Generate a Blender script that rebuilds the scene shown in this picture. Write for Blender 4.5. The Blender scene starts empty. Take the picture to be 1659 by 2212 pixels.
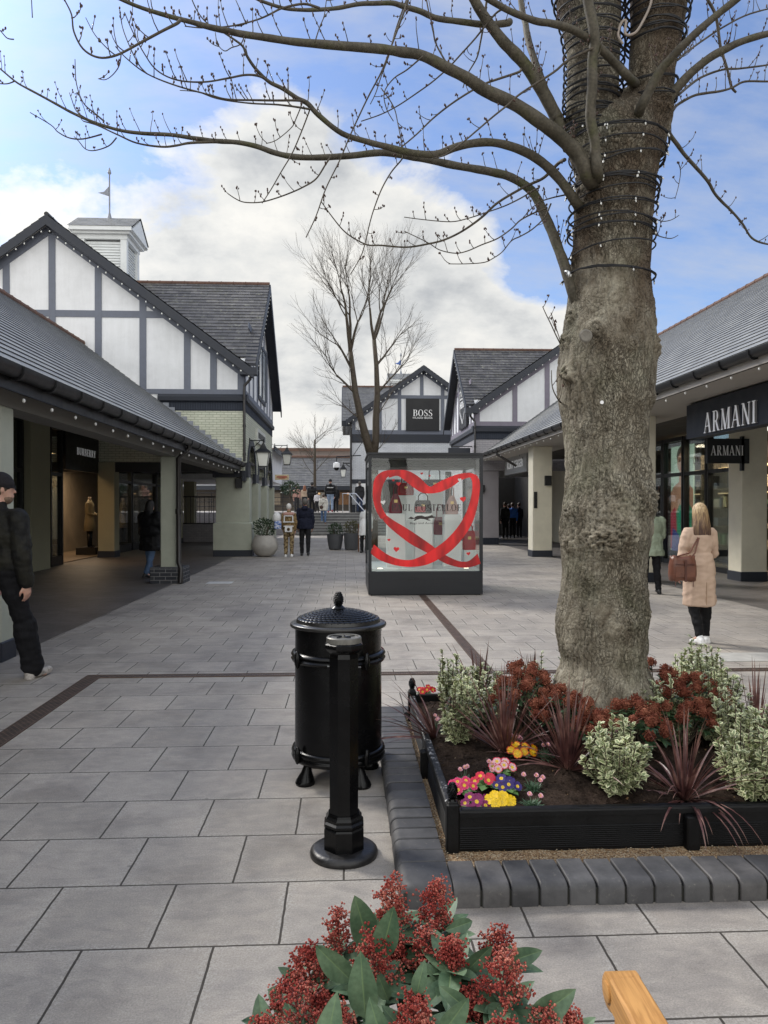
import bpy, bmesh, math, random
from mathutils import Vector, Matrix, noise as mnoise
S = bpy.context.scene
COL = S.collection
TS = bpy.data.scenes.new('scratch')   # used only to evaluate modifiers, removed at the end
rnd = random.Random(7)
V = Vector
pi = math.pi
# ------------------------------------------------------------------ camera
CAMZ = 1.55
YAW = math.atan(82.5/1659); PITCH = math.atan(12/1659)
cam = bpy.data.cameras.new('camera'); cam_o = bpy.data.objects.new('camera', cam); COL.objects.link(cam_o)
cam.sensor_fit = 'HORIZONTAL'; cam.sensor_width = 36; cam.lens = 36
cam.clip_start = 0.05; cam.clip_end = 3000
cam_o.location = (0, 0, CAMZ); cam_o.rotation_euler = (pi/2-PITCH, 0, -YAW)
S.camera = cam_o
_R = Matrix.Rotation(-YAW, 3, 'Z') @ Matrix.Rotation(pi/2-PITCH, 3, 'X')
def ray(px, py): return _R @ V(((px-829.5)/1659, (1106-py)/1659, -1))
def at(px, py, Y):
    d = ray(px, py); return V((0, 0, CAMZ)) + d*(Y/d.y)
def gp(px, py, z=0.0):
    d = ray(px, py); return V((0, 0, CAMZ)) + d*((z-CAMZ)/d.z)
# ------------------------------------------------------------------ materials
def nt(name):
    m = bpy.data.materials.new(name); m.use_nodes = True; n = m.node_tree
    b = n.nodes['Principled BSDF']; return m, n, b
def L(n, a, b): n.links.new(a, b)
def rgb(c): return (c[0], c[1], c[2], 1)
def ramp(n, fac, stops):
    r = n.nodes.new('ShaderNodeValToRGB'); L(n, fac, r.inputs[0])
    e = r.color_ramp.elements
    e[0].position = stops[0][0]; e[0].color = rgb(stops[0][1])
    e[1].position = stops[-1][0]; e[1].color = rgb(stops[-1][1])
    for p, c in stops[1:-1]:
        x = e.new(p); x.color = rgb(c)
    return r.outputs[0]
def mixc(n, fac, a, b, mode='MIX'):
    m = n.nodes.new('ShaderNodeMix'); m.data_type = 'RGBA'; m.blend_type = mode
    for s, v in ((0, fac), (6, a), (7, b)):
        if hasattr(v, 'is_output') or isinstance(v, bpy.types.NodeSocket): L(n, v, m.inputs[s])
        elif s == 0: m.inputs[s].default_value = v
        else: m.inputs[s].default_value = rgb(v)
    return m.outputs[2]
def mth(n, op, a, b=None, c=None, clamp=False):
    m = n.nodes.new('ShaderNodeMath'); m.operation = op; m.use_clamp = clamp
    for i, v in enumerate((a, b, c)):
        if v is None: continue
        if isinstance(v, bpy.types.NodeSocket): L(n, v, m.inputs[i])
        else: m.inputs[i].default_value = v
    return m.outputs[0]
def tex(n, kind, vec, **kw):
    t = n.nodes.new('ShaderNodeTex'+kind)
    if vec is not None: L(n, vec, t.inputs['Vector'])
    for k, v in kw.items():
        k2 = k.replace('_', ' ')
        if k2 in t.inputs: t.inputs[k2].default_value = v
        else: setattr(t, k, v)
    return t
def coord(n, which='Object'):
    return n.nodes.new('ShaderNodeTexCoord').outputs[which]
def posn(n): return n.nodes.new('ShaderNodeNewGeometry').outputs['Position']
def mapping(n, vec, loc=(0,0,0), rot=(0,0,0), sc=(1,1,1)):
    m = n.nodes.new('ShaderNodeMapping'); L(n, vec, m.inputs[0])
    m.inputs[1].default_value = loc; m.inputs[2].default_value = rot; m.inputs[3].default_value = sc
    return m.outputs[0]
def bumpn(n, b, h, strength=.3, dist=.01, prev=None):
    u = n.nodes.new('ShaderNodeBump'); u.inputs['Strength'].default_value = strength; u.inputs['Distance'].default_value = dist
    L(n, h, u.inputs['Height'])
    if prev is not None: L(n, prev, u.inputs['Normal'])
    if b is not None: L(n, u.outputs[0], b.inputs['Normal'])
    return u.outputs[0]
def mat(name, col, rough=.6, var=.18, sc=8, bump=.15, bsc=60, metal=0, spec=.5, dist=.004, dirt=0, coat=0):
    m, n, b = nt(name)
    p = posn(n)
    t = tex(n, 'Noise', p, Scale=sc, Detail=5, Roughness=.6)
    lo = [c*(1-var) for c in col]; hi = [min(1, c*(1+var)) for c in col]
    c = ramp(n, t.outputs[0], [(.3, lo), (.7, hi)])
    if dirt:
        t3 = tex(n, 'Noise', p, Scale=1.7, Detail=7, Roughness=.7)
        c = mixc(n, ramp(n, t3.outputs[0], [(.45, (0,0,0)), (.75, (dirt,)*3)]), c, [x*.35 for x in col])
    L(n, c, b.inputs['Base Color'])
    b.inputs['Roughness'].default_value = rough; b.inputs['Metallic'].default_value = metal
    b.inputs['Specular IOR Level'].default_value = spec
    if coat: b.inputs['Coat Weight'].default_value = coat; b.inputs['Coat Roughness'].default_value = .15
    rr = ramp(n, t.outputs[0], [(.3, (rough*.85,)*3), (.7, (min(1, rough*1.2),)*3)]); L(n, rr, b.inputs['Roughness'])
    if bump:
        t2 = tex(n, 'Noise', p, Scale=bsc, Detail=4)
        bumpn(n, b, t2.outputs[0], bump, dist)
    return m
def brickmat(name, c1, c2, mortar, w, h, ms=.01, off=.5, rough=.8, bump=.6, dist=.008, uv=True, stain=.25, loc=(0,0,0), grit=.2, gritsc=180, freq=2, spec=.4):
    m, n, b = nt(name)
    vec = coord(n, 'UV') if uv else posn(n)
    vec = mapping(n, vec, loc)
    k = n.nodes.new('ShaderNodeTexBrick'); L(n, vec, k.inputs['Vector'])
    k.offset = off; k.offset_frequency = freq; k.squash = 1
    k.inputs['Color1'].default_value = rgb(c1); k.inputs['Color2'].default_value = rgb(c2); k.inputs['Mortar'].default_value = rgb(mortar)
    k.inputs['Scale'].default_value = 1; k.inputs['Mortar Size'].default_value = ms; k.inputs['Mortar Smooth'].default_value = .25
    k.inputs['Brick Width'].default_value = w; k.inputs['Row Height'].default_value = h; k.inputs['Bias'].default_value = 0
    p = posn(n)
    t = tex(n, 'Noise', p, Scale=1.3, Detail=8, Roughness=.65)
    c = mixc(n, 1, k.outputs['Color'], ramp(n, t.outputs[0], [(.3, (1-stain,)*3), (.7, (1+stain*.4,)*3)]), 'MULTIPLY')
    t2 = tex(n, 'Noise', p, Scale=gritsc, Detail=3, Roughness=.7)
    c = mixc(n, 1, c, ramp(n, t2.outputs[0], [(.3, (1-grit,)*3), (.7, (1+grit,)*3)]), 'MULTIPLY')
    L(n, c, b.inputs['Base Color']); b.inputs['Roughness'].default_value = rough; b.inputs['Specular IOR Level'].default_value = spec
    h0 = mth(n, 'SUBTRACT', 1.0, k.outputs['Fac'])
    h1 = mth(n, 'ADD', h0, mth(n, 'MULTIPLY', t2.outputs[0], .18))
    bumpn(n, b, h1, bump, dist)
    return m
def glassmat(name, tint=(1,1,1), refl=.12, rough=.02, fk=.5):
    m = bpy.data.materials.new(name); m.use_nodes = True; n = m.node_tree; n.nodes.clear()
    o = n.nodes.new('ShaderNodeOutputMaterial'); mx = n.nodes.new('ShaderNodeMixShader')
    t = n.nodes.new('ShaderNodeBsdfTransparent'); t.inputs[0].default_value = rgb(tint)
    g = n.nodes.new('ShaderNodeBsdfGlossy'); g.inputs['Roughness'].default_value = rough; g.inputs[0].default_value = (1,1,1,1)
    lw = n.nodes.new('ShaderNodeLayerWeight'); lw.inputs[0].default_value = .25
    f = mth(n, 'ADD', mth(n, 'MULTIPLY', lw.outputs['Fresnel'], fk), refl, clamp=True)
    L(n, f, mx.inputs[0]); L(n, t.outputs[0], mx.inputs[1]); L(n, g.outputs[0], mx.inputs[2]); L(n, mx.outputs[0], o.inputs[0])
    return m
def emat(name, col, st):
    m, n, b = nt(name); b.inputs['Base Color'].default_value = rgb(col); b.inputs['Emission Color'].default_value = rgb(col); b.inputs['Emission Strength'].default_value = st
    return m
# ------------------------------------------------------------------ mesh builder
ORG = {}
def origin(o):
    while o is not None and o.name not in ORG: o = o.parent
    return ORG[o.name] if o is not None else V((0,0,0))
class MB:
    def __init__(s): s.v = []; s.f = []; s.uv = {}; s.mi = {}; s.cm = 0
    def vert(s, p): s.v.append(V(p)); return len(s.v)-1
    def face(s, pts, uv=None):
        b = len(s.v); s.v += [V(p) for p in pts]; s.f.append(tuple(range(b, b+len(pts))))
        if uv: s.uv[len(s.f)-1] = uv
        if s.cm: s.mi[len(s.f)-1] = s.cm
    def fi(s, idx):
        s.f.append(tuple(idx))
        if s.cm: s.mi[len(s.f)-1] = s.cm
    def box(s, x0, x1, y0, y1, z0, z1, M=None):
        c = [V((x,y,z)) for z in (z0,z1) for y in (y0,y1) for x in (x0,x1)]
        if M is not None: c = [M @ p for p in c]
        b = len(s.v); s.v += c
        for q in ((0,2,3,1),(4,5,7,6),(0,1,5,4),(2,6,7,3),(0,4,6,2),(1,3,7,5)): s.fi([b+i for i in q])
    def bbox(s, x0, x1, y0, y1, z0, z1, r=.006, M=None):
        # box with chamfered vertical and top edges
        def ring(z, i):
            a, b_, c, d = x0+i, x1-i, y0+i, y1-i
            return [V(p) for p in ((a+r,c,z),(b_-r,c,z),(b_,c+r,z),(b_,d-r,z),(b_-r,d,z),(a+r,d,z),(a,d-r,z),(a,c+r,z))]
        s.loft([ring(z0, 0), ring(z1-r, 0), ring(z1, r*.9)], M=M)
    def loft(s, rings, cap=True, closed=True, M=None):
        n = len(rings[0]); b = len(s.v)
        for r in rings: s.v += [(M @ V(p) if M is not None else V(p)) for p in r]
        m = n if closed else n-1
        for i in range(len(rings)-1):
            for j in range(m):
                s.fi((b+i*n+j, b+i*n+(j+1)%n, b+(i+1)*n+(j+1)%n, b+(i+1)*n+j))
        if cap and closed:
            s.fi([b+j for j in range(n)][::-1]); s.fi([b+(len(rings)-1)*n+j for j in range(n)])
    def lathe(s, prof, c=(0,0,0), n=24, cap=True, M=None, sx=1, sy=1, a0=0):
        c = V(c)
        s.loft([[c+V((r*sx*math.cos(a0+2*pi*j/n), r*sy*math.sin(a0+2*pi*j/n), z)) for j in range(n)] for r, z in prof], cap=cap, M=M)
    def tube(s, path, rad, n=8, cap=True):
        path = [V(p) for p in path]
        if not hasattr(rad, '__len__'): rad = [rad]*len(path)
        rings = []; up = None
        for i, p in enumerate(path):
            t = (path[min(i+1, len(path)-1)]-path[max(i-1, 0)])
            if t.length < 1e-9: t = V((0,0,1))
            t.normalize()
            if up is None:
                up = t.orthogonal().normalized()
            else:
                up = (up - t*up.dot(t))
                up = up.normalized() if up.length > 1e-6 else t.orthogonal().normalized()
            w = t.cross(up)
            rings.append([p+(up*math.cos(2*pi*j/n)+w*math.sin(2*pi*j/n))*rad[i] for j in range(n)])
        s.loft(rings, cap=cap)
    def bar(s, a, b, w, h, up=(0,0,1)):
        a, b = V(a), V(b); t = (b-a).normalized(); side = t.cross(V(up)).normalized(); u = side.cross(t).normalized()
        s.loft([[p+side*(w/2*i)+u*(h/2*j) for i, j in ((-1,-1),(1,-1),(1,1),(-1,1))] for p in (a, b)])
    def ell(s, c, r, n=10, m=7, M=None):
        c = V(c)
        s.loft([[c+V((r[0]*math.sin(pi*i/m)*math.cos(2*pi*j/n), r[1]*math.sin(pi*i/m)*math.sin(2*pi*j/n), -r[2]*math.cos(pi*i/m))) for j in range(n)] for i in [.12]+list(range(1, m))+[m-.12]], M=M)
    def cap(s, a, b, r0, r1, n=9):
        a, b = V(a), V(b); d = (b-a).normalized()
        s.tube([a-d*r0, a-d*r0*.7, a, b, b+d*r1*.7, b+d*r1], [r0*.15, r0*.7, r0, r1, r1*.7, r1*.15], n)
    def prism(s, pts, fr, d0, d1):
        # pts 2d, fr=(o,r,u,n)
        o, r, u, nn = fr
        s.loft([[o+r*p[0]+u*p[1]+nn*d for p in pts] for d in (d0, d1)])
    def oct(s, c, r, h=None):
        c = V(c); h = h or r
        b = len(s.v); s.v += [c+V(p) for p in ((r,0,0),(0,r,0),(-r,0,0),(0,-r,0),(0,0,h),(0,0,-h))]
        for q in ((0,1,4),(1,2,4),(2,3,4),(3,0,4),(1,0,5),(2,1,5),(3,2,5),(0,3,5)): s.fi([b+i for i in q])
    def build(s, name, m, parent=None, smooth=False, fix=True, modz=None):
        me = bpy.data.meshes.new(name)
        o0 = origin(parent) if parent is not None else V((0,0,0))
        me.from_pydata([p-o0 for p in s.v], [], s.f)
        ms = m if isinstance(m, (list, tuple)) else [m]
        for x in ms: me.materials.append(x)
        if s.mi:
            for i, k in s.mi.items(): me.polygons[i].material_index = k
        uvl = me.uv_layers.new(name='UVMap'); Z = V((0,0,1))
        data = uvl.data
        for i, pl in enumerate(me.polygons):
            ex = s.uv.get(i)
            if ex:
                for k, li in enumerate(pl.loop_indices): data[li].uv = ex[k]
                continue
            nrm = pl.normal
            if abs(nrm.z) > .97: ua, va = V((1,0,0)), V((0,1,0))
            else:
                ua = Z.cross(nrm).normalized()
                if abs(ua.x) > abs(ua.y):
                    if ua.x < 0: ua = -ua
                elif ua.y < 0: ua = -ua
                va = nrm.cross(ua)
                if va.z < 0: va = -va
            for li in pl.loop_indices:
                p = s.v[me.loops[li].vertex_index]; data[li].uv = (p.dot(ua), p.dot(va))
        if fix:
            bm = bmesh.new(); bm.from_mesh(me); bmesh.ops.recalc_face_normals(bm, faces=bm.faces); bm.to_mesh(me); bm.free()
        if smooth:
            me.shade_smooth()
            if smooth != True: 
                try: me.set_sharp_from_angle(angle=math.radians(smooth))
                except Exception: pass
        o = bpy.data.objects.new(name, me); COL.objects.link(o)
        if parent is not None: o.parent = parent
        return o
def tag(o, label=None, cat=None, group=None, kind=None):
    if label: o['label'] = label
    if cat: o['category'] = cat
    if group: o['group'] = group
    if kind: o['kind'] = kind
    return o
def thing(name, loc, label, cat, group=None):
    o = bpy.data.objects.new(name, None); COL.objects.link(o); o.location = loc; o.empty_display_size = .2
    ORG[o.name] = V(loc); return tag(o, label, cat, group)
def copytree(o, parent=None):
    c = o.copy(); COL.objects.link(c)
    if parent is not None: c.parent = parent
    for ch in list(o.children): copytree(ch, c)
    return c
def fin(mb_or_temp, mods):
    pass
TMP, TRASH = [], []
def remesh(mb, voxel, smooth_it=6, name='m', disp=None):
    me = bpy.data.meshes.new('tmp'); me.from_pydata(mb.v, [], mb.f)
    bm = bmesh.new(); bm.from_mesh(me); bmesh.ops.recalc_face_normals(bm, faces=bm.faces); bm.to_mesh(me); bm.free()
    if not TMP:
        o = bpy.data.objects.new('tmp', me); TS.collection.objects.link(o)
        r = o.modifiers.new('r', 'REMESH'); r.mode = 'VOXEL'; sm = o.modifiers.new('s', 'SMOOTH'); sm.factor = .5; TMP.append(o)
    o = TMP[0]; o.data = me; o.modifiers['r'].voxel_size = voxel; o.modifiers['s'].iterations = smooth_it; TRASH.append(me)
    TS.view_layers[0].update(); dg = TS.view_layers[0].depsgraph; ev = o.evaluated_get(dg)
    em = ev.to_mesh(); bm = bmesh.new(); bm.from_mesh(em); out = bpy.data.meshes.new(name); bm.to_mesh(out); bm.free(); ev.to_mesh_clear()
    if disp:
        no = [v.normal.copy() for v in out.vertices]; co = [v.co.copy() for v in out.vertices]; fl = []
        for c, q in zip(co, no): fl += list(c+q*disp(c))
        out.vertices.foreach_set('co', fl); out.update()
    out.shade_smooth()
    return out
def blob(name, mb, m, parent, voxel=.012, it=6, disp=None):
    me = remesh(mb, voxel, it, name, disp); me.materials.append(m)
    o0 = origin(parent)
    me.transform(Matrix.Translation(-o0))
    o = bpy.data.objects.new(name, me); COL.objects.link(o); o.parent = parent
    return o
def spline(pts, k=6):
    # catmull-rom over tuples
    out = []; P = [pts[0]]+list(pts)+[pts[-1]]
    for i in range(1, len(P)-2):
        for j in range(k):
            t = j/k; a = []
            for c in range(len(P[0])):
                p0, p1, p2, p3 = P[i-1][c], P[i][c], P[i+1][c], P[i+2][c]
                a.append(.5*((2*p1)+(-p0+p2)*t+(2*p0-5*p1+4*p2-p3)*t*t+(-p0+3*p1-3*p2+p3)*t**3))
            out.append(tuple(a))
    out.append(tuple(pts[-1])); return out
# ------------------------------------------------------------------ serif capitals built from strokes
def glyph(ch):
    T, t = .15, .05   # thick, thin
    g = []
    def ln(x0,y0,x1,y1,w): g.append([(x0-w/2,y0),(x0+w/2,y0),(x1+w/2,y1),(x1-w/2,y1)])
    def hz(x0,x1,y,w=t): g.append([(x0,y-w/2),(x1,y-w/2),(x1,y+w/2),(x0,y+w/2)])
    def ser(x, y, w=.15): y = y+.018 if y < .5 else y-.018; g.append([(x-w,y-.018),(x+w,y-.018),(x+w,y+.018),(x-w,y+.018)])
    def arc(cx,cy,rx,ry,a0,a1,thick=T,thin=t,n=12):
        for i in range(n):
            q = []
            for k in (i, i+1):
                a = math.radians(a0+(a1-a0)*k/n); w = thin+(thick-thin)*abs(math.cos(a))**1.5
                q.append(((cx+rx*math.cos(a), cy+ry*math.sin(a)), (cx+(rx-w)*math.cos(a), cy+(ry-min(w, thin*1.1+.0))*math.sin(a))))
            g.append([q[0][0], q[1][0], q[1][1], q[0][1]])
    if ch == 'I': ln(.15,0,.15,1,T); ser(.15,0); ser(.15,1); W = .3
    elif ch == 'B':
        ln(.17,0,.17,1,T); hz(.02,.4,.982,.036); hz(.1,.4,.52); hz(.02,.42,.018,.036)
        arc(.38,.75,.22,.25,-90,90); arc(.4,.27,.26,.27,-90,90); W = .7
    elif ch in 'PR':
        ln(.17,0,.17,1,T); ser(.17,0); hz(.02,.38,.982,.036); hz(.1,.38,.49); arc(.36,.735,.24,.265,-90,90)
        W = .64
        if ch == 'R': ln(.62,0,.38,.49,T); ser(.66,0,.1); W = .74
    elif ch == 'U':
        ln(.17,.3,.17,1,T); ln(.62,.3,.62,1,t); ser(.17,1); ser(.62,1,.12); arc(.37,.3,.275,.3,180,360); W = .78
    elif ch == 'E':
        ln(.17,0,.17,1,T); hz(.02,.58,.018,.036); hz(.02,.56,.982,.036); hz(.1,.46,.5); ln(.58,0,.58,.22,.035); ln(.56,.8,.56,1,.035); ln(.45,.4,.45,.6,.035); W = .66
    elif ch == 'L':
        ln(.17,0,.17,1,T); hz(.02,.58,.018,.036); ln(.58,0,.58,.25,.035); ser(.17,1); W = .64
    elif ch == 'Y':
        ln(.36,.4,.12,1,T); ln(.4,.4,.62,1,t); ln(.38,0,.38,.45,T); ser(.38,0); ser(.12,1,.12); ser(.62,1,.1); W = .74
    elif ch == 'A':
        ln(.08,0,.38,1,t); ln(.66,0,.38,1,T); hz(.16,.55,.33,.045); ser(.08,0,.1); ser(.66,0,.14); W = .8
    elif ch == 'M':
        ln(.13,0,.16,1,t); ln(.47,0,.18,1,T); ln(.47,0,.76,1,t); ln(.8,0,.8,1,T); ser(.13,0,.1); ser(.8,0,.13); ser(.13,1,.09); ser(.82,1,.1); W = .95
    elif ch == 'N':
        ln(.14,0,.14,1,t); ln(.66,0,.17,1,T); ln(.68,0,.68,1,t); ser(.14,0,.11); ser(.12,1,.1); ser(.68,1,.11); W = .82
    elif ch == 'O': arc(.4,.5,.37,.52,0,360,n=28); W = .8
    elif ch == 'C': arc(.4,.5,.37,.52,50,310,n=22); ln(.64,.72,.66,.95,.035); ln(.66,.05,.64,.25,.035); W = .74
    elif ch == 'S':
        arc(.32,.735,.24,.265,45,250,T*.8,t,16); arc(.32,.26,.26,.28,-150,70,T*.8,t,16)
        g.append([(.13,.66),(.24,.6),(.52,.36),(.42,.34)]) ; g.append([(.14,.66),(.26,.62),(.55,.4),(.45,.33)])
        ln(.52,.75,.52,.98,.035); ln(.08,.02,.08,.27,.035); W = .62
    elif ch == 'T': ln(.33,0,.33,1,T); hz(.03,.63,.982,.036); ser(.33,0); ln(.045,.78,.045,1,.035); ln(.615,.78,.615,1,.035); W = .68
    else: W = .35
    return g, W
def serif(mb, txt, fr, height, width=None, depth=(0, .02), sp=.08):
    W = sum(glyph(c)[1]+sp for c in txt)-sp
    sx = (width/W) if width else height
    x = -W*sx/2
    e = 0
    for c in txt:
        g, w = glyph(c)
        for q in g:
            e += 1; k = (e % 7)*.0002
            mb.prism([(x+p[0]*sx, p[1]*height) for p in q], fr, depth[0], depth[1]+k)
        x += (w+sp)*sx
def sans(name, txt, fr, height, width, m, parent, depth=.01, mirror=False, bold=0):
    cu = bpy.data.curves.new('t', 'FONT'); cu.body = txt; cu.align_x = 'CENTER'; cu.size = 1; cu.offset = bold
    o = bpy.data.objects.new('t', cu); TS.collection.objects.link(o)
    TS.view_layers[0].update(); dg = TS.view_layers[0].depsgraph; me = bpy.data.meshes.new_from_object(o.evaluated_get(dg))
    bpy.data.objects.remove(o)
    xs = [v.co.x for v in me.vertices]; ys = [v.co.y for v in me.vertices]
    x0, x1, y0, y1 = min(xs), max(xs), min(ys), max(ys); o_, r, u, n = fr
    mb = MB()
    def mp(c, d): return o_ + r*(((c.x-x0)/(x1-x0)-.5)*width) + u*((c.y-y0)/(y1-y0)*height) + n*d
    for v in me.vertices: mb.v.append(mp(v.co, depth))
    for p in me.polygons: mb.fi(p.vertices)
    if depth > .004:
        nb = len(mb.v)
        for v in me.vertices: mb.v.append(mp(v.co, 0))
        bm = bmesh.new(); bm.from_mesh(me)
        for ed in bm.edges:
            if len(ed.link_faces) == 1:
                a, b = ed.verts[0].index, ed.verts[1].index; mb.fi((a, b, nb+b, nb+a))
        bm.free()
    bpy.data.meshes.remove(me)
    return mb.build(name, m, parent, fix=False)
X_, Y_, Z_ = V((1,0,0)), V((0,1,0)), V((0,0,1))
# ================================================================== LIGHT
SUN_AZ = math.radians(-48); SUN_EL = math.radians(38)
w = bpy.data.worlds.new('World'); S.world = w; w.use_nodes = True; n = w.node_tree; n.nodes.clear()
out = n.nodes.new('ShaderNodeOutputWorld'); bg = n.nodes.new('ShaderNodeBackground')
sky = n.nodes.new('ShaderNodeTexSky'); sky.sky_type = 'NISHITA'; sky.sun_disc = False
sky.sun_elevation = SUN_EL; sky.sun_rotation = SUN_AZ; sky.air_density = 1.0; sky.dust_density = .4; sky.ozone_density = 2.2
bg.inputs[1].default_value = .1
gen = n.nodes.new('ShaderNodeTexCoord').outputs['Generated']
nv = n.nodes.new('ShaderNodeVectorMath'); nv.operation = 'NORMALIZE'; L(n, gen, nv.inputs[0])
sep = n.nodes.new('ShaderNodeSeparateXYZ'); L(n, nv.outputs[0], sep.inputs[0])
zz = mth(n, 'ADD', mth(n, 'MAXIMUM', sep.outputs[2], 0), .42)
cmb = n.nodes.new('ShaderNodeCombineXYZ'); L(n, mth(n, 'DIVIDE', sep.outputs[0], zz), cmb.inputs[0]); L(n, mth(n, 'DIVIDE', sep.outputs[1], zz), cmb.inputs[1]); L(n, mth(n, 'MULTIPLY', sep.outputs[2], .6), cmb.inputs[2])
c1 = tex(n, 'Noise', mapping(n, cmb.outputs[0], loc=(.3, .1, 0)), Scale=3.1, Detail=10, Roughness=.58, Distortion=.2)
bias = None
def lobe(px, py, amp, wid):
    global bias
    d = ray(px, py).normalized()
    dp = n.nodes.new('ShaderNodeVectorMath'); dp.operation = 'DOT_PRODUCT'; L(n, nv.outputs[0], dp.inputs[0]); dp.inputs[1].default_value = d
    e = mth(n, 'POWER', 2.718, mth(n, 'MULTIPLY', mth(n, 'SUBTRACT', dp.outputs['Value'], 1), 2/(wid*wid)))
    e = mth(n, 'MULTIPLY', e, amp); bias = e if bias is None else mth(n, 'ADD', bias, e)
for a in ((470,450,.16,.22),(620,250,.14,.12),(250,360,.08,.10),(850,640,.24,.2),(620,900,.2,.2),(1000,610,.16,.13),(700,420,.12,.12),(540,620,.16,.2),
          (60,110,-.26,.2),(230,120,-.16,.12),(450,20,-.24,.14),(800,60,-.26,.15),(1330,230,-.34,.30),(1250,480,-.1,.10),(1130,280,-.16,.14),(940,330,-.05,.08),(40,400,-.04,.08),(1560,330,-.12,.14),(100,470,.06,.08),(1150,560,-.12,.05)):
    lobe(*a)
bias = mth(n, 'ADD', bias, mth(n, 'MULTIPLY', mth(n, 'MAXIMUM', mth(n, 'MULTIPLY', sep.outputs[1], -1), 0), .5))  # extra cloud added behind the viewer to light camera-facing surfaces
dens = mth(n, 'ADD', mth(n, 'ADD', mth(n, 'MULTIPLY', mth(n, 'SUBTRACT', c1.outputs[0], .5), 1.55), .5), bias)
m1 = ramp(n, dens, [(.46, (0,0,0)), (.52, (.5,.5,.5)), (.62, (1,1,1))])
c2 = tex(n, 'Noise', mapping(n, cmb.outputs[0], loc=(2.3, 1.1, 0)), Scale=4.2, Detail=9, Roughness=.6)
shade = mth(n, 'ADD', mth(n, 'MULTIPLY', c2.outputs[0], .9), mth(n, 'MULTIPLY', dens, .22))
shade = mth(n, 'SUBTRACT', shade, mth(n, 'MULTIPLY', mth(n, 'MAXIMUM', mth(n, 'SUBTRACT', .42, sep.outputs[2]), 0), .42))
ccol = ramp(n, shade, [(.50, (9.4,9.4,9.35)), (.62, (7.7,7.9,8.15)), (.76, (5.1,5.4,5.9))])
# thin high cirrus veil
c3 = tex(n, 'Noise', mapping(n, cmb.outputs[0], sc=(1, 2.2, 1)), Scale=5, Detail=8, Roughness=.6)
veil = ramp(n, c3.outputs[0], [(.40, (.08,)*3), (.72, (.6,)*3)])
skyc = mixc(n, 1, sky.outputs[0], (1.38, 1.48, 1.80), 'MULTIPLY')
base = mixc(n, veil, skyc, (6.0, 6.4, 7.4))
fin_ = mixc(n, m1, base, ccol)
# sky gain added round the unseen sun and behind the viewer, to brighten the scene
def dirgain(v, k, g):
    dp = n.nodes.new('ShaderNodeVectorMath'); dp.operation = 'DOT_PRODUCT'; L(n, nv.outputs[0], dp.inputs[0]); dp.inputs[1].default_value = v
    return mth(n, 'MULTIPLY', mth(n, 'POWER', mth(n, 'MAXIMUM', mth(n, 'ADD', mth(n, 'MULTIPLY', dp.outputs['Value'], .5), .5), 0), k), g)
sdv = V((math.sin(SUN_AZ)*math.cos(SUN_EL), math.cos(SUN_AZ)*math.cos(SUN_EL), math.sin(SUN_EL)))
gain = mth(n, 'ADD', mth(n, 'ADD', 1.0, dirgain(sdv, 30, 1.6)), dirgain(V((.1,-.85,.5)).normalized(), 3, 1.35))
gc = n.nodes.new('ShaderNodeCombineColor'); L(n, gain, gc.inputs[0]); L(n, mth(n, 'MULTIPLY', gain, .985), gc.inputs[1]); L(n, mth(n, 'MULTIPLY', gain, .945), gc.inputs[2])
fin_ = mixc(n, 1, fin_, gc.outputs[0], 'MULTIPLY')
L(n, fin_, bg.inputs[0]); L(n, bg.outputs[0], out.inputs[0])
sl = bpy.data.lights.new('sun', 'SUN'); sl.energy = 3.1; sl.angle = math.radians(12); sl.color = (1, .95, .87)
so = bpy.data.objects.new('sun', sl); COL.objects.link(so)
sd = V((math.sin(SUN_AZ)*math.cos(SUN_EL), math.cos(SUN_AZ)*math.cos(SUN_EL), math.sin(SUN_EL)))
so.rotation_euler = sd.to_track_quat('Z', 'Y').to_euler(); so.location = (-10, 10, 30)
S.view_settings.view_transform = 'Standard'; S.view_settings.look = 'None'; S.view_settings.exposure = 0

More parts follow.
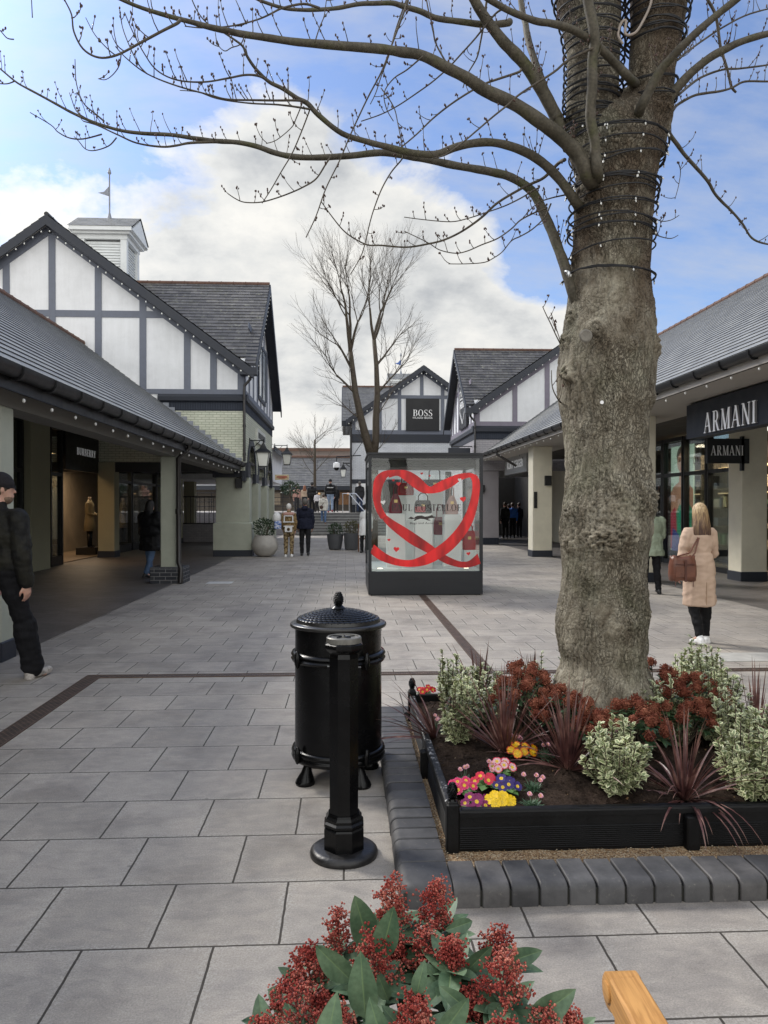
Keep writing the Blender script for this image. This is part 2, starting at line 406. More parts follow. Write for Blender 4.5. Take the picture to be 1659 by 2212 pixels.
# ================================================================== MATERIALS
PAV = .456
def pavermat():
    m, n, b = nt('paving_slabs')
    p = posn(n)
    wob = tex(n, 'Noise', p, Scale=14, Detail=3); wv_ = n.nodes.new('ShaderNodeVectorMath'); wv_.operation = 'SCALE'; L(n, wob.outputs['Color'], wv_.inputs[0]); wv_.inputs[3].default_value = .006
    wa_ = n.nodes.new('ShaderNodeVectorMath'); L(n, p, wa_.inputs[0]); L(n, wv_.outputs[0], wa_.inputs[1])
    vec = mapping(n, wa_.outputs[0], loc=(.006, .012, 0))
    k = n.nodes.new('ShaderNodeTexBrick'); L(n, vec, k.inputs['Vector'])
    k.offset = .5
    for nm, v in (('Scale', 1), ('Mortar Size', .0048), ('Mortar Smooth', .2), ('Brick Width', PAV), ('Row Height', PAV), ('Bias', 0)): k.inputs[nm].default_value = v
    k.inputs['Color1'].default_value = (.305,.28,.25,1); k.inputs['Color2'].default_value = (.375,.345,.31,1); k.inputs['Mortar'].default_value = (.035,.03,.027,1)
    # riven surface, fine bright grit, dark stains, faint algae
    t1 = tex(n, 'Noise', p, Scale=2.2, Detail=9, Roughness=.62, Distortion=.4)
    t2 = tex(n, 'Noise', p, Scale=150, Detail=4, Roughness=.85)
    t3 = tex(n, 'Noise', mapping(n, p, sc=(1, 1.8, 1)), Scale=9, Detail=8, Roughness=.6, Distortion=.8)
    t4 = tex(n, 'Voronoi', p, Scale=150); 
    c = mixc(n, 1, k.outputs['Color'], ramp(n, t1.outputs[0], [(.3, (.74,.73,.73)), (.5, (1,1,1)), (.72, (1.14,1.12,1.10))]), 'MULTIPLY')
    c = mixc(n, 1, c, ramp(n, t3.outputs[0], [(.3, (.83,.83,.84)), (.66, (1.1,1.1,1.09))]), 'MULTIPLY')
    c = mixc(n, 1, c, ramp(n, t2.outputs[0], [(.35, (.72,.72,.72)), (.7, (1.32,1.31,1.3))]), 'MULTIPLY')
    sp = ramp(n, t4.outputs['Distance'], [(.0, (1,1,1)), (.16, (0,0,0))])
    spm = mth(n, 'MULTIPLY', sp, ramp(n, t3.outputs[0], [(.48, (0,)*3), (.7, (.8,)*3)]))
    c = mixc(n, spm, c, (.55,.53,.5))
    # greener, darker grime gathers around joints
    k2 = n.nodes.new('ShaderNodeTexBrick'); L(n, vec, k2.inputs['Vector']); k2.offset = .5
    for nm, v in (('Scale', 1), ('Mortar Size', .055), ('Mortar Smooth', 1), ('Brick Width', PAV), ('Row Height', PAV)): k2.inputs[nm].default_value = v
    t5 = tex(n, 'Noise', p, Scale=75, Detail=4, Roughness=.75)
    g = mth(n, 'MULTIPLY', k2.outputs['Fac'], ramp(n, t1.outputs[0], [(.35, (.25,)*3), (.65, (.75,)*3)]))
    c = mixc(n, g, c, mixc(n, ramp(n, t5.outputs[0], [(.4, (0,)*3), (.62, (1,)*3)]), (.27,.245,.215), (.50,.475,.43)))
    c = mixc(n, k.outputs['Fac'], c, (.055,.047,.038))
    t6 = tex(n, 'Noise', mapping(n, p, loc=(9,4,0)), Scale=.55, Detail=6, Roughness=.7)
    c = mixc(n, 1, c, ramp(n, t6.outputs[0], [(.32, (.72,.72,.74)), (.5, (.98,.98,.98)), (.7, (1.12,1.10,1.07))]), 'MULTIPLY')
    gum = tex(n, 'Voronoi', mapping(n, p, loc=(.3,.7,0)), Scale=3.1)
    c = mixc(n, mth(n, 'MULTIPLY', mth(n, 'LESS_THAN', gum.outputs['Distance'], .035), .45), c, (.10,.095,.09))
    L(n, c, b.inputs['Base Color'])
    L(n, ramp(n, t3.outputs[0], [(.3, (.62,)*3), (.7, (.85,)*3)]), b.inputs['Roughness']); b.inputs['Specular IOR Level'].default_value = .4
    h = mth(n, 'ADD', mth(n, 'MULTIPLY', mth(n, 'SUBTRACT', 1, k.outputs['Fac']), 1.0), mth(n, 'MULTIPLY', t3.outputs[0], .9))
    nn = bumpn(n, None, h, .55, .006)
    bumpn(n, b, t2.outputs[0], .35, .003, nn)
    return m
M_pave = pavermat()
M_block = brickmat('arcade_blocks', (.10,.092,.09), (.14,.13,.126), (.19,.18,.17), .21, .105, ms=.004, rough=.5, bump=.8, dist=.006, uv=False, stain=.3)  # pale joints: reflections between the blocks put into the mortar colour
M_stepst = mat('step_stone', (.17,.17,.17), .7, .25, 3, .3, 80, dirt=.4)
M_nose = mat('pale_nosing', (.36,.36,.35), .6, .2, 3)
M_cream = brickmat('cream_painted_brick', (.56,.58,.47), (.62,.63,.52), (.33,.35,.25), .225, .075, ms=.008, bump=.9, dist=.012, stain=.16, grit=.08, gritsc=60)
M_white_br = brickmat('white_painted_brick', (.62,.64,.68), (.68,.70,.73), (.46,.48,.52), .225, .075, ms=.008, bump=.8, dist=.01, stain=.12, grit=.08, gritsc=60)
M_greybr = brickmat('grey_lilac_brick', (.36,.35,.37), (.42,.40,.42), (.26,.25,.27), .225, .075, ms=.008, bump=.8, dist=.01, stain=.14, grit=.1, gritsc=60)
M_green = mat('green_render', (.41,.43,.355), .8, .06, 3, .3, 160, dirt=.25)
M_creamr = mat('cream_render', (.72,.68,.55), .8, .05, 3, .25, 160, dirt=.15)
M_lilacr = mat('lilac_render', (.34,.32,.34), .8, .06, 3, .25, 160, dirt=.2)
M_olive = mat('olive_pilaster', (.30,.29,.20), .8, .06, 3, .25, 160)
M_render = mat('white_render', (.79,.80,.82), .85, .035, 2, .2, 140, dirt=.16)
_n = M_render.node_tree; _b = _n.nodes['Principled BSDF']; _src = _b.inputs['Base Color'].links[0].from_socket
_t = tex(_n, 'Noise', mapping(_n, posn(_n), sc=(3, 3, .35)), Scale=2.2, Detail=6, Roughness=.7)
L(_n, mixc(_n, 1, _src, ramp(_n, _t.outputs[0], [(.35, (.94,.94,.935)), (.6, (1,1,1))]), 'MULTIPLY'), _b.inputs['Base Color'])
M_timber = mat('slate_blue_timber', (.135,.15,.19), .6, .1, 6, .25, 40)
M_timberl = mat('lilac_timber', (.20,.18,.225), .6, .1, 6, .25, 40)
M_navy = mat('navy_paint', (.016,.020,.031), .5, .15, 5, .15, 40)
M_navybr = brickmat('navy_soldier_brick', (.028,.034,.05), (.035,.042,.06), (.016,.02,.03), .075, .225, ms=.008, off=0, bump=.9, dist=.01, stain=.1)
M_black = mat('black_gloss_iron', (.003,.003,.0034), .25, .3, 9, .12, 45, spec=.27, dist=.002)
M_blackm = mat('black_satin_paint', (.007,.0075,.009), .4, .3, 9, .15, 60)
M_pipe = mat('brown_black_pipe', (.02,.017,.016), .35, .3, 9, .05)
M_beam = mat('taupe_beam', (.17,.165,.15), .7, .08, 3, .1, 60)
M_soffit = mat('taupe_soffit', (.40,.375,.34), .8, .06, 3, .1, 60)
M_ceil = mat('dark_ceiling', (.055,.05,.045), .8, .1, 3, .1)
M_terra = mat('terracotta_ridge', (.14,.08,.06), .85, .3, 14, .3, 60, dirt=.3)
M_lead = mat('lead_flashing', (.22,.235,.27), .5, .2, 8, .2, 40)
M_whitewood = mat('white_painted_wood', (.74,.76,.76), .6, .05, 4, .1, 60, dirt=.12)
M_glass = glassmat('window_glass', (.9,.93,.92), .14)
M_glassd = glassmat('shop_glass', (.62,.66,.65), .07, .02, .3)
M_metal = mat('brushed_steel', (.55,.56,.57), .3, .1, 20, .05, metal=1)
M_white = mat('white_letters', (.86,.86,.86), .4, .02, 4, 0)
M_whitepl = emat('glow_white_lettering', (.85,.86,.87), .12)  # weak glow added so the white sign letters read brighter
M_grey_t = mat('grey_letters', (.55,.54,.50), .4, .02, 4, 0)
M_bulb = mat('bulb_white', (.75,.75,.71), .35, .02, 4, 0)
M_cable = mat('black_cable', (.01,.01,.012), .6, .1, 4, 0)
M_lampgl = mat('frosted_lamp_glass', (.80,.80,.74), .35, .03, 4, 0)
M_dark = mat('dark_interior', (.02,.018,.016), .8, .3, 2, 0)
def slatemat(name, c1, c2, w, h, moss=.0):
    m, n, b = nt(name); uv = coord(n, 'UV')
    k = n.nodes.new('ShaderNodeTexBrick'); L(n, uv, k.inputs['Vector']); k.offset = .5
    for nm, v in (('Scale', 1), ('Mortar Size', .006), ('Mortar Smooth', .2), ('Brick Width', w), ('Row Height', h), ('Bias', 0)): k.inputs[nm].default_value = v
    k.inputs['Color1'].default_value = rgb(c1); k.inputs['Color2'].default_value = rgb(c2); k.inputs['Mortar'].default_value = rgb([x*.3 for x in c1])
    p = posn(n)
    t = tex(n, 'Noise', p, Scale=3, Detail=8, Roughness=.7); t2 = tex(n, 'Noise', p, Scale=40, Detail=4, Roughness=.7)
    c = mixc(n, 1, k.outputs['Color'], ramp(n, t.outputs[0], [(.3, (.65,.65,.66)), (.7, (1.25,1.25,1.22))]), 'MULTIPLY')
    c = mixc(n, 1, c, ramp(n, t2.outputs[0], [(.3, (.75,)*3), (.7, (1.3,)*3)]), 'MULTIPLY')
    if moss:
        t3 = tex(n, 'Noise', p, Scale=7, Detail=9, Roughness=.75)
        c = mixc(n, ramp(n, t3.outputs[0], [(.55, (0,)*3), (.68, (moss,)*3)]), c, (.30,.30,.24))
        t4 = tex(n, 'Noise', mapping(n, p, loc=(5,5,5)), Scale=1.2, Detail=6, Roughness=.7)
        c = mixc(n, ramp(n, t4.outputs[0], [(.5, (0,)*3), (.7, (moss*.7,)*3)]), c, (.05,.05,.035))
    L(n, c, b.inputs['Base Color']); b.inputs['Roughness'].default_value = .55; b.inputs['Specular IOR Level'].default_value = .45
    h_ = mth(n, 'ADD', mth(n, 'SUBTRACT', 1, k.outputs['Fac']), mth(n, 'MULTIPLY', t2.outputs[0], .5)); bumpn(n, b, h_, .5, .008)
    return m
M_slate_new = slatemat('smooth_grey_slate', (.20,.205,.205), (.255,.26,.258), .3, .2)
M_slate_old = slatemat('weathered_slate', (.062,.060,.064), (.125,.12,.122), .42, .22, moss=.8)
M_slate_far = slatemat('far_slate', (.10,.10,.105), (.15,.15,.15), .42, .25, moss=.5)

# ================================================================== GROUND
def sheet(name, x0, x1, y0, y1, z, m, nx=1, ny=1):
    mb = MB(); mb.face([(x0,y0,z),(x1,y0,z),(x1,y1,z),(x0,y1,z)]); o = mb.build(name, m, fix=False); return tag(o, kind='structure')
sheet('ground', -900, 900, -60, 1500, 0, M_pave)
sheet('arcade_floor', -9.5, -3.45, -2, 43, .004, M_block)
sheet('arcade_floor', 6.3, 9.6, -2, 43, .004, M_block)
# terrace and steps
TZ = 1.2; TY = 43.3
mb = MB(); mb.box(-16, 22, TY, 160, -.5, TZ); tag(mb.build('terrace', M_pave), kind='structure')
st = thing('stone_steps', (0, 41, 0), 'grey stone flight of steps climbing to the upper terrace', 'steps')
for i in range(8):
    mb = MB(); z = TZ*(i)/8; y = 40.9+i*.3
    mb.box(-2.6, 5.0, y, TY+.0-.002*i, z, z+TZ/8-.035); mb.box(-2.6, 5.0, y-.03, TY-.002*i-.001, z+TZ/8-.035, z+TZ/8-.002*(i==7))
    p_ = mb.build('step', M_stepst, st); mb = MB(); mb.box(-2.6, 5.0, y-.036, y+.03, z+TZ/8-.03, z+TZ/8+.002); mb.build('nosing', M_nose, p_)
rw = MB(); rw.box(-16, -2.6, 42.6, 43.29, 0, TZ+.02); rw = rw.build('retaining_wall', M_greybr); tag(rw, 'low grey brick retaining wall left of the steps', 'wall')
# drain channels
def drainmat():
    m, n, b = nt('drain_iron'); p = posn(n)
    k = tex(n, 'Brick', p); k.inputs['Scale'].default_value = 1; k.inputs['Brick Width'].default_value = .045; k.inputs['Row Height'].default_value = .028; k.inputs['Mortar Size'].default_value = .007
    k.inputs['Color1'].default_value = (.012,.01,.01,1); k.inputs['Color2'].default_value = (.018,.014,.012,1); k.inputs['Mortar'].default_value = (.13,.095,.075,1)
    t = tex(n, 'Noise', p, Scale=12, Detail=6)
    L(n, mixc(n, 1, k.outputs['Color'], ramp(n, t.outputs[0], [(.3, (.6,.6,.6)), (.7, (1.3,1.2,1.1))]), 'MULTIPLY'), b.inputs['Base Color']); b.inputs['Roughness'].default_value = .6; b.inputs['Metallic'].default_value = .3
    bumpn(n, b, k.outputs['Fac'], .8, .01); return m
M_drain = drainmat()
M_rust = mat('rusty_frame', (.09,.06,.045), .7, .3, 20, .2)
def drain(x0, x1, y0, y1, label):
    t = thing('drain_channel', ((x0+x1)/2, (y0+y1)/2, 0), label, 'drain', 'slotted drain channels in the paving')
    mb = MB(); mb.box(x0+.012, x1-.012, y0+.012, y1-.012, -.01, .006); mb.build('grating', M_drain, t)
    mb = MB(); mb.box(x0, x0+.012, y0, y1, -.01, .009); mb.box(x1-.012, x1, y0, y1, -.01, .009); mb.box(x0+.012, x1-.012, y0, y0+.012, -.01, .009); mb.box(x0+.012, x1-.012, y1-.012, y1, -.01, .009)
    mb.build('frame', M_rust, t)
ya = 7.03
drain(-2.36, -2.22, -1.5, ya, 'brown drain channel running towards the viewer at left, beside the walking man')
drain(-2.36, 7.5, ya, ya+.11, 'long narrow drain channel crossing the paving behind the litter bin')
drain(1.27, 1.39, ya+.11, 24, 'drain channel running from under the glass display case to the flower bed')
# manhole plate
mb = MB(); a = gp(475,1259); mb.box(a.x-.25, a.x+.25, a.y-.2, a.y+.2, 0, .006); tag(mb.build('access_cover', mat('cover_concrete', (.5,.5,.5), .7)), 'small pale access cover in the paving near the brick plinth', 'cover')
mb = MB(); a = gp(1590,1420); mb.box(a.x-.35, a.x+.45, a.y-.22, a.y+.22, 0, .006); tag(mb.build('access_cover', mat('cover_slab', (.42,.41,.38), .7)), 'pale rectangular access cover behind the flower bed at right', 'cover')

# ================================================================== ROOF / BUILDING HELPERS
def roof(mb, e0, e1, r1, r0, course=.2, lift=.012, over=0):
    e0, e1, r1, r0 = map(V, (e0, e1, r1, r0))
    ln = (r0-e0).length; k = max(1, round(ln/course)); nrm = (e1-e0).cross(r0-e0).normalized()
    if nrm.z < 0: nrm = -nrm
    ul = (e1-e0).length; s0 = ((r0-e0).dot((e1-e0).normalized())); s1 = ((r1-e0).dot((e1-e0).normalized()))
    h = ln/k
    for i in range(k):
        a, b = i/k, (i+1)/k
        A0, A1 = e0.lerp(r0, a)+nrm*lift, e1.lerp(r1, a)+nrm*lift
        B0, B1 = e0.lerp(r0, b)+nrm*lift*.15, e1.lerp(r1, b)+nrm*lift*.15
        u0a, u1a, u0b, u1b = s0*a, ul+(s1-ul)*a, s0*b, ul+(s1-ul)*b
        mb.face([A0, A1, B1, B0], uv=[(u0a, i*course+.004), (u1a, i*course+.004), (u1b, (i+1)*course-.004), (u0b, (i+1)*course-.004)])
        C0, C1 = A0-nrm*lift*.9, A1-nrm*lift*.9
        mb.face([C0, C1, A1, A0], uv=[(u0a, i*course)]*4)
def ridge(mb, a, b, step=.45, r=.07):
    a, b = V(a), V(b); d = b-a; k = max(1, round(d.length/step))
    for i in range(k):
        p, q = a+d*(i/k), a+d*((i+1)/k)
        mb.tube([p, p.lerp(q, .93), p.lerp(q, .94), q], [r, r, r*1.14, r*1.14], 8)
def gutter(par, a, b, brackets=True, n_=None):
    a, b = V(a), V(b); mb = MB(); d = (b-a); t = d.normalized(); side = t.cross(Z_).normalized()
    rings = []
    pr = [(-.075,.03),(-.07,-.03),(-.04,-.07),(0,-.08),(.04,-.07),(.07,-.03),(.075,.03),(.06,.03),(.055,-.02),(.03,-.055),(0,-.062),(-.03,-.055),(-.055,-.02),(-.06,.03)]
    mb.loft([[p+side*x+Z_*z for x, z in pr] for p in (a, b)])
    if brackets:
        k = max(2, round(d.length/.8))
        for i in range(k+1):
            p = a+d*(i/k)
            mb.loft([[q+side*x*1.22+Z_*(z*1.22-.004) for x, z in pr] for q in (p-t*.03, p+t*.03)])
    return mb.build('gutter', M_blackm, par, smooth=40)
def lights(name, a, b, k, label, seed=1, drop=.05, sag=0, r=.032):
    a, b = V(a), V(b); rr = random.Random(seed)
    t = thing(name, a, label, 'string lights', 'festoon strings under eaves and gables')
    mb = MB(); pts = []
    for i in range(k*2+1):
        p = a.lerp(b, i/(k*2)); p.z -= sag*(i % 2) ; pts.append(p)
    mb.tube(pts, .009, 5); mb.build('cable', M_cable, t)
    bm0 = None
    for i in range(k):
        p = a.lerp(b, (i+.5)/k)+V((0,0,-drop+rr.uniform(-.01,.01)))
        if bm0 is None:
            mb = MB(); o_ = origin(t); mb.ell(o_, (r, r, r*1.25), 8, 5); bm0 = mb.build('bulb', M_bulb, t, smooth=True); bm0.location = p-o_
        else:
            c = bm0.copy(); COL.objects.link(c); c.parent = t; c.location = p-origin(t)
    return t
def pipe(par, pts, r=.045, name='downpipe', m=None):
    mb = MB(); mb.tube(pts, r, 10)
    for p, q in zip(pts[:-1], pts[1:]):
        p, q = V(p), V(q)
        if (q-p).length > 1.2 and abs((q-p).normalized().z) > .9:
            for f in (.1, .5, .9): c = p.lerp(q, f); mb.lathe([(r*1.25, c.z-.04), (r*1.25, c.z+.04)], (c.x, c.y, 0), 10)
    return mb.build(name, m or M_pipe, par, smooth=40)
def polywall(mb, pts, plane, c0, c1):
    # plane 'y': pts (x,z) extruded between y=c0..c1 ; 'x': pts (y,z)
    f = (lambda p, c: V((p[0], c, p[1]))) if plane == 'y' else (lambda p, c: V((c, p[0], p[1])))
    mb.loft([[f(p, c) for p in pts] for c in (c0, c1)])
def clip_poly(pts, z0, z1):
    def cl(ps, zc, keep_above):
        o = []
        for i in range(len(ps)):
            a, b = ps[i], ps[(i+1) % len(ps)]
            ia = (a[1] >= zc) == keep_above or a[1] == zc; ib = (b[1] >= zc) == keep_above or b[1] == zc
            if ia: o.append(a)
            if ia != ib: t = (zc-a[1])/(b[1]-a[1]); o.append((a[0]+t*(b[0]-a[0]), zc))
        return o
    return cl(cl(pts, z0, True), z1, False)
def tbar(mb, a, b, plane, c, wd, pr=.03, sgn=-1):
    # flat timber from a to b (2d), width wd, proud by pr
    ax, az = a; bx, bz = b; dx, dz = bx-ax, bz-az; l = math.hypot(dx, dz); nx, nz = -dz/l*wd/2, dx/l*wd/2
    q = [(ax+nx, az+nz), (ax-nx, az-nz), (bx-nx, bz-nz), (bx+nx, bz+nz)]
    polywall(mb, q, plane, c, c+sgn*pr)

# ================================================================== LEFT SLATE-ROOFED ARCADE
la = thing('arcade_building', (-5, 10, 0), 'long low shop arcade at left under a smooth grey slate roof', 'building')
YG = 23.68
EX, EZ = -3.2, 2.88; RX, RZ = -7.96, 6.49
mb = MB(); roof(mb, (EX,-3,EZ), (EX,YG,EZ), (RX,YG,RZ), (RX,-3,RZ), .2, .016); mb.build('roof', M_slate_new, la, fix=False)
mb = MB(); ridge(mb, (RX,-3,RZ+.0), (RX,YG,RZ+.0), .45, .085); mb.build('ridge_tiles', M_terra, la, smooth=40)
mb = MB(); mb.box(EX-.03, EX, -3, YG, EZ-.22, EZ-.03); mb.build('fascia', M_blackm, la)
gutter(la, (EX+.06,-3,EZ-.03), (EX+.06,YG,EZ-.03))
mb = MB(); mb.box(-3.75, -3.42, -3, YG-.02, 2.56, 2.92); mb.build('beam', M_beam, la)
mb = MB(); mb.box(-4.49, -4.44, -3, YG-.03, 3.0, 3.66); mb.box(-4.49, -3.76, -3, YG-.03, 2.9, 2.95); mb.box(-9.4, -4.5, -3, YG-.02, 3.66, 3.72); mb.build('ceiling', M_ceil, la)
def pillar(par, x, y, w, d, z1, m, base_z=.2, mb_m=None, plinth=None):
    mb = MB(); mb.bbox(x-w/2, x+w/2, y-d/2, y+d/2, base_z, z1, .015); p = mb.build('pillar', m, par)
    mb = MB(); e = .015 if plinth is None else plinth
    mb.bbox(x-w/2-e, x+w/2+e, y-d/2-e, y+d/2+e, 0.0, base_z, .012); mb.build('plinth', mb_m or M_navy, p)
M_dbrick = brickmat('blue_black_brick', (.03,.033,.042), (.05,.052,.06), (.22,.22,.22), .225, .075, ms=.007, bump=.8, dist=.01)
pillar(la, -3.58, 15.87, .32, .32, 2.56, M_green, .33, M_dbrick, .17)
pillar(la, -3.58, 7.95, .32, .32, 2.56, M_green, .2)
mb = MB(); mb.tube([(EX+.06,15.6,EZ-.1),(EX+.06,15.6,EZ-.16),(-3.36,15.63,2.52),(-3.36,15.63,.42),(-3.3,15.55,.3),(-3.3,15.5,.02)], .05, 10); mb.lathe([(.065,1.4),(.065,1.5)], (-3.36,15.63,0), 10); mb.build('downpipe', M_pipe, la, smooth=40)
# lead soakers/step flashing where the roof meets the gable
mb = MB()
for i in range(26):
    a = i/26; x = EX+(RX-EX)*a; z = EZ+(RZ-EZ)*a
    if z > 4.6: break
    mb.box(x-.16, x+.02, YG-.02, YG, z+.0, z+.16)
mb.build('flashing', M_lead, la)
lights('string_lights', (EX+.02,4.5,EZ-.22), (EX+.02,23.4,EZ-.25), 26, 'string of white drop lights along the left arcade eave', 1, .06, r=.017)
# shopfront frames + glazing (left)
XS = -7.6
def shopfront(par, xs, segs, ztop, frame_m, glass_m, kick=.25, trans=2.35):
    for (y0, y1) in segs:
        mb = MB(); f = .07
        mb.box(xs-f, xs+f, y0, y0+f, 0, ztop); mb.box(xs-f, xs+f, y1-f, y1, 0, ztop)
        mb.box(xs-f*.9, xs+f*.9, y0+f, y1-f, 0, kick); mb.box(xs-f*.9, xs+f*.9, y0+f, y1-f, trans, trans+.09); mb.box(xs-f*.9, xs+f*.9, y0+f, y1-f, ztop-.1, ztop)
        p = mb.build('window', frame_m, par)
        mb = MB(); mb.box(xs-.008, xs+.008, y0+f, y1-f, kick, ztop-.1); mb.build('pane', glass_m, p)
shopfront(la, XS, [(9,12),(12.05,15),(15.05,18.4),(20.05,20.9)], 3.66, M_blackm, M_glassd)
for y0, y1 in ((18.42, 19.6), (8.2, 8.98)):
    mb = MB(); mb.bbox(XS-.2, XS+.22, y0, y1, 0, 3.65, .01); mb.build('pilaster', M_olive, la)
mb = MB(); mb.box(-9.5, -9.4, -3, 43, 0, 3.65); mb.build('rear_wall', mat('warm_shop_wall', (.22,.18,.13), .8, .2, 1.5), la)
mb = MB(); mb.box(-9.39, XS-.08, -3, 43, .0, .03); mb.build('shop_floor', mat('shop_floor', (.2,.15,.1), .4), la)
# shop doorway with open door and step
mb = MB(); mb.box(XS-.06, XS+.06, 19.62, 19.7, 0, 3.65); mb.box(XS-.06, XS+.06, 19.7, 20.04, 2.5, 3.65); mb.build('door_frame', M_blackm, la)

# ================================================================== HALF TIMBERED CROSS-GABLED BUILDINGS
def tudor(name, loc, label, s, xw, y0, y1, zbot, zeave, zpeak, apx, zap, far_u, bandz, Mt, Mbrick, oh=.32, arches=None, nvert=None, hmid=None, mossy=True):
    """s=-1 extends to -x from the street wall at xw, s=+1 to +x. u = distance from street wall."""
    t = thing(name, loc, label, 'building')
    X = lambda u: xw+s*u
    ym = (y0+y1)/2
    b0, b1, b2, tz = bandz    # soldier brick bottom, cornice bottom, cornice top, first timber top
    # --- front (camera facing) gable wall
    front = [(X(.006), zbot), (X(.006), zeave), (X(apx), zap), (X(far_u), zap-(zap-zeave)*(far_u-apx)/apx), (X(far_u), zbot)]
    mb = MB(); polywall(mb, clip_poly(front, zbot, b0), 'y', y0, y0+.3); mb.build('brick_wall', Mbrick, t)
    mb = MB(); polywall(mb, clip_poly(front, b0, b1), 'y', y0-.01, y0+.3); mb.build('soldier_course', M_navybr, t)
    mb = MB(); mb.loft([[V((X(u), y, z)) for y, z in ((y0-.02,b1),(y0-.09,b1+.02),(y0-.1,b2-.08),(y0-.04,b2),(y0+.3,b2),(y0+.3,b1))] for u in (-.1, 2.6)]); mb.build('cornice', M_navy, t)
    mb = MB(); polywall(mb, clip_poly(front, b1, 99), 'y', y0, y0+.3); mb.build('wall', M_render, t)
    mb = MB(); yc = y0
    H = lambda u: zeave+(zap-zeave)*u/apx if u < apx else zap-(zap-zeave)*(u-apx)/apx
    tw = .2
    us = nvert
    cut = lambda u: 0
    for u in us:
        lo = max(tz, b2)
        mb.box(*sorted((X(u-tw/2), X(u+tw/2))), yc-.03, yc, lo, H(u)-.02)
    mb.box(*sorted((X(0), X(far_u))), yc-.034, yc, b2+.004, tz)
    if hmid:
        umin = (hmid-zeave)/(zap-zeave)*apx
        mb.box(*sorted((X(umin), X(far_u))), yc-.026, yc, hmid-tw/2, hmid+tw/2)
    # rake timbers
    dz = (zap-zeave)/apx
    tbar(mb, (X(0), zeave-.24), (X(apx), zap-.24), 'y', yc, .24, .036)
    tbar(mb, (X(far_u), H(far_u)-.24), (X(apx), zap-.24), 'y', yc, .24, .036)
    # --- street gable
    ys_ = y0+.006; side = [(ys_, zbot), (ys_, zeave), (ym, zpeak), (y1, zeave), (y1, zbot)]
    mb.build('timber_frame', Mt, t)
    st_mb = MB(); sc = MB()
    xin, xout = X(.3), X(0)
    if arches:
        zs, pier = arches['spring'], arches['open']
        edges = [ys_]
        for a, b in pier: edges += [a, b]
        edges.append(y1)
        # piers between openings
        low = clip_poly(side, zs, b0)
        for i in range(0, len(edges), 2):
            if edges[i+1]-edges[i] > .02: st_mb.box(*sorted((X(0), X(.6))), edges[i], edges[i+1], zs, b0)
        for a, b in pier:
            N = 14; c = (a+b)/2; R = (b-a)/2
            for k in range(N):
                a0, a1 = pi-pi*k/N, pi-pi*(k+1)/N
                p = [(c+R*math.cos(a0), zs+.9*R*math.sin(a0)), (c+R*math.cos(a1), zs+.9*R*math.sin(a1))]
                polywall(st_mb, [p[0], p[1], (p[1][0], b0), (p[0][0], b0)], 'x', X(0), X(.6))
                # dark arch ring
                q = [(c+(R+.22)*math.cos(a0), zs+(.9*R+.22)*math.sin(a0)), (c+(R+.22)*math.cos(a1), zs+(.9*R+.22)*math.sin(a1))]
                polywall(sc, [p[0], p[1], q[1], q[0]], 'x', X(-.035), X(.1))
        for i in range(0, len(edges), 2):
            a, b = edges[i]+(.0 if i else 0), edges[i+1]
            sc.box(*sorted((X(-.03), X(.08))), a+(.0), b, zs-.32, zs+.0)
    else:
        polywall(st_mb, clip_poly(side, zbot, b0), 'x', X(0), X(.3))
    st_mb.build('brick_wall', Mbrick, t)
    if arches: sc.build('arch_trim', M_navy, t)
    mb = MB(); polywall(mb, clip_poly(side, b0, b1), 'x', X(-.01), X(.3)); mb.build('soldier_course', M_navybr, t)
    mb = MB(); mb.loft([[V((X(u), y, z)) for u, z in ((-.02,b1),(-.09,b1+.02),(-.1,b2-.08),(-.04,b2),(.3,b2),(.3,b1))] for y in (y0+.001, y1)]); mb.build('cornice', M_navy, t)
    mb = MB(); polywall(mb, clip_poly(side, b1, 99), 'x', X(0), X(.3)); mb.build('wall', M_render, t)
    mb = MB(); Hs = lambda y: zpeak-(zpeak-zeave)*abs(y-ym)/(ym-y0)
    k = 8
    for i in range(k+1):
        y = y0+(y1-y0)*i/k; y = min(max(y, y0+.1), y1-.1)
        mb.box(*sorted((X(-.03), X(0))), y-.09, y+.09, tz, Hs(y)-.05)
    mb.box(*sorted((X(-.034), X(0))), y0, y1, b2+.004, tz)
    mb.box(*sorted((X(-.026), X(0))), y0+.9, y1-.9, (zeave*.6+zpeak*.4)-.1, (zeave*.6+zpeak*.4)+.1)
    mb.build('timber_frame', Mt, t)
    # rear closing wall
    mb = MB(); mb.box(*sorted((X(.3), X(far_u))), y1-.3, y1, zbot, zeave); mb.build('rear_wall', M_render, t)
    # --- roofs. cross wing: ridge along x at ym ; front gable: ridge along y at apx
    ov = .34; dzs = (zpeak-zeave)/(ym-y0)
    mb = MB()
    xo, xi = X(-ov), X(far_u)
    g_ = .34; roof(mb, (xo, y0+g_, zeave+.06+dzs*g_), (xi, y0+g_, zeave+.06+dzs*g_), (xi, ym, zpeak+.12), (xo, ym, zpeak+.12), .22, .018)
    roof(mb, (xo, y0-.02, zeave+.06), (X(0), y0-.02, zeave+.06), (X(0), y0+g_, zeave+.06+dzs*g_), (xo, y0+g_, zeave+.06+dzs*g_), .22, .018)
    roof(mb, (xo, y1+oh, zeave-dzs*oh+.06), (xi, y1+oh, zeave-dzs*oh+.06), (xi, ym, zpeak+.12), (xo, ym, zpeak+.12), .22, .018)
    dzf = (zap-zeave)/apx
    yo = y0-oh; yb = y1
    roof(mb, (X(-ov), yo, zeave-dzf*ov+.1), (X(-ov), y0+.3, zeave-dzf*ov+.1), (X(apx), yb, zap+.1), (X(apx), yo, zap+.1), .22, .018) if False else None
    # front gable slopes kept behind the valley line with the cross wing
    zb = zpeak+.12
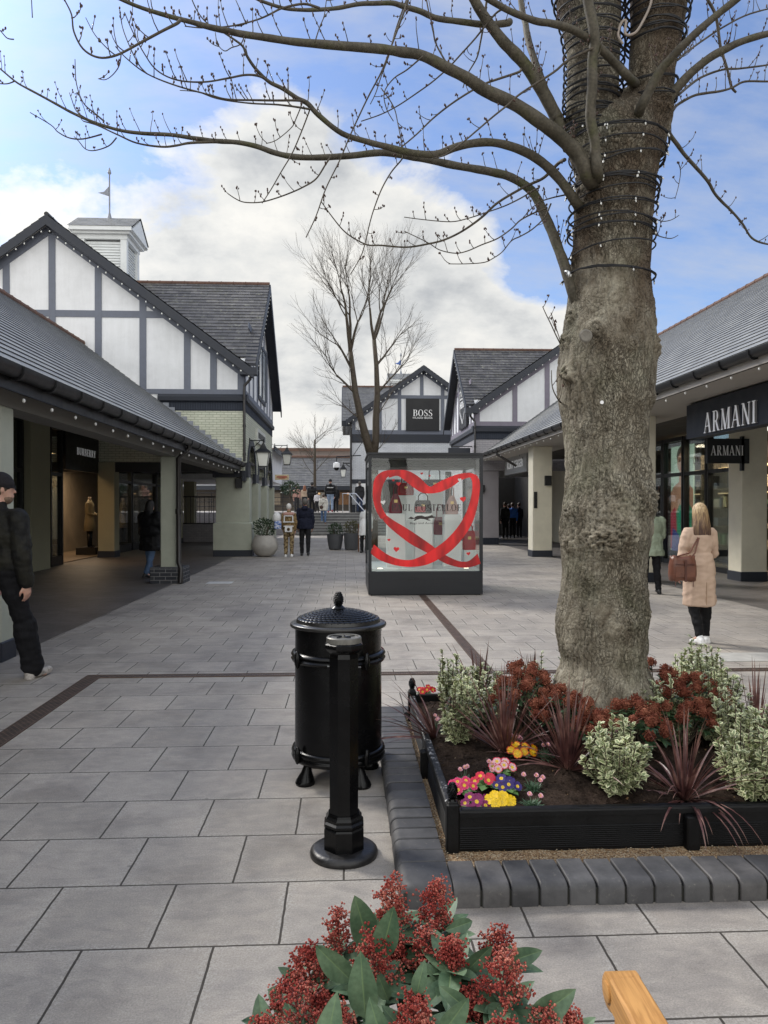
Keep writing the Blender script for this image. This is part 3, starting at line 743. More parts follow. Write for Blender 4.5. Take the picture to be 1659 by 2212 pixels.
    def yval(z): return y0-.02+(z-(zeave+.06))/(zpeak+.06-zeave)*(ym-y0+.02) if z < zpeak+.1 else yb
    kk = 28; lift = .018
    for sg in (1, -1):
        for i in range(kk):
            pts = []
            for f in (i/kk, (i+1)/kk):
                u = -ov+(apx+ov)*f
                z = zeave-dzf*ov+.1+dzf*(u+ov)
                uu = u if sg == 1 else 2*apx-u
                yb2 = min(yb, yval(max(z, zeave+.07))) if sg == 1 else yb
                pts.append((uu, z, yb2))
            (ua, za, ya_), (ub, zb_, yb_) = pts
            nx = V((-s*dzf*sg, 0, 1)).normalized()*lift
            A0, A1 = V((X(ua), yo, za))+nx, V((X(ua), max(ya_, yo+.35), za))+nx; B0, B1 = V((X(ub), yo, zb_)), V((X(ub), max(yb_, yo+.35), zb_))
            mb.face([A0, A1, B1, B0], uv=[(0, i*.22+.004), (A1.y-yo, i*.22+.004), (B1.y-yo, i*.22+.216), (0, i*.22+.216)])
            mb.face([A0-nx*.9, A1-nx*.9, A1, A0], uv=[(0, i*.22)]*4)
    mb.build('roof', M_slate_old, t, fix=False)
    mb = MB(); ridge(mb, (xo, ym, zpeak+.13), (X(apx) if zap > zpeak else xi, ym, zpeak+.13)); mb.build('ridge_tiles', M_terra, t, smooth=40)
    mb = MB(); ridge(mb, (X(apx), yo, zap+.11), (X(apx), yb, zap+.11)); mb.build('ridge_tiles', M_blackm, t, smooth=40)
    # bargeboards with dark soffits
    mb = MB()
    for sg in (1, -1):
        e = V((X(-ov) if sg == 1 else X(2*apx+ov), 0, zeave-dzf*ov+.07)); a = V((X(apx), 0, zap+.08))
        mb.loft([[V((p.x, y, p.z+dz_)) for y, dz_ in ((yo-.04,0),(yo-.04,-.3),(yo,-.3),(yo,-.05),(y0-.001,-.05),(y0-.001,0))] for p in (e, a)])
    mb.build('bargeboard', M_navy, t)
    mb = MB()
    for yy, sg in ((y0-.02, 1), (y1+oh, -1)):
        z = zeave+.03 if sg == 1 else zeave-dzs*oh+.03
        mb.loft([[V((x, p[0], p[1]+dz_)) for x, dz_ in ((X(-ov-.04),.02),(X(-ov-.04),-.28),(X(-ov),-.28),(X(-ov),-.04),(X(0),-.04),(X(0),.02))] for p in ((yy, z), (ym, zpeak+.09))])
    mb.build('bargeboard', M_navy, t)
    # boxed eave at the corner, downpipe
    mb = MB(); mb.box(*sorted((X(-.42), X(.1))), yo-.05, y0+.0, zeave-.32, zeave-.1); mb.build('eaves_box', M_navy, t)
    pipe(t, [(X(-.2), y0-.12, zeave-.3), (X(-.2), y0-.12, zeave-.42), (X(-.02), y0-.09, zeave-.62), (X(-.02), y0-.16, b2+.1), (X(-.02), y0-.16, zbot+.02)], .042)
    # festoon
    return t, X, H
bl, XL, HL = tudor('half_timbered_building', (-6, 28, 0), 'large half timbered building at left with white gable, cream brick and louvred cupola', -1, -3.1, 23.7, 32.6,
    2.9, 5.85, 9.5, 5.8, 10.15, 11.9, (4.47,4.75,4.97,5.12), M_timber, M_cream, nvert=[.1,.93,1.72,3.05,4.38,5.75,7.1,8.5,10], hmid=7.38,
    arches=dict(spring=2.65, open=[(24.5,26.45),(27.45,29.35),(30.3,32.25)]))
# flint: lower piers of the left building
def pier(par, x0, x1, y0, y1, ztop, m, flare=True, bz=.2, fz=1.05, dark=None):
    mb = MB(); mb.bbox(x0, x1, y0, y1, fz, ztop, .012)
    e = .07 if flare else .0
    mb.loft([[V(q) for q in ((x0-a,y0-a,z),(x1+a,y0-a,z),(x1+a,y1+a,z),(x0-a,y1+a,z))] for z, a in ((bz,e),(fz-.03,e),(fz,.005))])
    p = mb.build('pier', m, par)
    mb = MB(); mb.bbox(x0-e-.006, x1+e+.006, y0-e-.006, y1+e+.006, 0, bz, .01); mb.build('plinth', dark or M_navy, p)
pier(bl, -4.02, -2.98, 24.0, 24.5, 2.45, M_green)
for a, b in ((26.45,27.45),(29.35,30.3),(32.25,32.6)): pier(bl, -3.7, -3.0, a+.08, b-.08, 2.34, M_green)
mb = MB(); mb.box(-9.4, -3.11, 23.75, 32.3, 2.92, 3.0); mb.build('ceiling', M_ceil, bl)
mb = MB(); mb.box(-4.1, -3.0, 23.9, 24.49, 2.45, 2.9); mb.build('lintel', M_navy, bl)
mb = MB(); mb.box(-9.4, -4.1, 23.72, 23.9, 2.6, 2.9); mb.build('lintel', M_blackm, bl)
shopfront(bl, XS, [(24.4,27.5),(27.6,31),(31.1,32.6)], 2.92, M_blackm, M_glassd)
for y in (23.9, 33.2, 36.2): pillar(bl, XS+.35, y, .5, .5, 2.9, M_olive)
mb = MB(); mb.box(*sorted((-3.2,-3.05)), 27.2, 29.6, 5.35, 5.5); 
for y in (27.2, 28.3, 29.5): mb.box(-3.12, -3.03, y, y+.1, 5.5, 7.3)
mb.box(-3.12, -3.03, 27.2, 29.6, 7.3, 7.42); f = mb.build('window', M_navy, bl)
mb = MB(); mb.box(-3.09, -3.06, 27.3, 29.5, 5.5, 7.3); mb.build('pane', mat('pale_window', (.5,.55,.6), .1), f)
# blank signboard with pale letters on the side wall
# rear/low rear roof line beyond the building
lb = thing('low_building', (-4, 36, 0), 'lower slate roofed block behind the cream brick building', 'building')
mb = MB(); mb.box(-9, -3.35, 32.65, 40.5, 2.7, 4.2); mb.build('wall', M_render, lb)
mb = MB(); roof(mb, (-3.0,32.7,4.1), (-3.0,40.6,4.1), (-6,40.6,6.6), (-6,32.7,6.6), .25); mb.build('roof', M_slate_far, lb, fix=False)
mb = MB(); mb.box(-3.05,-3.0,32.66,40.6,3.9,4.1); mb.build('fascia', M_navy, lb)
# cupola
def cupola(par, cx, cy, zb, w, h, rw, vane_h, name='cupola', flagcol=(.2,.27,.36), flagm=None):
    mb = MB(); k = MB()
    hw = w/2
    for sx in (-1,1):
        for sy in (-1,1): mb.box(cx+sx*hw-.11, cx+sx*hw+.11, cy+sy*hw-.11, cy+sy*hw+.11, zb-1.8, zb+h)
    mb.box(cx-hw-.13, cx+hw+.13, cy-hw-.13, cy+hw+.13, zb+h, zb+h+.16)
    mb.box(cx-hw-.26, cx+hw+.26, cy-hw-.26, cy+hw+.26, zb+h+.16, zb+h+.28)
    c = mb.build('cupola', M_whitewood, par)
    nb = int((h+1.8)/.1)
    for i in range(nb):
        z = zb-1.8+i*.1
        for sg in (-1, 1):
            k.loft([[V((x, cy+sg*(hw-.02+a), z+b)) for a, b in ((0,0),(.05,0),(.0,.1),(-.03,.1))] for x in (cx-hw+.11, cx+hw-.11)])
            k.loft([[V((cx+sg*(hw-.02+a), y, z+b)) for a, b in ((0,0),(.05,0),(.0,.1),(-.03,.1))] for y in (cy-hw+.11, cy+hw-.11)])
    k.build('louvres', M_whitewood, c)
    z0 = zb+h+.28; r = rw/2; zt = z0+rw*.36
    mb = MB(); ex = r+.05
    for sg in (-1, 1): roof(mb, (cx-ex, cy+sg*(r+.05), z0+.1), (cx+ex, cy+sg*(r+.05), z0+.1), (cx+ex, cy, zt), (cx-ex, cy, zt), .2, .012)
    mb.build('cupola_roof', M_slate_new, c, fix=False)
    mb = MB()
    for sx in (-1, 1):
        x = cx+sx*r; mb.loft([[V((xx, cy-r, z0)), V((xx, cy+r, z0)), V((xx, cy, zt-.1))] for xx in (x-.05, x+.03)])
    mb.box(cx-r, cx+r, cy-r-.03, cy-r+.04, z0-.04, z0+.12); mb.box(cx-r, cx+r, cy+r-.04, cy+r+.03, z0-.04, z0+.12); mb.box(cx-r+.05, cx+r-.05, cy-r+.04, cy+r-.04, z0-.02, z0+.03)
    mb.build('cupola_gable', M_whitewood, c)
    mb = MB(); mb.lathe([(.09,zt-.05),(.05,zt+.12),(.03,zt+.2),(.025,zt+vane_h-.15),(.07,zt+vane_h-.08),(.05,zt+vane_h),(.01,zt+vane_h+.12)], (cx,cy,0), 10)
    v = mb.build('vane_pole', M_lead, c, smooth=40)
    mb = MB(); z = zt+vane_h*.52
    mb.loft([[V((cx-.03, cy+e, z+.25)), V((cx-.03, cy+e, z-.1)), V((cx-.42, cy+e*.5, z+.02)), V((cx-.2, cy+e*.5, z+.06))] for e in (-.012, .012)])
    mb.build('flag', flagm or M_lead, v)
    return c
cp = at(240, 600, 29.1)
cupola(bl, cp.x-.05, 29.1, 10.15, 1.5, 1.05, 2.2, 1.75)
lights('string_lights', (XL(-.3), 23.33, 5.42), (XL(5.8), 23.33, 9.85), 26, 'white bulb string along the right slope of the big left gable', 2, .05, r=.022)
lights('string_lights', (XL(5.8), 23.33, 9.85), (XL(9.5), 23.33, 7.15), 15, 'white bulb string along the left slope of the big left gable', 3, .05, r=.022)
lights('string_lights', (-2.72, 23.8, 5.7), (-2.72, 28.15, 9.3), 18, 'white bulb string on the near street gable slope of the left building', 4, .05, r=.022)

# ================================================================== RIGHT ARCADE
ra = thing('arcade_building', (7, 14, 0), 'long shop arcade at right under a pale grey slate roof', 'building')
YR = 30.7
ex, ez = 5.4, 3.6; rx, rz = 10.9, 7.5
mb = MB(); roof(mb, (ex,-3,ez), (ex,YR,ez), (rx,YR,rz), (rx,-3,rz), .2, .016); mb.build('roof', M_slate_new, ra, fix=False)
mb = MB(); ridge(mb, (rx,-3,rz), (rx,YR,rz), .45, .085); mb.build('ridge_tiles', M_terra, ra, smooth=40)
gutter(ra, (ex-.06,-3,ez-.03), (ex-.06,YR,ez-.03))
mb = MB(); mb.box(ex-.01, ex+.05, -3, YR-.02, ez-.2, ez-.02); mb.box(ex+.05, 6.95, -3, YR-.02, ez-.2, ez-.12); mb.build('soffit', M_soffit, ra)
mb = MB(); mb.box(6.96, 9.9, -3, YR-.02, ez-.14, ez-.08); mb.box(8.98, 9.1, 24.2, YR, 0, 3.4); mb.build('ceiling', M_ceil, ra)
for y in (15.7, 23.6, 7.8):
    pillar(ra, 6.03, y, .6, .6, ez-.2, M_creamr, .2)
for y in (15.72, 24.0): pillar(ra, 8.42, y, .55, .55, ez-.2, M_creamr, .2)
shopfront(ra, 8.8, [(9,12),(12.05,15.4),(16.05,18.2),(18.25,19.5),(19.55,20.8),(20.85,22.2),(22.25,23.7)], 3.38, M_blackm, M_glassd, .12, 2.35)
mb = MB(); mb.box(10.6, 10.7, -3, 43, 0, 3.45); mb.build('rear_wall', mat('brown_shop_wall', (.13,.10,.07), .8, .3, 1.2), ra)
mb = MB(); mb.box(8.88, 10.6, -3, 43, 0, .03); mb.build('shop_floor', mat('shop_floor_r', (.2,.17,.13), .3), ra)
mb = MB(); mb.box(8.7, 8.95, 24.3, 26.6, 0, 3.4); mb.build('pilaster', M_navy, ra)
lights('string_lights', (ex+.02,8,ez-.2), (ex+.02,30,ez-.2), 30, 'string of small white lights under the right arcade eave', 5, .05, r=.017)
mb = MB(); mb.tube([(ex-.06,27,ez-.1),(ex-.06,27,ez-.2),(6.03,26.95,ez-.62)], .045, 8); mb.build('downpipe', M_pipe, ra, smooth=40)
br, XR, HR = tudor('half_timbered_building', (8, 34, 0), 'half timbered building at right with lilac timbers behind the tree trunk', 1, 5.2, 30.8, 37.7,
    3.0, 5.6, 8.45, 5.4, 9.35, 9.6, (4.25,4.55,4.8,4.98), M_timberl, M_greybr, nvert=[.1,1.63,2.95,4.5,6,7.6], hmid=7.7)
mb = MB(); 
pier(br, 5.22, 6.2, 30.9, 31.6, 3.0, M_lilacr, False, .28, .9, M_navybr)
pier(br, 5.22, 5.9, 33.2, 37.6, 3.0, M_lilacr, False, .28, .9, M_navybr)
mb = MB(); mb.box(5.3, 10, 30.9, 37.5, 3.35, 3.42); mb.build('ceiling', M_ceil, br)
mb = MB(); mb.box(9.0, 9.1, 31, 36, 0, 3.3); mb.build('wall', M_creamr, br)
mb = MB(); mb.box(5.3, 9.6, 40.6, 40.8, 0, 3.4); mb.box(9.0, 9.1, 36.01, 40.6, 0, 3.3); mb.build('rear_wall', M_dark, br)  # dark closing wall added, its colour standing for the shaded arcade interior
lights('string_lights', (XR(-.3), 30.45, 5.2), (XR(4.8), 30.45, 8.75), 18, 'white bulb string along the right building front gable', 6, .05, r=.022)
lights('string_lights', (4.82, 30.9, 5.45), (4.82, 34.2, 8.3), 13, 'white bulb string on the street gable of the right building', 7, .05, r=.022)

# ================================================================== FAR GABLED BUILDING (on the terrace)
fb = thing('half_timbered_building', (4, 46, TZ), 'far white half timbered gable with square black sign above the steps', 'building')
y0 = 44.0
P = lambda px, py: (lambda q: (q.x, q.z))(at(px, py, y0))
ap = P(914, 796); ev = P(760, 905)
dz = (ap[1]-ev[1])/(ap[0]-ev[0]); fx = 2*ap[0]-ev[0]
poly = [(ev[0], TZ), (ev[0], ev[1]), ap, (fx, ev[1]), (fx, TZ)]
zb0, zb1, zb2 = P(800,956)[1], P(800,950)[1], P(800,938)[1]; zt1 = P(800, 929)[1]
mb = MB(); polywall(mb, clip_poly(poly, TZ, zb0), 'y', y0, y0+.3); mb.build('brick_wall', M_white_br, fb)
mb = MB(); polywall(mb, clip_poly(poly, zb0, zb2), 'y', y0-.04, y0+.3); mb.build('cornice', M_navy, fb)
mb = MB(); polywall(mb, clip_poly(poly, zb2, 99), 'y', y0, y0+.3); mb.build('wall', M_render, fb)
mb = MB(); H = lambda x: ap[1]-abs(x-ap[0])*dz
for px in (764, 821, 863, 911, 956, 990, 1030):
    x = P(px, 900)[0]; mb.box(x-.1, x+.1, y0-.035, y0, zt1, H(x)-.05)
mb.box(ev[0], fx, y0-.036, y0, zb2+.003, zt1)
zm = P(800, 857)[1]; u = (ap[1]-zm)/dz; mb.box(ap[0]-u, ap[0]+u, y0-.03, y0, zm-.1, zm+.1)
tbar(mb, (ev[0], ev[1]-.2), (ap[0], ap[1]-.2), 'y', y0, .22, .038); tbar(mb, (fx, ev[1]-.2), (ap[0], ap[1]-.2), 'y', y0, .22, .038)
mb.build('timber_frame', M_timber, fb)
mb = MB()
for sg in (-1, 1):
    e = V((ap[0]+sg*(ap[0]-ev[0]+.35), 0, ev[1]-.35*dz+.1)); a = V((ap[0], 0, ap[1]+.1))
    mb.loft([[V((p.x, y, p.z+d)) for y, d in ((y0-.45,.02),(y0-.45,-.28),(y0-.4,-.28),(y0-.4,-.05),(y0-.001,-.05),(y0-.001,.02))] for p in (e, a)])
mb.build('bargeboard', M_navy, fb)
mb = MB()
for sg in (-1, 1):
    e = V((ap[0]+sg*(ap[0]-ev[0]+.35), 0, ev[1]-.35*dz+.13)); a = V((ap[0], 0, ap[1]+.13))
    roof(mb, (e.x,y0-.4,e.z), (e.x,53,e.z), (a.x,53,a.z), (a.x,y0-.4,a.z), .22, .015)
lft = ev[0]-.55; zr = at(780, 836, 48.5).z
roof(mb, (lft,y0+.1,ev[1]-.1), (ap[0]-1.2,y0+.1,ev[1]-.1), (ap[0]-1.2,48.5,zr), (lft,48.5,zr), .22, .015)
roof(mb, (lft,53,ev[1]-.1), (ap[0]-1.2,53,ev[1]-.1), (ap[0]-1.2,48.5,zr), (lft,48.5,zr), .22, .015)
mb.build('roof', M_slate_far, fb, fix=False)
mb = MB(); ridge(mb, (lft,48.5,zr+.02), (ap[0],48.5,zr+.02)); mb.build('ridge_tiles', M_terra, fb, smooth=40)
mb = MB(); polywall(mb, [(y0+.31,TZ),(y0+.31,ev[1]-.15),(48.5,zr-.1),(52.8,ev[1]-.15),(52.8,TZ)], 'x', ev[0], ev[0]+.25); mb.build('side_wall', M_white_br, fb)
mb = MB(); mb.box(lft-.03, lft, y0+.1, 48.5, ev[1]-.3, ev[1]-.1); mb.loft([[V((x, y, z+d)) for x, d in ((lft-.04,0),(lft-.04,-.3),(ev[0],-.3),(ev[0],-.05))] for y, z in ((y0+.12,ev[1]-.1),(48.5,zr))]); mb.build('bargeboard', M_navy, fb)
pipe(fb, [(ev[0]-.05, y0-.1, ev[1]-.5), (ev[0]-.05, y0-.1, TZ)], .06)
mb = MB(); z = P(800,1040)[1]; mb.box(ev[0]-.02, fx, y0-.06, y0-.001, z-.12, z+.12); mb.build('band_course', M_navy, fb)
mb = MB(); mb.box(ev[0]-.02, fx, y0-.06, y0-.001, TZ, TZ+.45); mb.build('plinth', M_navy, fb)
mb = MB(); a = P(770,1090); mb.box(a[0], a[0]+.85, y0-.1, y0-.061, TZ+.45, z-.12); mb.build('pilaster', M_white, fb)
mb = MB(); a = P(803,1090); mb.box(a[0], a[0]+1.6, y0-.08, y0-.062, TZ+.05, z-.12); d = mb.build('door', M_dark, fb)
mb = MB(); mb.box(a[0]-.1, a[0], y0-.12, y0-.062, TZ, z-.12); mb.box(a[0]+1.6, a[0]+1.7, y0-.12, y0-.062, TZ, z-.12); mb.build('frame', M_navy, d)
cq = at(866, 835, 50)
cupola(fb, cq.x, 50, cq.z-.55, 1.15, .5, 1.7, 1.25, flagm=mat('blue_flag', (.06,.14,.42), .6))
lights('string_lights', (ap[0]-(ap[0]-ev[0]+.3), y0-.46, ev[1]-.35), (ap[0], y0-.46, ap[1]-.22), 17, 'white bulb string on the left slope of the far gable', 8, .05, r=.032)
lights('string_lights', (ap[0], y0-.46, ap[1]-.22), (ap[0]+2.6, y0-.46, ap[1]-.22-2.6*dz), 9, 'white bulb string on the right slope of the far gable', 9, .05, r=.032)
# far row of shops with long slate roof
fr = thing('shop_row', (-2, 62, TZ), 'long low shop row with slate roof and lit windows beyond the steps', 'building')
s = lambda px, py, Y: at(px, py, Y)
e = s(668, 1050, 60); r1 = s(668, 988, 64)
mb = MB(); roof(mb, (-14,60,e.z), (12,60,e.z), (12,64,r1.z), (-14,64,r1.z), .28, .02); mb.build('roof', M_slate_far, fr, fix=False)
mb = MB(); ridge(mb, (-14,64,r1.z+.05), (12,64,r1.z+.05), .5, .12); mb.build('ridge_tiles', M_terra, fr, smooth=40)
mb = MB(); mb.box(-14,12,60.0,60.06,e.z-.3,e.z-.02); mb.build('fascia', M_navy, fr)
mb = MB(); mb.box(-14,12,61.4,61.6,TZ,e.z); mb.build('wall', mat('far_shop_wall', (.09,.075,.06), .7, .3, .8), fr)
ew = emat('warm_shop_light', (1, .62, .3), .55)
for i, x in enumerate((-6.5,-4.2,-2.3,-.6,1.2)):
    mb = MB(); mb.box(x, x+1.3, 61.34, 61.39, TZ+.5, e.z-.45); f_ = mb.build('window', mat('pane_dim%d' % i, [(.35,.28,.2),(.12,.12,.12),(.45,.42,.35),(.3,.15,.06),(.25,.2,.16)][i], .3), fr)
mb = MB(); 
for x in (-4.0,-1.2,-.9,.1,1.3,-2.2): mb.box(x, x+.16, 61.30, 61.33, e.z-.62, e.z-.5)
mb.build('lamp', ew, fr)
f2 = thing('shop_row', (0, 75, TZ), 'second roof line with red ridge rising behind the long shop row', 'building')
a, b = s(600, 991, 76), s(600, 974, 79)
mb = MB(); roof(mb, (-16,76,a.z-1), (14,76,a.z-1), (14,79,b.z), (-16,79,b.z), .3, .02); mb.build('roof', mat('brown_tile', (.13,.10,.08), .8, .3, 10), f2, fix=False)
mb = MB(); mb.box(-16,14,78.9,79.1,b.z-.02,b.z+.3); mb.build('ridge_tiles', M_terra, f2)
mb = MB(); mb.box(-16,14,77,78.8,TZ,a.z-.6); mb.build('wall', M_dark, f2)
# backing block to the right so that no horizon shows between buildings
# ================================================================== SIGNS
def sign(name, label, cat='sign', loc=(0,0,0)): return thing(name, loc, label, cat)
# burberry fascia
t = sign('shop_sign', 'black fascia with white lettering BURBERRY above the left shop entrance', loc=(XS+.1, 22, 3.2))
mb = MB(); mb.box(XS+.02, XS+.12, 20.95, 24.3, 2.55, 3.65); mb.build('panel', M_blackm, t)
mb = MB(); ya, yb = 22.15, 24.05
serif(mb, 'BURBERRY', (V((XS+.12, 22.6, 3.0)), -Y_*-1, Z_, X_), .2, 1.6, (.0, .006), .12)
mb.build('lettering', M_whitepl, t)
# armani long hanging sign (reads along the street, seen from -x side)
t = sign('hanging_sign', 'long black hanging sign with big white raised letters ARMANI under the right eave', loc=(6.3, 12, 3.1))
q0 = at(1483, 948, 1); 
def on_x(px, py, X):
    d = ray(px, py); return V((0,0,CAMZ))+d*(X/d.x)
A = on_x(1483, 949, 6.15); B = on_x(1483, 877, 6.15)
ys = A.y; mb = MB(); mb.box(6.15, 6.4, 8.9, ys, A.z, B.z); mb.build('panel', M_navy, t)
mb = MB(); 
for px in (1497, 1582): y = on_x(px, 870, 6.25).y; mb.box(6.24, 6.32, y-.05, y+.05, B.z, 3.42)
mb.build('hanger', M_blackm, t)
y1_, y2_ = on_x(1519, 930, 6.1).y, on_x(1630, 900, 6.1).y
zl = on_x(1519, 936, 6.1).z; zh = on_x(1519, 893, 6.1).z
mb = MB(); serif(mb, 'ARMANI', (V((6.15, (y1_+y2_)/2, zl)), -Y_, Z_, -X_), zh-zl, y1_-y2_, (.0, .035), .12); lt_ = mb.build('lettering', mat('letter_side_grey', (.22,.22,.23), .4, .05, 3, 0), t); mb = MB(); serif(mb, 'ARMANI', (V((6.113, (y1_+y2_)/2, zl)), -Y_, Z_, -X_), zh-zl, y1_-y2_, (.0, .003), .12); mb.build('letter_face', M_whitepl, lt_)
# armani blade sign
p0 = at(1526, 1001, 15.4); p1 = at(1617, 948, 15.4)
t = sign('projecting_sign', 'small black projecting sign lettered ARMANI beside the cream pillar', loc=p0)
mb = MB(); mb.bbox(p0.x, p1.x, 15.36, 15.44, p0.z, p1.z, .005); mb.build('panel', M_blackm, t)
mb = MB(); mb.box(p1.x, 8.2, 15.39, 15.42, p0.z+.08, p0.z+.11); mb.box(p1.x, 8.2, 15.39, 15.42, p1.z-.1, p1.z-.07); mb.box(8.1, 8.16, 15.36, 15.44, p0.z-.15, p1.z+.05); mb.build('bracket', M_blackm, t)
mb = MB(); serif(mb, 'ARMANI', (V(((p0.x+p1.x)/2-.03, 15.36, (p0.z+p1.z)/2-.09)), X_, Z_, -Y_), .2, .68, (0, .008), .1); mb.build('lettering', M_white, t)
# kurt geiger hanging sign
A = on_x(1090, 1027, 6.2); B = on_x(1090, 989, 6.2); C = on_x(1137, 1010, 6.2)
t = sign('hanging_sign', 'grey hanging sign with white letters KURT GEIGER by the far right arcade', loc=A)
mb = MB(); mb.box(6.2, 6.35, C.y, A.y, A.z, B.z); mb.build('panel', mat('grey_sign_panel', (.28,.29,.29), .3, .05, 3), t)
sans('lettering', 'KURT GEIGER', (V((6.2, (A.y+C.y)/2, A.z+.2)), -Y_, Z_, -X_), .28, (A.y-C.y)*.72, M_whitepl, t, .008, bold=.01)
mb = MB(); mb.box(6.25, 6.3, A.y-.7, A.y-.6, B.z, 3.4); mb.box(6.25, 6.3, C.y+.6, C.y+.7, B.z, 3.4); mb.build('hanger', M_blackm, t)
# boss
yb_ = 44-.12
A = at(877, 930, yb_); B = at(949, 861, yb_)
t = sign('shop_sign', 'square black sign with white letters BOSS HUGO BOSS on the far gable', loc=A)
mb = MB(); mb.bbox(A.x, B.x, yb_, 43.965, A.z, B.z, .01); mb.build('panel', mat('black_sign', (.006,.006,.008), .5, .1, 3, 0), t)
cx_ = (A.x+B.x)/2; mb = MB()
serif(mb, 'BOSS', (V((cx_, yb_, at(900, 899, yb_).z)), X_, Z_, -Y_), .37, 1.12, (0, .04), .05); mb.build('lettering', M_white, t)
sans('lettering', 'HUGO BOSS', (V((cx_, yb_, at(900, 904.5, yb_).z)), X_, Z_, -Y_), .1, 1.12, M_white, t, .02, bold=.008)
# TAG HEUER on the right street gable: shield emblem
t = sign('shop_sign', 'tall black sign with shield emblem lettered TAG HEUER on the right street gable', loc=(5.1, 32.8, 5.6))
A = on_x(1007, 933, 5.08); B = on_x(992, 840, 5.08)
y0_, y1_ = A.y, B.y; z0_ = 4.95; z1_ = 6.95
mb = MB(); mb.box(5.08, 5.16, y0_, y1_, z0_, z1_); mb.build('panel', mat('black_sign_b', (.01,.01,.014), .3, .1, 3, 0), t)
yc = (y0_+y1_)/2; hw = (y1_-y0_)*.36; fr_ = (V((5.08, yc, 0)), -Y_, Z_, -X_)
mb = MB(); zt, zm_, zb_ = z1_-.35, z0_+.75, z0_+.2
def outline(pts, w=.05):
    for i in range(len(pts)):
        a, b = V(pts[i]), V(pts[(i+1) % len(pts)]); d = (b-a).normalized(); nn = V((-d.y, d.x))*w/2
        mb.prism([a+nn, a-nn, b-nn, b+nn], fr_, 0, .02+.0006*i)
outline([(-hw, zt), (hw, zt), (hw, zm_), (0, zb_), (-hw, zm_)])
zmid = (zt+zm_)/2+.1; mb.prism([(-hw, zmid-.025), (hw, zmid-.025), (hw, zmid+.025), (-hw, zmid+.025)], fr_, 0, .018)
mb.build('emblem', M_white, t)
sans('lettering', 'TAG', (V((5.08, yc, zmid+.1)), -Y_, Z_, -X_), .32, hw*1.5, M_white, t, .02, bold=.03)
sans('lettering', 'HEUER', (V((5.08, yc, zmid-.42)), -Y_, Z_, -X_), .3, hw*1.65, M_white, t, .02, bold=.02)
t = sign('projecting_sign', 'dark blue projecting sign on the right street wall above the display case', loc=(5.0, 31.3, 3.6))
mb = MB(); mb.box(4.2, 5.1, 31.3, 31.4, 3.35, 3.95); mb.build('panel', M_navy, t)
mb = MB(); mb.box(4.3, 5.19, 31.34, 31.38, 3.99, 4.03); mb.build('bracket', M_blackm, t)
mb = MB(); mb.box(4.3, 5.0, 31.28, 31.3, 3.42, 3.6); mb.build('lettering', M_white, t)
# white lettered board on the left side wall
t = sign('shop_sign', 'pale sign board on the cream brick side wall above the arches', loc=(-3.05, 28, 3.9))
mb = MB(); mb.box(-3.1, -3.02, 26.6, 29.2, 3.75, 4.25); mb.build('panel', mat('pale_board', (.55,.56,.52), .5), t)
mb = MB(); 
for i in range(8): mb.box(-3.02, -3.005, 26.8+i*.28, 26.98+i*.28, 3.92, 4.12)
mb.build('lettering', M_blackm, t)
a = at(609, 1031, 36)
t = sign('hanging_sign', 'small cream hanging sign with red lines of lettering beyond the arches', loc=a)
mb = MB(); mb.bbox(a.x-.32, a.x+.32, 35.97, 36.03, a.z-.12, a.z+.12, .01); mb.build('panel', mat('cream_sign', (.62,.50,.30), .5), t)
mb = MB(); mb.box(a.x-.24, a.x+.24, 35.955, 35.968, a.z-.01, a.z+.04); mb.box(a.x-.16, a.x+.16, 35.955, 35.968, a.z-.06, a.z-.04); mb.build('lettering', mat('red_letters', (.4,.03,.02), .5), t)
# portrait poster in the right window
A = on_x(1449, 1197, 8.93); B = on_x(1498, 961, 8.93)
y_hi, y_lo = A.y, B.y; zlo = .35; zhi = on_x(1475, 962, 8.93).z
t = sign('window_poster', 'tall portrait poster of a woman in a green top inside the right shop window', 'poster', loc=(8.93, y_lo, zlo))
mb = MB(); mb.box(8.93, 8.96, y_lo, y_hi, zlo, zhi); mb.build('panel', mat('poster_mint', (.50,.62,.50), .4, .05, 2, 0), t)
fr_ = (V((8.93, (y_lo+y_hi)/2, zlo)), -Y_, Z_, -X_); PW = y_hi-y_lo; PH = zhi-zlo
def flat(name, pts, m, d=.004):
    b_ = m.node_tree.nodes['Principled BSDF']; c_ = b_.inputs['Base Color'].links; 
    if c_: m.node_tree.links.new(c_[0].from_socket, b_.inputs['Emission Color'])
    b_.inputs['Emission Strength'].default_value = 1.3
    mb = MB(); mb.prism([(x*PW, z*PH) for x, z in pts], fr_, 0, d); return mb.build(name, m, t)
def oval(cx, cz, rx, rz, n=24): return [(cx+rx*math.cos(2*pi*i/n), cz+rz*math.sin(2*pi*i/n)) for i in range(n)]
bb_ = bpy.data.materials['poster_mint'].node_tree; pb_ = bb_.nodes['Principled BSDF']; bb_.links.new(pb_.inputs['Base Color'].links[0].from_socket, pb_.inputs['Emission Color']); pb_.inputs['Emission Strength'].default_value = 1.3
M_skinp = mat('poster_skin', (.42,.22,.14), .5, .18, 3, 0); M_hairp = mat('poster_hair', (.05,.03,.02), .6, .2, 6, 0)
flat('hair', oval(.02,.90,.25,.1), M_hairp, .003)
flat('torso', [(-.48,.05),(.48,.05),(.5,.58),(.3,.64),(.1,.66),(.1,.75),(-.13,.75),(-.12,.66),(-.35,.62),(-.5,.56)], M_skinp, .004)
flat('face', oval(0,.84,.2,.095), M_skinp, .006)
flat('top', [(-.2,.14),(.42,.1),(.46,.40),(.3,.46),(-.1,.44),(-.24,.36)], mat('poster_green', (.02,.22,.11), .5, .35, 3, 0), .008)
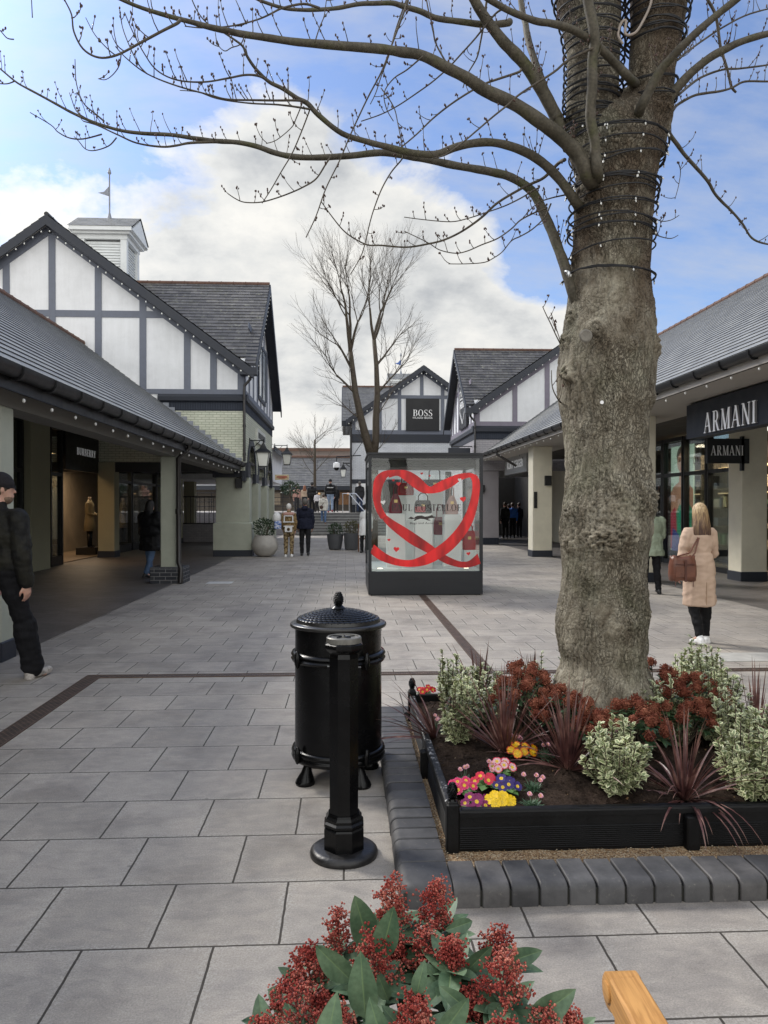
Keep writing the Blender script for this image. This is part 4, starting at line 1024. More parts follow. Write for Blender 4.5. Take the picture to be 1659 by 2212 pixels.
flat('scarf', [(-.5,.02),(-.22,.02),(-.16,.28),(-.3,.42),(-.5,.36)], mat('poster_red', (.35,.03,.05), .5, .3, 3, 0), .007)
flat('trousers', [(-.46,.0),(-.1,.0),(-.12,.16),(-.4,.22)], mat('poster_blue', (.03,.05,.22), .5, .3, 3, 0), .0095)
for sx in (-.08, .09): flat('eye', oval(sx,.855,.04,.009,12), M_hairp, .009)
flat('eyebrow', [(-.14,.875),(-.04,.882),(-.04,.876),(-.14,.869)], M_hairp, .0093); flat('eyebrow', [(.05,.882),(.15,.875),(.15,.869),(.05,.876)], M_hairp, .0093)
flat('mouth', oval(.0,.785,.06,.011,12), mat('poster_lip', (.30,.05,.05), .5), .009)
flat('nose', [(-.02,.85),(.02,.85),(.035,.812),(-.03,.812)], mat('poster_shadow', (.30,.15,.10), .5), .0085)
sans('lettering', 'OX', (V((8.70, on_x(1506, 1000, 8.7).y, on_x(1506, 1003, 8.7).z)), -Y_, Z_, -X_), .22, .42, M_white, t, .004, bold=-.01)

# ================================================================== WALL LAMPS
def lantern(name, x, y, z, sx, label, sc=1.0, rod=.5):
    # hangs from a bracket running from the wall at x to x+sx*rod
    t = thing(name, (x, y, z), label, 'lantern', 'lanterns on brackets along the left wall' if sx > 0 else None)
    cx = x+sx*rod
    mb = MB(); mb.box(*sorted((x, x+sx*.03)), y-.05, y+.05, z-.05, z+.28); mb.tube([(x,y,z+.2),(cx,y,z+.2)], .016, 6)
    mb.tube([(x,y,z-.02),(x+sx*.18,y,z+.02),(x+sx*.34,y,z+.18)], .012, 6); mb.tube([(cx,y,z+.24),(cx,y,z+.06)], .02, 6); mb.build('bracket', M_blackm, t)
    mb = MB(); 
    mb.lathe([(.02,z+.12),(.06,z+.10),(.09,z+.04),(.15*1.1,z-.06),(.31*sc,z-.17),(.31*sc,z-.2)], (cx,y,0), 4, a0=pi/4); mb.build('lamp_hood', M_blackm, t)
    mb = MB(); mb.lathe([(.235*sc,z-.2),(.155*sc,z-.62)], (cx,y,0), 4, a0=pi/4); mb.build('lamp_glass', M_lampgl, t)
    mb = MB()
    for k in range(4):
        a = pi/4+k*pi/2; mb.tube([(cx+.24*sc*math.cos(a), y+.24*sc*math.sin(a), z-.2), (cx+.16*sc*math.cos(a), y+.16*sc*math.sin(a), z-.63)], .012, 4)
    mb.lathe([(.18*sc,z-.62),(.18*sc,z-.66)], (cx,y,0), 4, a0=pi/4); mb.build('lamp_frame', M_blackm, t)
a = at(541, 965, 24.9); lantern('wall_lantern', -3.1, 24.9, a.z, 1, 'nearest black lantern with frosted glass above the first arch', 1.15, .45)
lantern('wall_lantern', -3.1, 33.6, 4.0, 1, 'farther black lantern with frosted glass past the last arch', 1.1, .55)
for i, (px, Y, lab) in enumerate(((736, 46, 'upper small lantern on the far building edge beside the camera'), (736, 48.5, 'lower small lantern on the far building edge beside the camera'))):
    b = at(px, 1020, Y); lantern('wall_lantern', .35, Y, b.z+.35, -1, lab, 1.0, .5)
for nm, x, y, z, lab in (('wall_light', -3.3, 23.97, 2.25, 'small black box wall light on the wide green pier'), ('wall_light', 5.95, 15.38, 2.28, 'small black box wall light on the near cream arcade pillar'), ('wall_light', 6.18, 23.28, 2.32, 'small black box wall light on the middle cream arcade pillar'), ('wall_light', 5.5, 30.86, 2.25, 'small black box wall light on the grey corner pier')):
    t = thing(nm, (x, y, z), lab, 'wall light', 'box wall lights on pillars'); mb = MB(); mb.bbox(x-.1, x+.1, y-.13, y, z-.13, z+.17, .01); mb.build('housing', M_blackm, t); mb = MB(); mb.lathe([(.06,z-.14),(.05,z-.131)], (x,y-.065,0), 12); mb.build('lens', M_lampgl, t)
# intercom/notice on the middle pillar
mb = MB(); a = at(1154, 1080, 23.28); mb.box(5.76, 5.86, 23.27, 23.3, a.z-.25, a.z+.25); tag(mb.build('notice', M_blackm), 'narrow black notice with white mark on the cream pillar edge', 'notice')
# cctv on the far bracket
a = at(727, 1008, 42.5)
t = thing('security_camera', a, 'white dome security camera hanging from a black bracket near the steps', 'security camera')
b = at(768, 994, 42.5); mb = MB(); mb.tube([(a.x, 42.5, a.z+.55), (b.x+.3, 42.5, a.z+.62)], .03, 6); mb.tube([(a.x,42.5,a.z+.55),(a.x,42.5,a.z+.2)], .03, 6); mb.tube([(.35,42.5,a.z+1.4),(b.x+.35,42.5,a.z+1.4)], .02, 6); mb.tube([(.4,42.5,a.z+.6),(.9,42.5,a.z+1.35)], .02, 6); mb.box(.28,.36,42.4,44,a.z+.5,a.z+.66); mb.build('bracket', M_blackm, t)
mb = MB(); mb.lathe([(.05,a.z+.25),(.17,a.z+.2),(.19,a.z+.0),(.18,a.z-.05)], (a.x,42.5,0), 14); mb.build('housing', M_white, t, smooth=40)
mb = MB(); mb.ell((a.x,42.5,a.z-.06), (.15,.15,.17), 12, 8); mb.build('dome', M_black, t, smooth=True)
# handrail
t = thing('handrail', (.3, 41, 0), 'brushed steel handrail at the right side of the steps', 'handrail')
for dx, Y0 in ((0, 0), (.75, 0)):
    mb = MB(); p = at(741, 1066, 43.6); x = p.x+dx*.5
    pts = [(x-.02, 44.0, TZ), (x-.02, 43.9, p.z), (x+.35, 43.4, p.z), (x+1.45, 40.7, .95), (x+1.45, 40.7, 0)]
    mb.tube(pts, .028, 8); mb.tube([(x+.35,43.4,p.z),(x+.35,43.4,TZ-.05)], .022, 8); mb.build('rail', M_metal, t, smooth=40)
# terrace railing left
t = thing('railing', (-4, 42.9, TZ), 'thin steel railing on the terrace edge left of the steps', 'railing')
mb = MB()
for z in (.35,.6,.85,1.1): mb.tube([(-9,42.9,TZ+z),(-2.7,42.9,TZ+z)], .018, 6)
for i in range(9): x = -9+i*.787; mb.tube([(x,42.9,TZ),(x,42.9,TZ+1.1)], .022, 6)
mb.build('rail', M_blackm, t)
t = thing('railing', (-5.6, 33, 0), 'black balustrade with pale panel seen through the left arcade opening', 'railing')
mb = MB(); mb.box(-8,-3.2,34.0,34.05,1.95,2.0); mb.box(-8,-3.2,34.0,34.05,.78,.83)
for i in range(24): x = -8+i*.2; mb.box(x,x+.025,34.01,34.04,.83,1.95)
mb.build('bars', M_blackm, t)
mb = MB(); mb.box(-8,-3.2,33.9,34.15,0,.78); mb.build('base_wall', M_greybr, t)

# ================================================================== GLASS DISPLAY CASE
sA = gp(796, 1287); sx0 = sA.x; sy0 = sA.y; SW = 2.0; SD = 2.0; SH = 2.45
t = thing('display_case', (sx0, sy0, 0), 'free standing glass display case on a navy base with a red ribbon heart', 'display case')
M_case = mat('case_navy', (.008,.010,.014), .4, .1, 4, .05)
# slight turn of the case around its front left corner
ROT = math.radians(-1.2)
mb = MB(); mb.bbox(sx0, sx0+SW, sy0, sy0+SD, .02, .42, .012); mb.box(sx0+.04, sx0+SW-.04, sy0+.04, sy0+SD-.04, 0, .02)
for xx in (.42, 1.16): mb.box(sx0+xx, sx0+xx+.44, sy0-.006, sy0, .285, .297)
cbase = mb.build('base', M_case, t)
mb = MB(); f = .055
for xx in (sx0, sx0+SW-f):
    for yy in (sy0, sy0+SD-f): mb.box(xx, xx+f, yy, yy+f, .42, SH-.06)
mb.box(sx0, sx0+SW, sy0, sy0+f, SH-.06, SH); mb.box(sx0, sx0+SW, sy0+SD-f, sy0+SD, SH-.06, SH); mb.box(sx0, sx0+f, sy0+f, sy0+SD-f, SH-.06, SH); mb.box(sx0+SW-f, sx0+SW, sy0+f, sy0+SD-f, SH-.06, SH)
mb.build('frame', M_case, t)
mb = MB(); mb.box(sx0-.02, sx0+SW+.02, sy0-.02, sy0+SD+.02, SH+.001, SH+.035); mb.build('canopy', M_case, t)
mb = MB(); mb.box(sx0+f, sx0+SW-f, sy0+.012, sy0+.022, .42, SH-.06); mb.box(sx0+f, sx0+SW-f, sy0+SD-.022, sy0+SD-.012, .42, SH-.06)
mb.box(sx0+.012, sx0+.022, sy0+f, sy0+SD-f, .42, SH-.06); mb.box(sx0+SW-.022, sx0+SW-.012, sy0+f, sy0+SD-f, .42, SH-.06)
M_cg = glassmat('case_glass', (.96,.98,.97), .02, .02, .35); mb.build('glass', M_cg, t)
mb = MB(); mb.box(sx0+f, sx0+SW-f, sy0+f, sy0+SD-f, .42, .455); mb.build('floor_panel', mat('case_floor_white', (.72,.75,.74), .3, .03, 3, 0), t)
mb = MB(); mb.box(sx0+f, sx0+SW-f, sy0+.5, sy0+SD-.5, SH-.2, SH-.06); mb.build('light_tray', M_blackm, t)
for xx in (.15, 1.68):
    mb = MB(); mb.lathe([(.045,.456),(.045,.462)], (sx0+xx+.06, sy0+.22, 0), 14); mb.build('spotlight', emat('case_spot', (1,.9,.7), 2.0), t)
PXM = 377.0
def CP(zx, zy):
    zx = min(max(zx, 266), 990); return V((sx0+(zx-250)/PXM*1.0*(SW/2.005), sy0+.004, (1895-zy)/PXM*(SH/2.44)))
def ribbon(name, pts, m, yoff, fold=None):
    sp_ = spline(pts, 10); mb = MB(); Lr = []
    for i, (x, z, wd) in enumerate(sp_):
        x0, z0, _ = sp_[max(0, i-1)]; x1, z1, _ = sp_[min(len(sp_)-1, i+1)]
        dx, dz = x1-x0, z1-z0; l = math.hypot(dx, dz) or 1; nx, nz = -dz/l*wd/2, dx/l*wd/2
        a, b = CP(x+nx, z+nz), CP(x-nx, z-nz); a.y = sy0+yoff; b.y = sy0+yoff
        Lr.append((a, b))
    for (a, b), (c, d) in zip(Lr[:-1], Lr[1:]): mb.face([a, b, d, c])
    return mb.build(name, m, t, fix=False)
def satin(name, c0, c1):
    m, n_, b_ = nt(name); tt = tex(n_, 'Noise', mapping(n_, posn(n_), rot=(0,.6,0), sc=(1.6,1,.5)), Scale=3.4, Detail=2)
    L(n_, ramp(n_, tt.outputs[0], [(.35, c0), (.65, c1)]), b_.inputs['Base Color']); b_.inputs['Roughness'].default_value = .35; return m
M_red = satin('red_satin', (.42,.004,.006), (.90,.016,.018)); M_redd = satin('dark_red_satin', (.20,.003,.004), (.62,.008,.010))
def clampx(pts): return [(min(max(x, 268), 988), z, w_) for x, z, w_ in pts]
ribbon('ribbon', clampx([(268,1583,58),(330,1632,58),(400,1665,48),(470,1682,44),(540,1684,48),(620,1663,66),(700,1622,74),(780,1565,76),(850,1490,72),(905,1405,66),(940,1310,56),(958,1220,50),(958,1150,50),(940,1112,40)]), M_red, -.004)
ribbon('ribbon', clampx([(962,1125,20),(920,1108,30),(850,1122,44),(780,1158,66),(710,1190,62),(660,1206,44),(610,1192,64),(560,1152,76),(500,1112,66),(440,1094,40),(380,1102,50)]), M_red, -.002)
ribbon('ribbon', clampx([(440,1090,18),(370,1100,44),(325,1140,66),(308,1200,58),(306,1270,50),(320,1330,44),(350,1385,44)]), M_red, -.0055)
ribbon('ribbon', clampx([(345,1375,34),(400,1425,52),(470,1475,66),(550,1530,72),(640,1585,60),(700,1625,50),(770,1665,48),(850,1692,40),(920,1690,44),(988,1652,70)]), M_redd, -.001)
def heart(cx, cz, r, m, tilt=0):
    mb = MB(); pts = []
    for i in range(26):
        a = 2*pi*i/26; x = 16*math.sin(a)**3/16; z = (13*math.cos(a)-5*math.cos(2*a)-2*math.cos(3*a)-math.cos(4*a))/16
        c_, s_ = math.cos(tilt), math.sin(tilt); pts.append(CP(cx+r*(x*c_-z*s_), cz-r*(x*s_+z*c_)))
    for p in pts: p.y = sy0-.0075
    mb.face(pts); return mb.build('heart', m, t, fix=False)
M_whs = mat('white_sticker', (.7,.7,.68), .4, .02, 3, 0)
for cx, cz, r, m, tl in ((413,1142,10,M_red,.1),(447,1166,15,M_red,0),(600,1098,9,M_red,0),(652,1113,7,M_red,.1),(873,1265,20,M_red,.1),(384,1531,10,M_red,.1),(433,1592,19,M_red,-.1),(909,1622,13,M_red,.2),(346,1286,16,M_whs,.2),(850,1139,12,M_whs,.1)): heart(cx, cz, r, m, tl)
M_ink = mat('black_lettering', (.03,.022,.02), .5, .05, 3, 0)
mb = MB(); c = CP(632, 1342); c.y = sy0-.006; serif(mb, 'PAUL COSTELLOE', (c, X_, Z_, -Y_), .115, 1.22, (0, .0025)); mb.build('lettering', M_ink, t)
c = CP(636, 1432); c.y = sy0-.006; sans('lettering', 'Bags and Accessories', (c, X_, Z_, -Y_), .045, .60, M_ink, t, .003)
mb = MB()  # leaping animal emblem silhouette
em = [(510,1392),(528,1380),(548,1388),(570,1374),(600,1372),(622,1380),(648,1376),(668,1368),(676,1378),(697,1381),(680,1388),(655,1390),(640,1396),(660,1402),(648,1406),(618,1396),(590,1394),(566,1400),(552,1408),(546,1402),(562,1392),(535,1396)]
pts = [CP(*p) for p in em]
for p in pts: p.y = sy0-.0072
bm_ = MB(); bm_.face(pts); bm_.build('emblem', M_ink, t, fix=False)
# pedestals with bags inside
M_ped = mat('pedestal_white', (.86,.87,.86), .5, .03, 3, 0)
def bagthing(name, c, w_, h_, d_, m, label, handle=.16, shape=0, hm=None):
    b = thing(name, c, label, 'handbag')
    mb = MB(); x, y, z = c; rr = []
    prof = [(0,.86),(.06,.97),(.3,1.0),(.7,.93),(.94,.82),(1,.7)] if shape == 0 else [(0,.9),(.05,1),(.35,1.02),(.7,.7),(1,.34)]
    for f_, k_ in prof:
        rr.append([V((x+w_/2*k_*math.copysign(abs(math.cos(a))**.4, math.cos(a)), y+d_/2*(1-.45*f_)*math.copysign(abs(math.sin(a))**.6, math.sin(a)), z+h_*f_)) for a in [2*pi*j/24 for j in range(24)]])
    mb.loft(rr); mb.build('body', m, b, smooth=50)
    for sy in (-.25, .25):
        mb = MB(); k_ = w_*(.26 if shape == 0 else .15)
        mb.tube([(x-k_, y+sy*d_, z+h_*.8), (x-k_*.95, y+sy*d_*.9, z+h_+handle*.6), (x-k_*.5, y+sy*d_*.8, z+h_+handle*.95), (x, y+sy*d_*.8, z+h_+handle), (x+k_*.5, y+sy*d_*.8, z+h_+handle*.95), (x+k_*.95, y+sy*d_*.9, z+h_+handle*.6), (x+k_, y+sy*d_, z+h_*.8)], .008, 8); mb.build('handle', hm or m, b, smooth=40)
    mb = MB(); mb.box(x-.03, x+.03, y-d_*.44-.012, y-d_*.44, z+h_*.55, z+h_*.7); mb.build('clasp', mat('gold_'+name, (.6,.42,.18), .3, metal=1), b)
    return b
def pedestal(zx0, zx1, ztop, yy, label):
    a, b = CP(zx0, 0), CP(zx1, 0); zt = CP(0, ztop).z
    k = (sy0+yy)/sy0
    x0, x1 = a.x*k, b.x*k; zt = CAMZ+(zt-CAMZ)*k
    mb = MB(); mb.bbox(x0, x1, sy0+yy, sy0+yy+(x1-x0), .456, zt, .006); tag(mb.build('pedestal', M_ped), label, 'pedestal', 'white pedestals in the display case')
    return V(((x0+x1)/2, sy0+yy+(x1-x0)/2, zt+.002)), x1-x0
M_burg = mat('burgundy_leather', (.16,.012,.03), .35, .15, 10, .1, 200); M_blkl = mat('black_leather', (.012,.012,.014), .35, .15, 10, .1, 200); M_pinkl = mat('blush_leather', (.50,.30,.27), .4, .1, 10, .1, 200); M_redl = mat('red_leather', (.4,.012,.02), .35, .15, 10, .1, 200)
c, w_ = pedestal(372, 492, 1360, .55, 'left white pedestal carrying the tall burgundy bag'); bagthing('handbag', c, .24, .36, .13, M_burg, 'tall burgundy drawstring bag on the left pedestal', .18, 1)
c, w_ = pedestal(556, 672, 1360, .45, 'middle white pedestal carrying the black tote'); bagthing('handbag', c, .33, .24, .14, M_blkl, 'structured black handbag with upright handles on the middle pedestal', .13)
c, w_ = pedestal(750, 862, 1365, .6, 'right white pedestal carrying the blush bag'); bagthing('handbag', c, .24, .34, .13, M_pinkl, 'blush pink bucket bag on the right pedestal', .16, 1)
c, w_ = pedestal(690, 760, 1500, 1.2, 'low white pedestal at the back of the case with a crimson bag'); bagthing('handbag', c, .25, .34, .12, M_burg, 'crimson bag behind the middle pedestal', .24)
c, w_ = pedestal(440, 560, 1240, 1.45, 'tallest white pedestal at the rear left with a red bag'); bagthing('handbag', c, .32, .24, .14, M_redl, 'glossy red handbag high at the rear left of the case', .2)
c, w_ = pedestal(640, 740, 1210, 1.5, 'tallest white pedestal at the rear right with a black bag'); bagthing('handbag', c, .42, .22, .14, M_blkl, 'black tote high at the rear right of the case', .25)
c, w_ = pedestal(880, 960, 1600, .9, 'short white pedestal at the right side of the case with a red tote'); bagthing('handbag', c, .25, .36, .12, M_redl, 'upright red tote at the right side of the case', .12)
# small price card by the black bag
a = CP(604, 1340); t_ = MB(); t_.box(a.x-.08, a.x+.1, sy0+.44, sy0+.445, a.z-.03, a.z+.07); tag(t_.build('price_card', M_redl), 'small red card in front of the black handbag', 'card')

# ================================================================== LITTER BIN
bc = V((gp(732, 1648).x, 4.42, 0)); 
bc.x = at(731, 1500, 4.42).x
t = thing('litter_bin', bc, 'black cast iron litter bin with scale patterned domed lid and pine cone finial', 'litter bin')
R0 = .247
mb = MB(); mb.lathe([(R0*.9,.115),(R0+.002,.125),(R0,.86),(R0-.01,.86)], (bc.x,bc.y,0), 72); body = mb.build('body', M_black, t, smooth=40)
def band(z, h, e): 
    mb = MB(); mb.lathe([(R0,z-h),(R0+e*.7,z-h*.9),(R0+e,z-h*.4),(R0+e*.55,z),(R0+e,z+h*.4),(R0+e*.7,z+h*.9),(R0,z+h)], (bc.x,bc.y,0), 72, cap=False); mb.build('band', M_black, body, smooth=60)
band(.152, .034, .022); band(.70, .03, .024)
mb = MB()
for k in range(4):
    a = math.radians(215+90*k); cx_, cy_ = bc.x+.205*math.cos(a), bc.y+.205*math.sin(a)
    for ii, mm in ((0, mb),): pass
    lg = MB(); dx, dy = math.cos(a), math.sin(a)
    prof = [(.0,.052,.02),(.012,.056,.02),(.03,.05,.018),(.07,.030,.01),(.11,.022,0),(.118,.033,0),(.128,.024,0),(.14,.03,0),(.16,.04,0)]
    lg.loft([[V((cx_+dx*o_+r_*math.cos(b_), cy_+dy*o_+r_*math.sin(b_), z_)) for b_ in [2*pi*j/14 for j in range(14)]] for z_, r_, o_ in prof]); lg.build('leg', M_black, t, smooth=40)
    for z_ in (.17, .70): mb2 = MB(); mb2.ell((bc.x+(R0+.028)*dx, bc.y+(R0+.028)*dy, z_), (.018,.018,.05), 8, 6); mb2.build('lug', M_black, body, smooth=True)
RL = .276
mb = MB(); mb.lathe([(.2,.868),(RL-.004,.866),(RL,.872),(RL,.882),(RL-.005,.887),(R0-.005,.892),(R0-.01,.91)], (bc.x,bc.y,0), 80); lid = mb.build('lid', mat('worn_lid_iron', (.02,.019,.018), .3, .5, 14, .12, 45, spec=.5, dist=.002), t, smooth=50)
mb = MB(); dome = lambda r: .895+.060*(1-(r/R0)**2)**.9 if r < R0 else .895
mb.lathe([(R0-.01,.888)]+[(R0*f_, dome(R0*f_)) for f_ in (.97,.9,.8,.7,.6,.5,.4,.3,.2,.1)]+[(.005,.9545)], (bc.x,bc.y,0), 60); mb.build('dome', M_black, lid, smooth=True)
mb = MB(); rows = 10
for i in range(rows):
    r_ = R0*(.965-.086*i); nn = 44 if i < 5 else 30 if i < 8 else 18
    wdt = 2*pi*r_/nn*.53; ln_ = R0*.125
    for j in range(nn):
        a = 2*pi*(j+.5*(i % 2))/nn; ca, sa = math.cos(a), math.sin(a)
        P_ = []
        for u, v in ((-1,-.5),(-1,.3),(-.7,.75),(0,1),(.7,.75),(1,.3),(1,-.5)):
            rr_ = r_-ln_*.5+ln_*.5*v; h_ = dome(min(max(rr_, .0), R0*.999))+.0045+.004*(v > .2)
            P_.append(V((bc.x+rr_*ca-u*wdt*sa, bc.y+rr_*sa+u*wdt*ca, h_)))
        ctr = V((bc.x+(r_-ln_*.3)*ca, bc.y+(r_-ln_*.3)*sa, dome(max(r_-ln_*.3, 0))+.0125))
        b0 = len(mb.v); mb.v += P_+[ctr]+[p_-V((0,0,.01)) for p_ in P_]
        for q in range(7): mb.fi((b0+q, b0+(q+1) % 7, b0+7)); mb.fi((b0+8+q, b0+8+(q+1) % 7, b0+(q+1) % 7, b0+q))
mb.build('scales', M_black, lid, smooth=35)
def pinecone(mb, x, y, z, r, h, n=9, rows=8, mat_=None):
    core = [(r*.9*math.sin(pi*min(max(.08+.84*i/10, 0), 1))**.7*(1-.25*i/10), z+h*i/10) for i in range(11)]
    mb.lathe(core, (x,y,0), 16)
    for i in range(rows):
        f_ = (i+.5)/rows; rr_ = r*.9*math.sin(pi*(.08+.84*f_))**.7*(1-.25*f_); zz_ = z+h*f_
        for j in range(n):
            a = 2*pi*(j+.5*(i % 2))/n
            mb.oct((x+rr_*math.cos(a), y+rr_*math.sin(a), zz_), r*.26, r*.24)
mb = MB(); mb.lathe([(.05,.935),(.05,.952),(.036,.958),(.042,.966),(.03,.976),(.022,.984)], (bc.x,bc.y,0), 24); pinecone(mb, bc.x, bc.y, .977, .032, .082); mb.build('finial', M_black, lid, smooth=50)

# ================================================================== ASHTRAY POST
pc = V((0, 3.42, 0)); pc.x = at(743, 1800, 3.42).x
t = thing('ashtray_post', pc, 'slim black octagonal cast iron ashtray post on a round base in front of the bin', 'ashtray post')
mb = MB(); mb.lathe([(.150,0),(.152,.012),(.148,.024),(.136,.032),(.128,.036)], (pc.x,pc.y,0), 64); mb.build('base', mat('dusty_iron', (.012,.011,.011), .4, .8, 20, .35, 60, dirt=.2), t, smooth=40)
a8 = pi/8
mb = MB(); mb.lathe([(.094,.036),(.094,.125),(.088,.132),(.094,.14),(.094,.15),(.084,.158),(.086,.17),(.078,.18),(.074,.19)], (pc.x,pc.y,0), 8, a0=a8); mb.build('foot', M_black, t)
mb = MB(); mb.lathe([(.068,.19),(.069,.88),(.066,.9)], (pc.x,pc.y,0), 8, a0=a8); mb.build('shaft', M_black, t)
mb = MB(); mb.lathe([(.066,.9),(.086,.92),(.089,.925),(.089,.94),(.08,.946)], (pc.x,pc.y,0), 8, a0=a8); mb.build('collar', M_black, t)
mb = MB(); mb.lathe([(.078,.946),(.078,.968),(.074,.972),(.066,.972),(.064,.967),(.03,.968),(.028,.96)], (pc.x,pc.y,0), 40)
cp_ = mb.build('cap', mat('worn_grey_cap', (.16,.155,.14), .45, .5, 14, .3, 40, metal=.4), t, smooth=40)
mb = MB()
for k in range(5):
    a = 2*pi*k/5; mb.tube([(pc.x+.012*math.cos(a), pc.y+.012*math.sin(a), .971), (pc.x+.05*math.cos(a+.3), pc.y+.05*math.sin(a+.3), .972)], .003, 5)
mb.build('holes', M_black, cp_)
mb = MB(); mb.box(pc.x+.062, pc.x+.076, pc.y-.02, pc.y+.01, .80, .835); mb.box(pc.x-.074, pc.x-.06, pc.y-.02, pc.y+.01, .81, .84); mb.build('lock', M_black, t)

# ================================================================== ROUND POTS
def leafy(mb, c, rx, rz, n_, ls, rr, flat=.0):
    for i in range(n_):
        while True:
            p = V((rr.uniform(-1,1), rr.uniform(-1,1), rr.uniform(-1,1)))
            if p.length < 1: break
        if p.length < .55 and rr.random() < .6: p = p.normalized()*rr.uniform(.6, 1)
        k = 1+.35*mnoise.noise(p*2.2+V((c[0],c[1],0)))
        q = V(c)+V((p.x*rx, p.y*rx, p.z*rz))*k
        d = (p+V((rr.uniform(-.7,.7), rr.uniform(-.7,.7), rr.uniform(-.2,.9)))).normalized()
        s_ = d.orthogonal().normalized(); s_ = Matrix.Rotation(rr.uniform(0,6.28), 3, d) @ s_; l_ = ls*rr.uniform(.7,1.2)
        mb.face([q, q+d*l_*.45+s_*l_*.28, q+d*l_, q+d*l_*.45-s_*l_*.28])
def leafmat(name, c1, c2, rough=.45):
    m, n_, b_ = nt(name); p = posn(n_); tt = tex(n_, 'Noise', p, Scale=30, Detail=2); t2 = tex(n_, 'Noise', p, Scale=6)
    L(n_, ramp(n_, mth(n_, 'ADD', mth(n_, 'MULTIPLY', tt.outputs[0], .6), mth(n_, 'MULTIPLY', t2.outputs[0], .4)), [(.35, c1), (.65, c2)]), b_.inputs['Base Color']); b_.inputs['Roughness'].default_value = rough
    b_.inputs['Subsurface Weight'].default_value = 0; return m
M_leafd = leafmat('dark_leaf', (.012,.028,.010), (.045,.085,.03))
M_wood = mat('twig_wood', (.09,.07,.05), .8, .2, 20)
def pot(x, y, prof, m, label, plabel, prx, prz, nleaf, lm, seed, ls=.06, pz=None):
    H_ = prof[-1][1]; o = thing('planter_pot', (x,y,0), label, 'plant pot')
    mb = MB(); mb.lathe(prof+[(prof[-1][0]-.04, H_-.005), (prof[-1][0]-.06, H_-.06)], (x,y,0), 40); mb.build('bowl', m, o, smooth=40)
    mb = MB(); mb.lathe([(prof[-1][0]-.05, H_-.08), (prof[-1][0]-.05, H_-.05)], (x,y,0), 30); mb.build('soil', M_dark, o)
    s_ = thing('shrub', (x,y,H_-.05), plabel, 'shrub'); rr = random.Random(seed)
    mb = MB(); leafy(mb, (x,y,H_+prz*.75), prx, prz, nleaf, ls, rr); mb.build('foliage', lm, s_, fix=False)
    mb = MB()
    for i in range(9): a = rr.uniform(0,6.3); mb.tube([(x+.05*math.cos(a),y+.05*math.sin(a),H_-.06),(x+prx*.5*math.cos(a),y+prx*.5*math.sin(a),H_+prz*.9)], .008, 5)
    mb.build('stem', M_wood, s_)
M_pot = mat('pale_concrete_pot', (.42,.40,.37), .75, .1, 5, .2, 60, dirt=.5); M_potd = mat('dark_stone_pot', (.07,.073,.08), .6, .15, 5, .2, 60)
g = gp(573, 1204); g = V((at(573,1190,24.0).x, 23.9, 0))
pot(g.x+.0, 23.9, [(.16,0),(.28,.06),(.40,.24),(.415,.36),(.37,.52),(.30,.66)], M_pot, 'round pale concrete planter beside the wide green pier', 'dark green shrub in the round concrete planter', .34, .30, 900, M_leafd, 3)
g = at(724, 1185, 27.6)
pot(g.x, 27.6, [(.17,0),(.22,.03),(.27,.3),(.30,.56)], M_potd, 'left one of two dark grey planters standing before the steps', 'dark feathery plant in the left grey planter', .26, .22, 600, M_leafd, 4)
g = at(759, 1185, 27.4)
M_leafm = leafmat('mixed_leaf', (.03,.035,.012), (.13,.12,.05))
pot(g.x, 27.4, [(.19,0),(.23,.03),(.26,.3),(.27,.6)], M_potd, 'right one of two dark grey planters beside the display case', 'olive and rust coloured plant in the right grey planter', .27, .25, 600, M_leafm, 5)
g = at(622, 1045, 40)
mb = MB()
t = thing('shrub', (g.x, 41.5, 0), 'dark green bush beyond the arches near the terrace railing', 'shrub'); rr = random.Random(8)
leafy(mb, (g.x, 41.5, g.z-.2), .5, .35, 500, .12, rr); mb.build('foliage', M_leafd, t, fix=False); mb = MB(); mb.tube([(g.x,41.5,0),(g.x,41.5,g.z)], .05, 6); mb.build('trunk', M_wood, t)

# ================================================================== MANNEQUINS in the left window
def mannequin(px, Y, label, coat, hz=0.25):
    b = V((-8.15, Y, 0.03)); t = thing('mannequin', b, label, 'mannequin', 'mannequins in the left shop window')
    mb = MB(); x, y, z0 = b.x, b.y, hz
    mb.box(x-.3, x+.3, y-.4, y+.4, .03, hz); mb.build('base', M_dark, t)
    mb = MB(); E = lambda z, rx, ry: [V((x+rx*math.cos(2*pi*j/20), y+ry*math.sin(2*pi*j/20), z0+z)) for j in range(20)]
    mb.loft([E(.52,.17,.27),(E(.8,.16,.24)),E(1.02,.12,.17),E(1.2,.14,.2),E(1.38,.12,.23),E(1.46,.07,.12),E(1.52,.05,.06)]); 
    for s_ in (-1,1): mb.cap((x,y+s_*.2,z0+1.38), (x+.03,y+s_*.27,z0+1.1), .055, .05); mb.cap((x+.03,y+s_*.27,z0+1.1), (x+.16,y+s_*.14,z0+1.03), .05, .04)
    mb.build('coat', coat, t, smooth=True)
    mb = MB()
    for s_ in (-1,1): mb.tube([(x,y+s_*.08,z0+.55),(x,y+s_*.08,z0+.03)], [.075,.045], 10); mb.ell((x+.05,y+s_*.08,z0+.03), (.1,.04,.03))
    mb.build('trousers', M_blackm, t, smooth=True)
    mb = MB(); mb.tube([(x,y,z0+1.5),(x,y,z0+1.6)], [.05,.045], 10); mb.build('neck', mat('mannequin_cream', (.6,.5,.4), .5), t, smooth=True)
mannequin(200, 20.9-.1, 'headless mannequin in a tan trench coat behind the left shop glass', mat('tan_trench', (.42,.24,.10), .8, .2, 6))
mannequin(235, 24.9, 'headless mannequin in an olive jacket further along the left window', mat('olive_coat', (.3,.25,.15), .8, .2, 6))
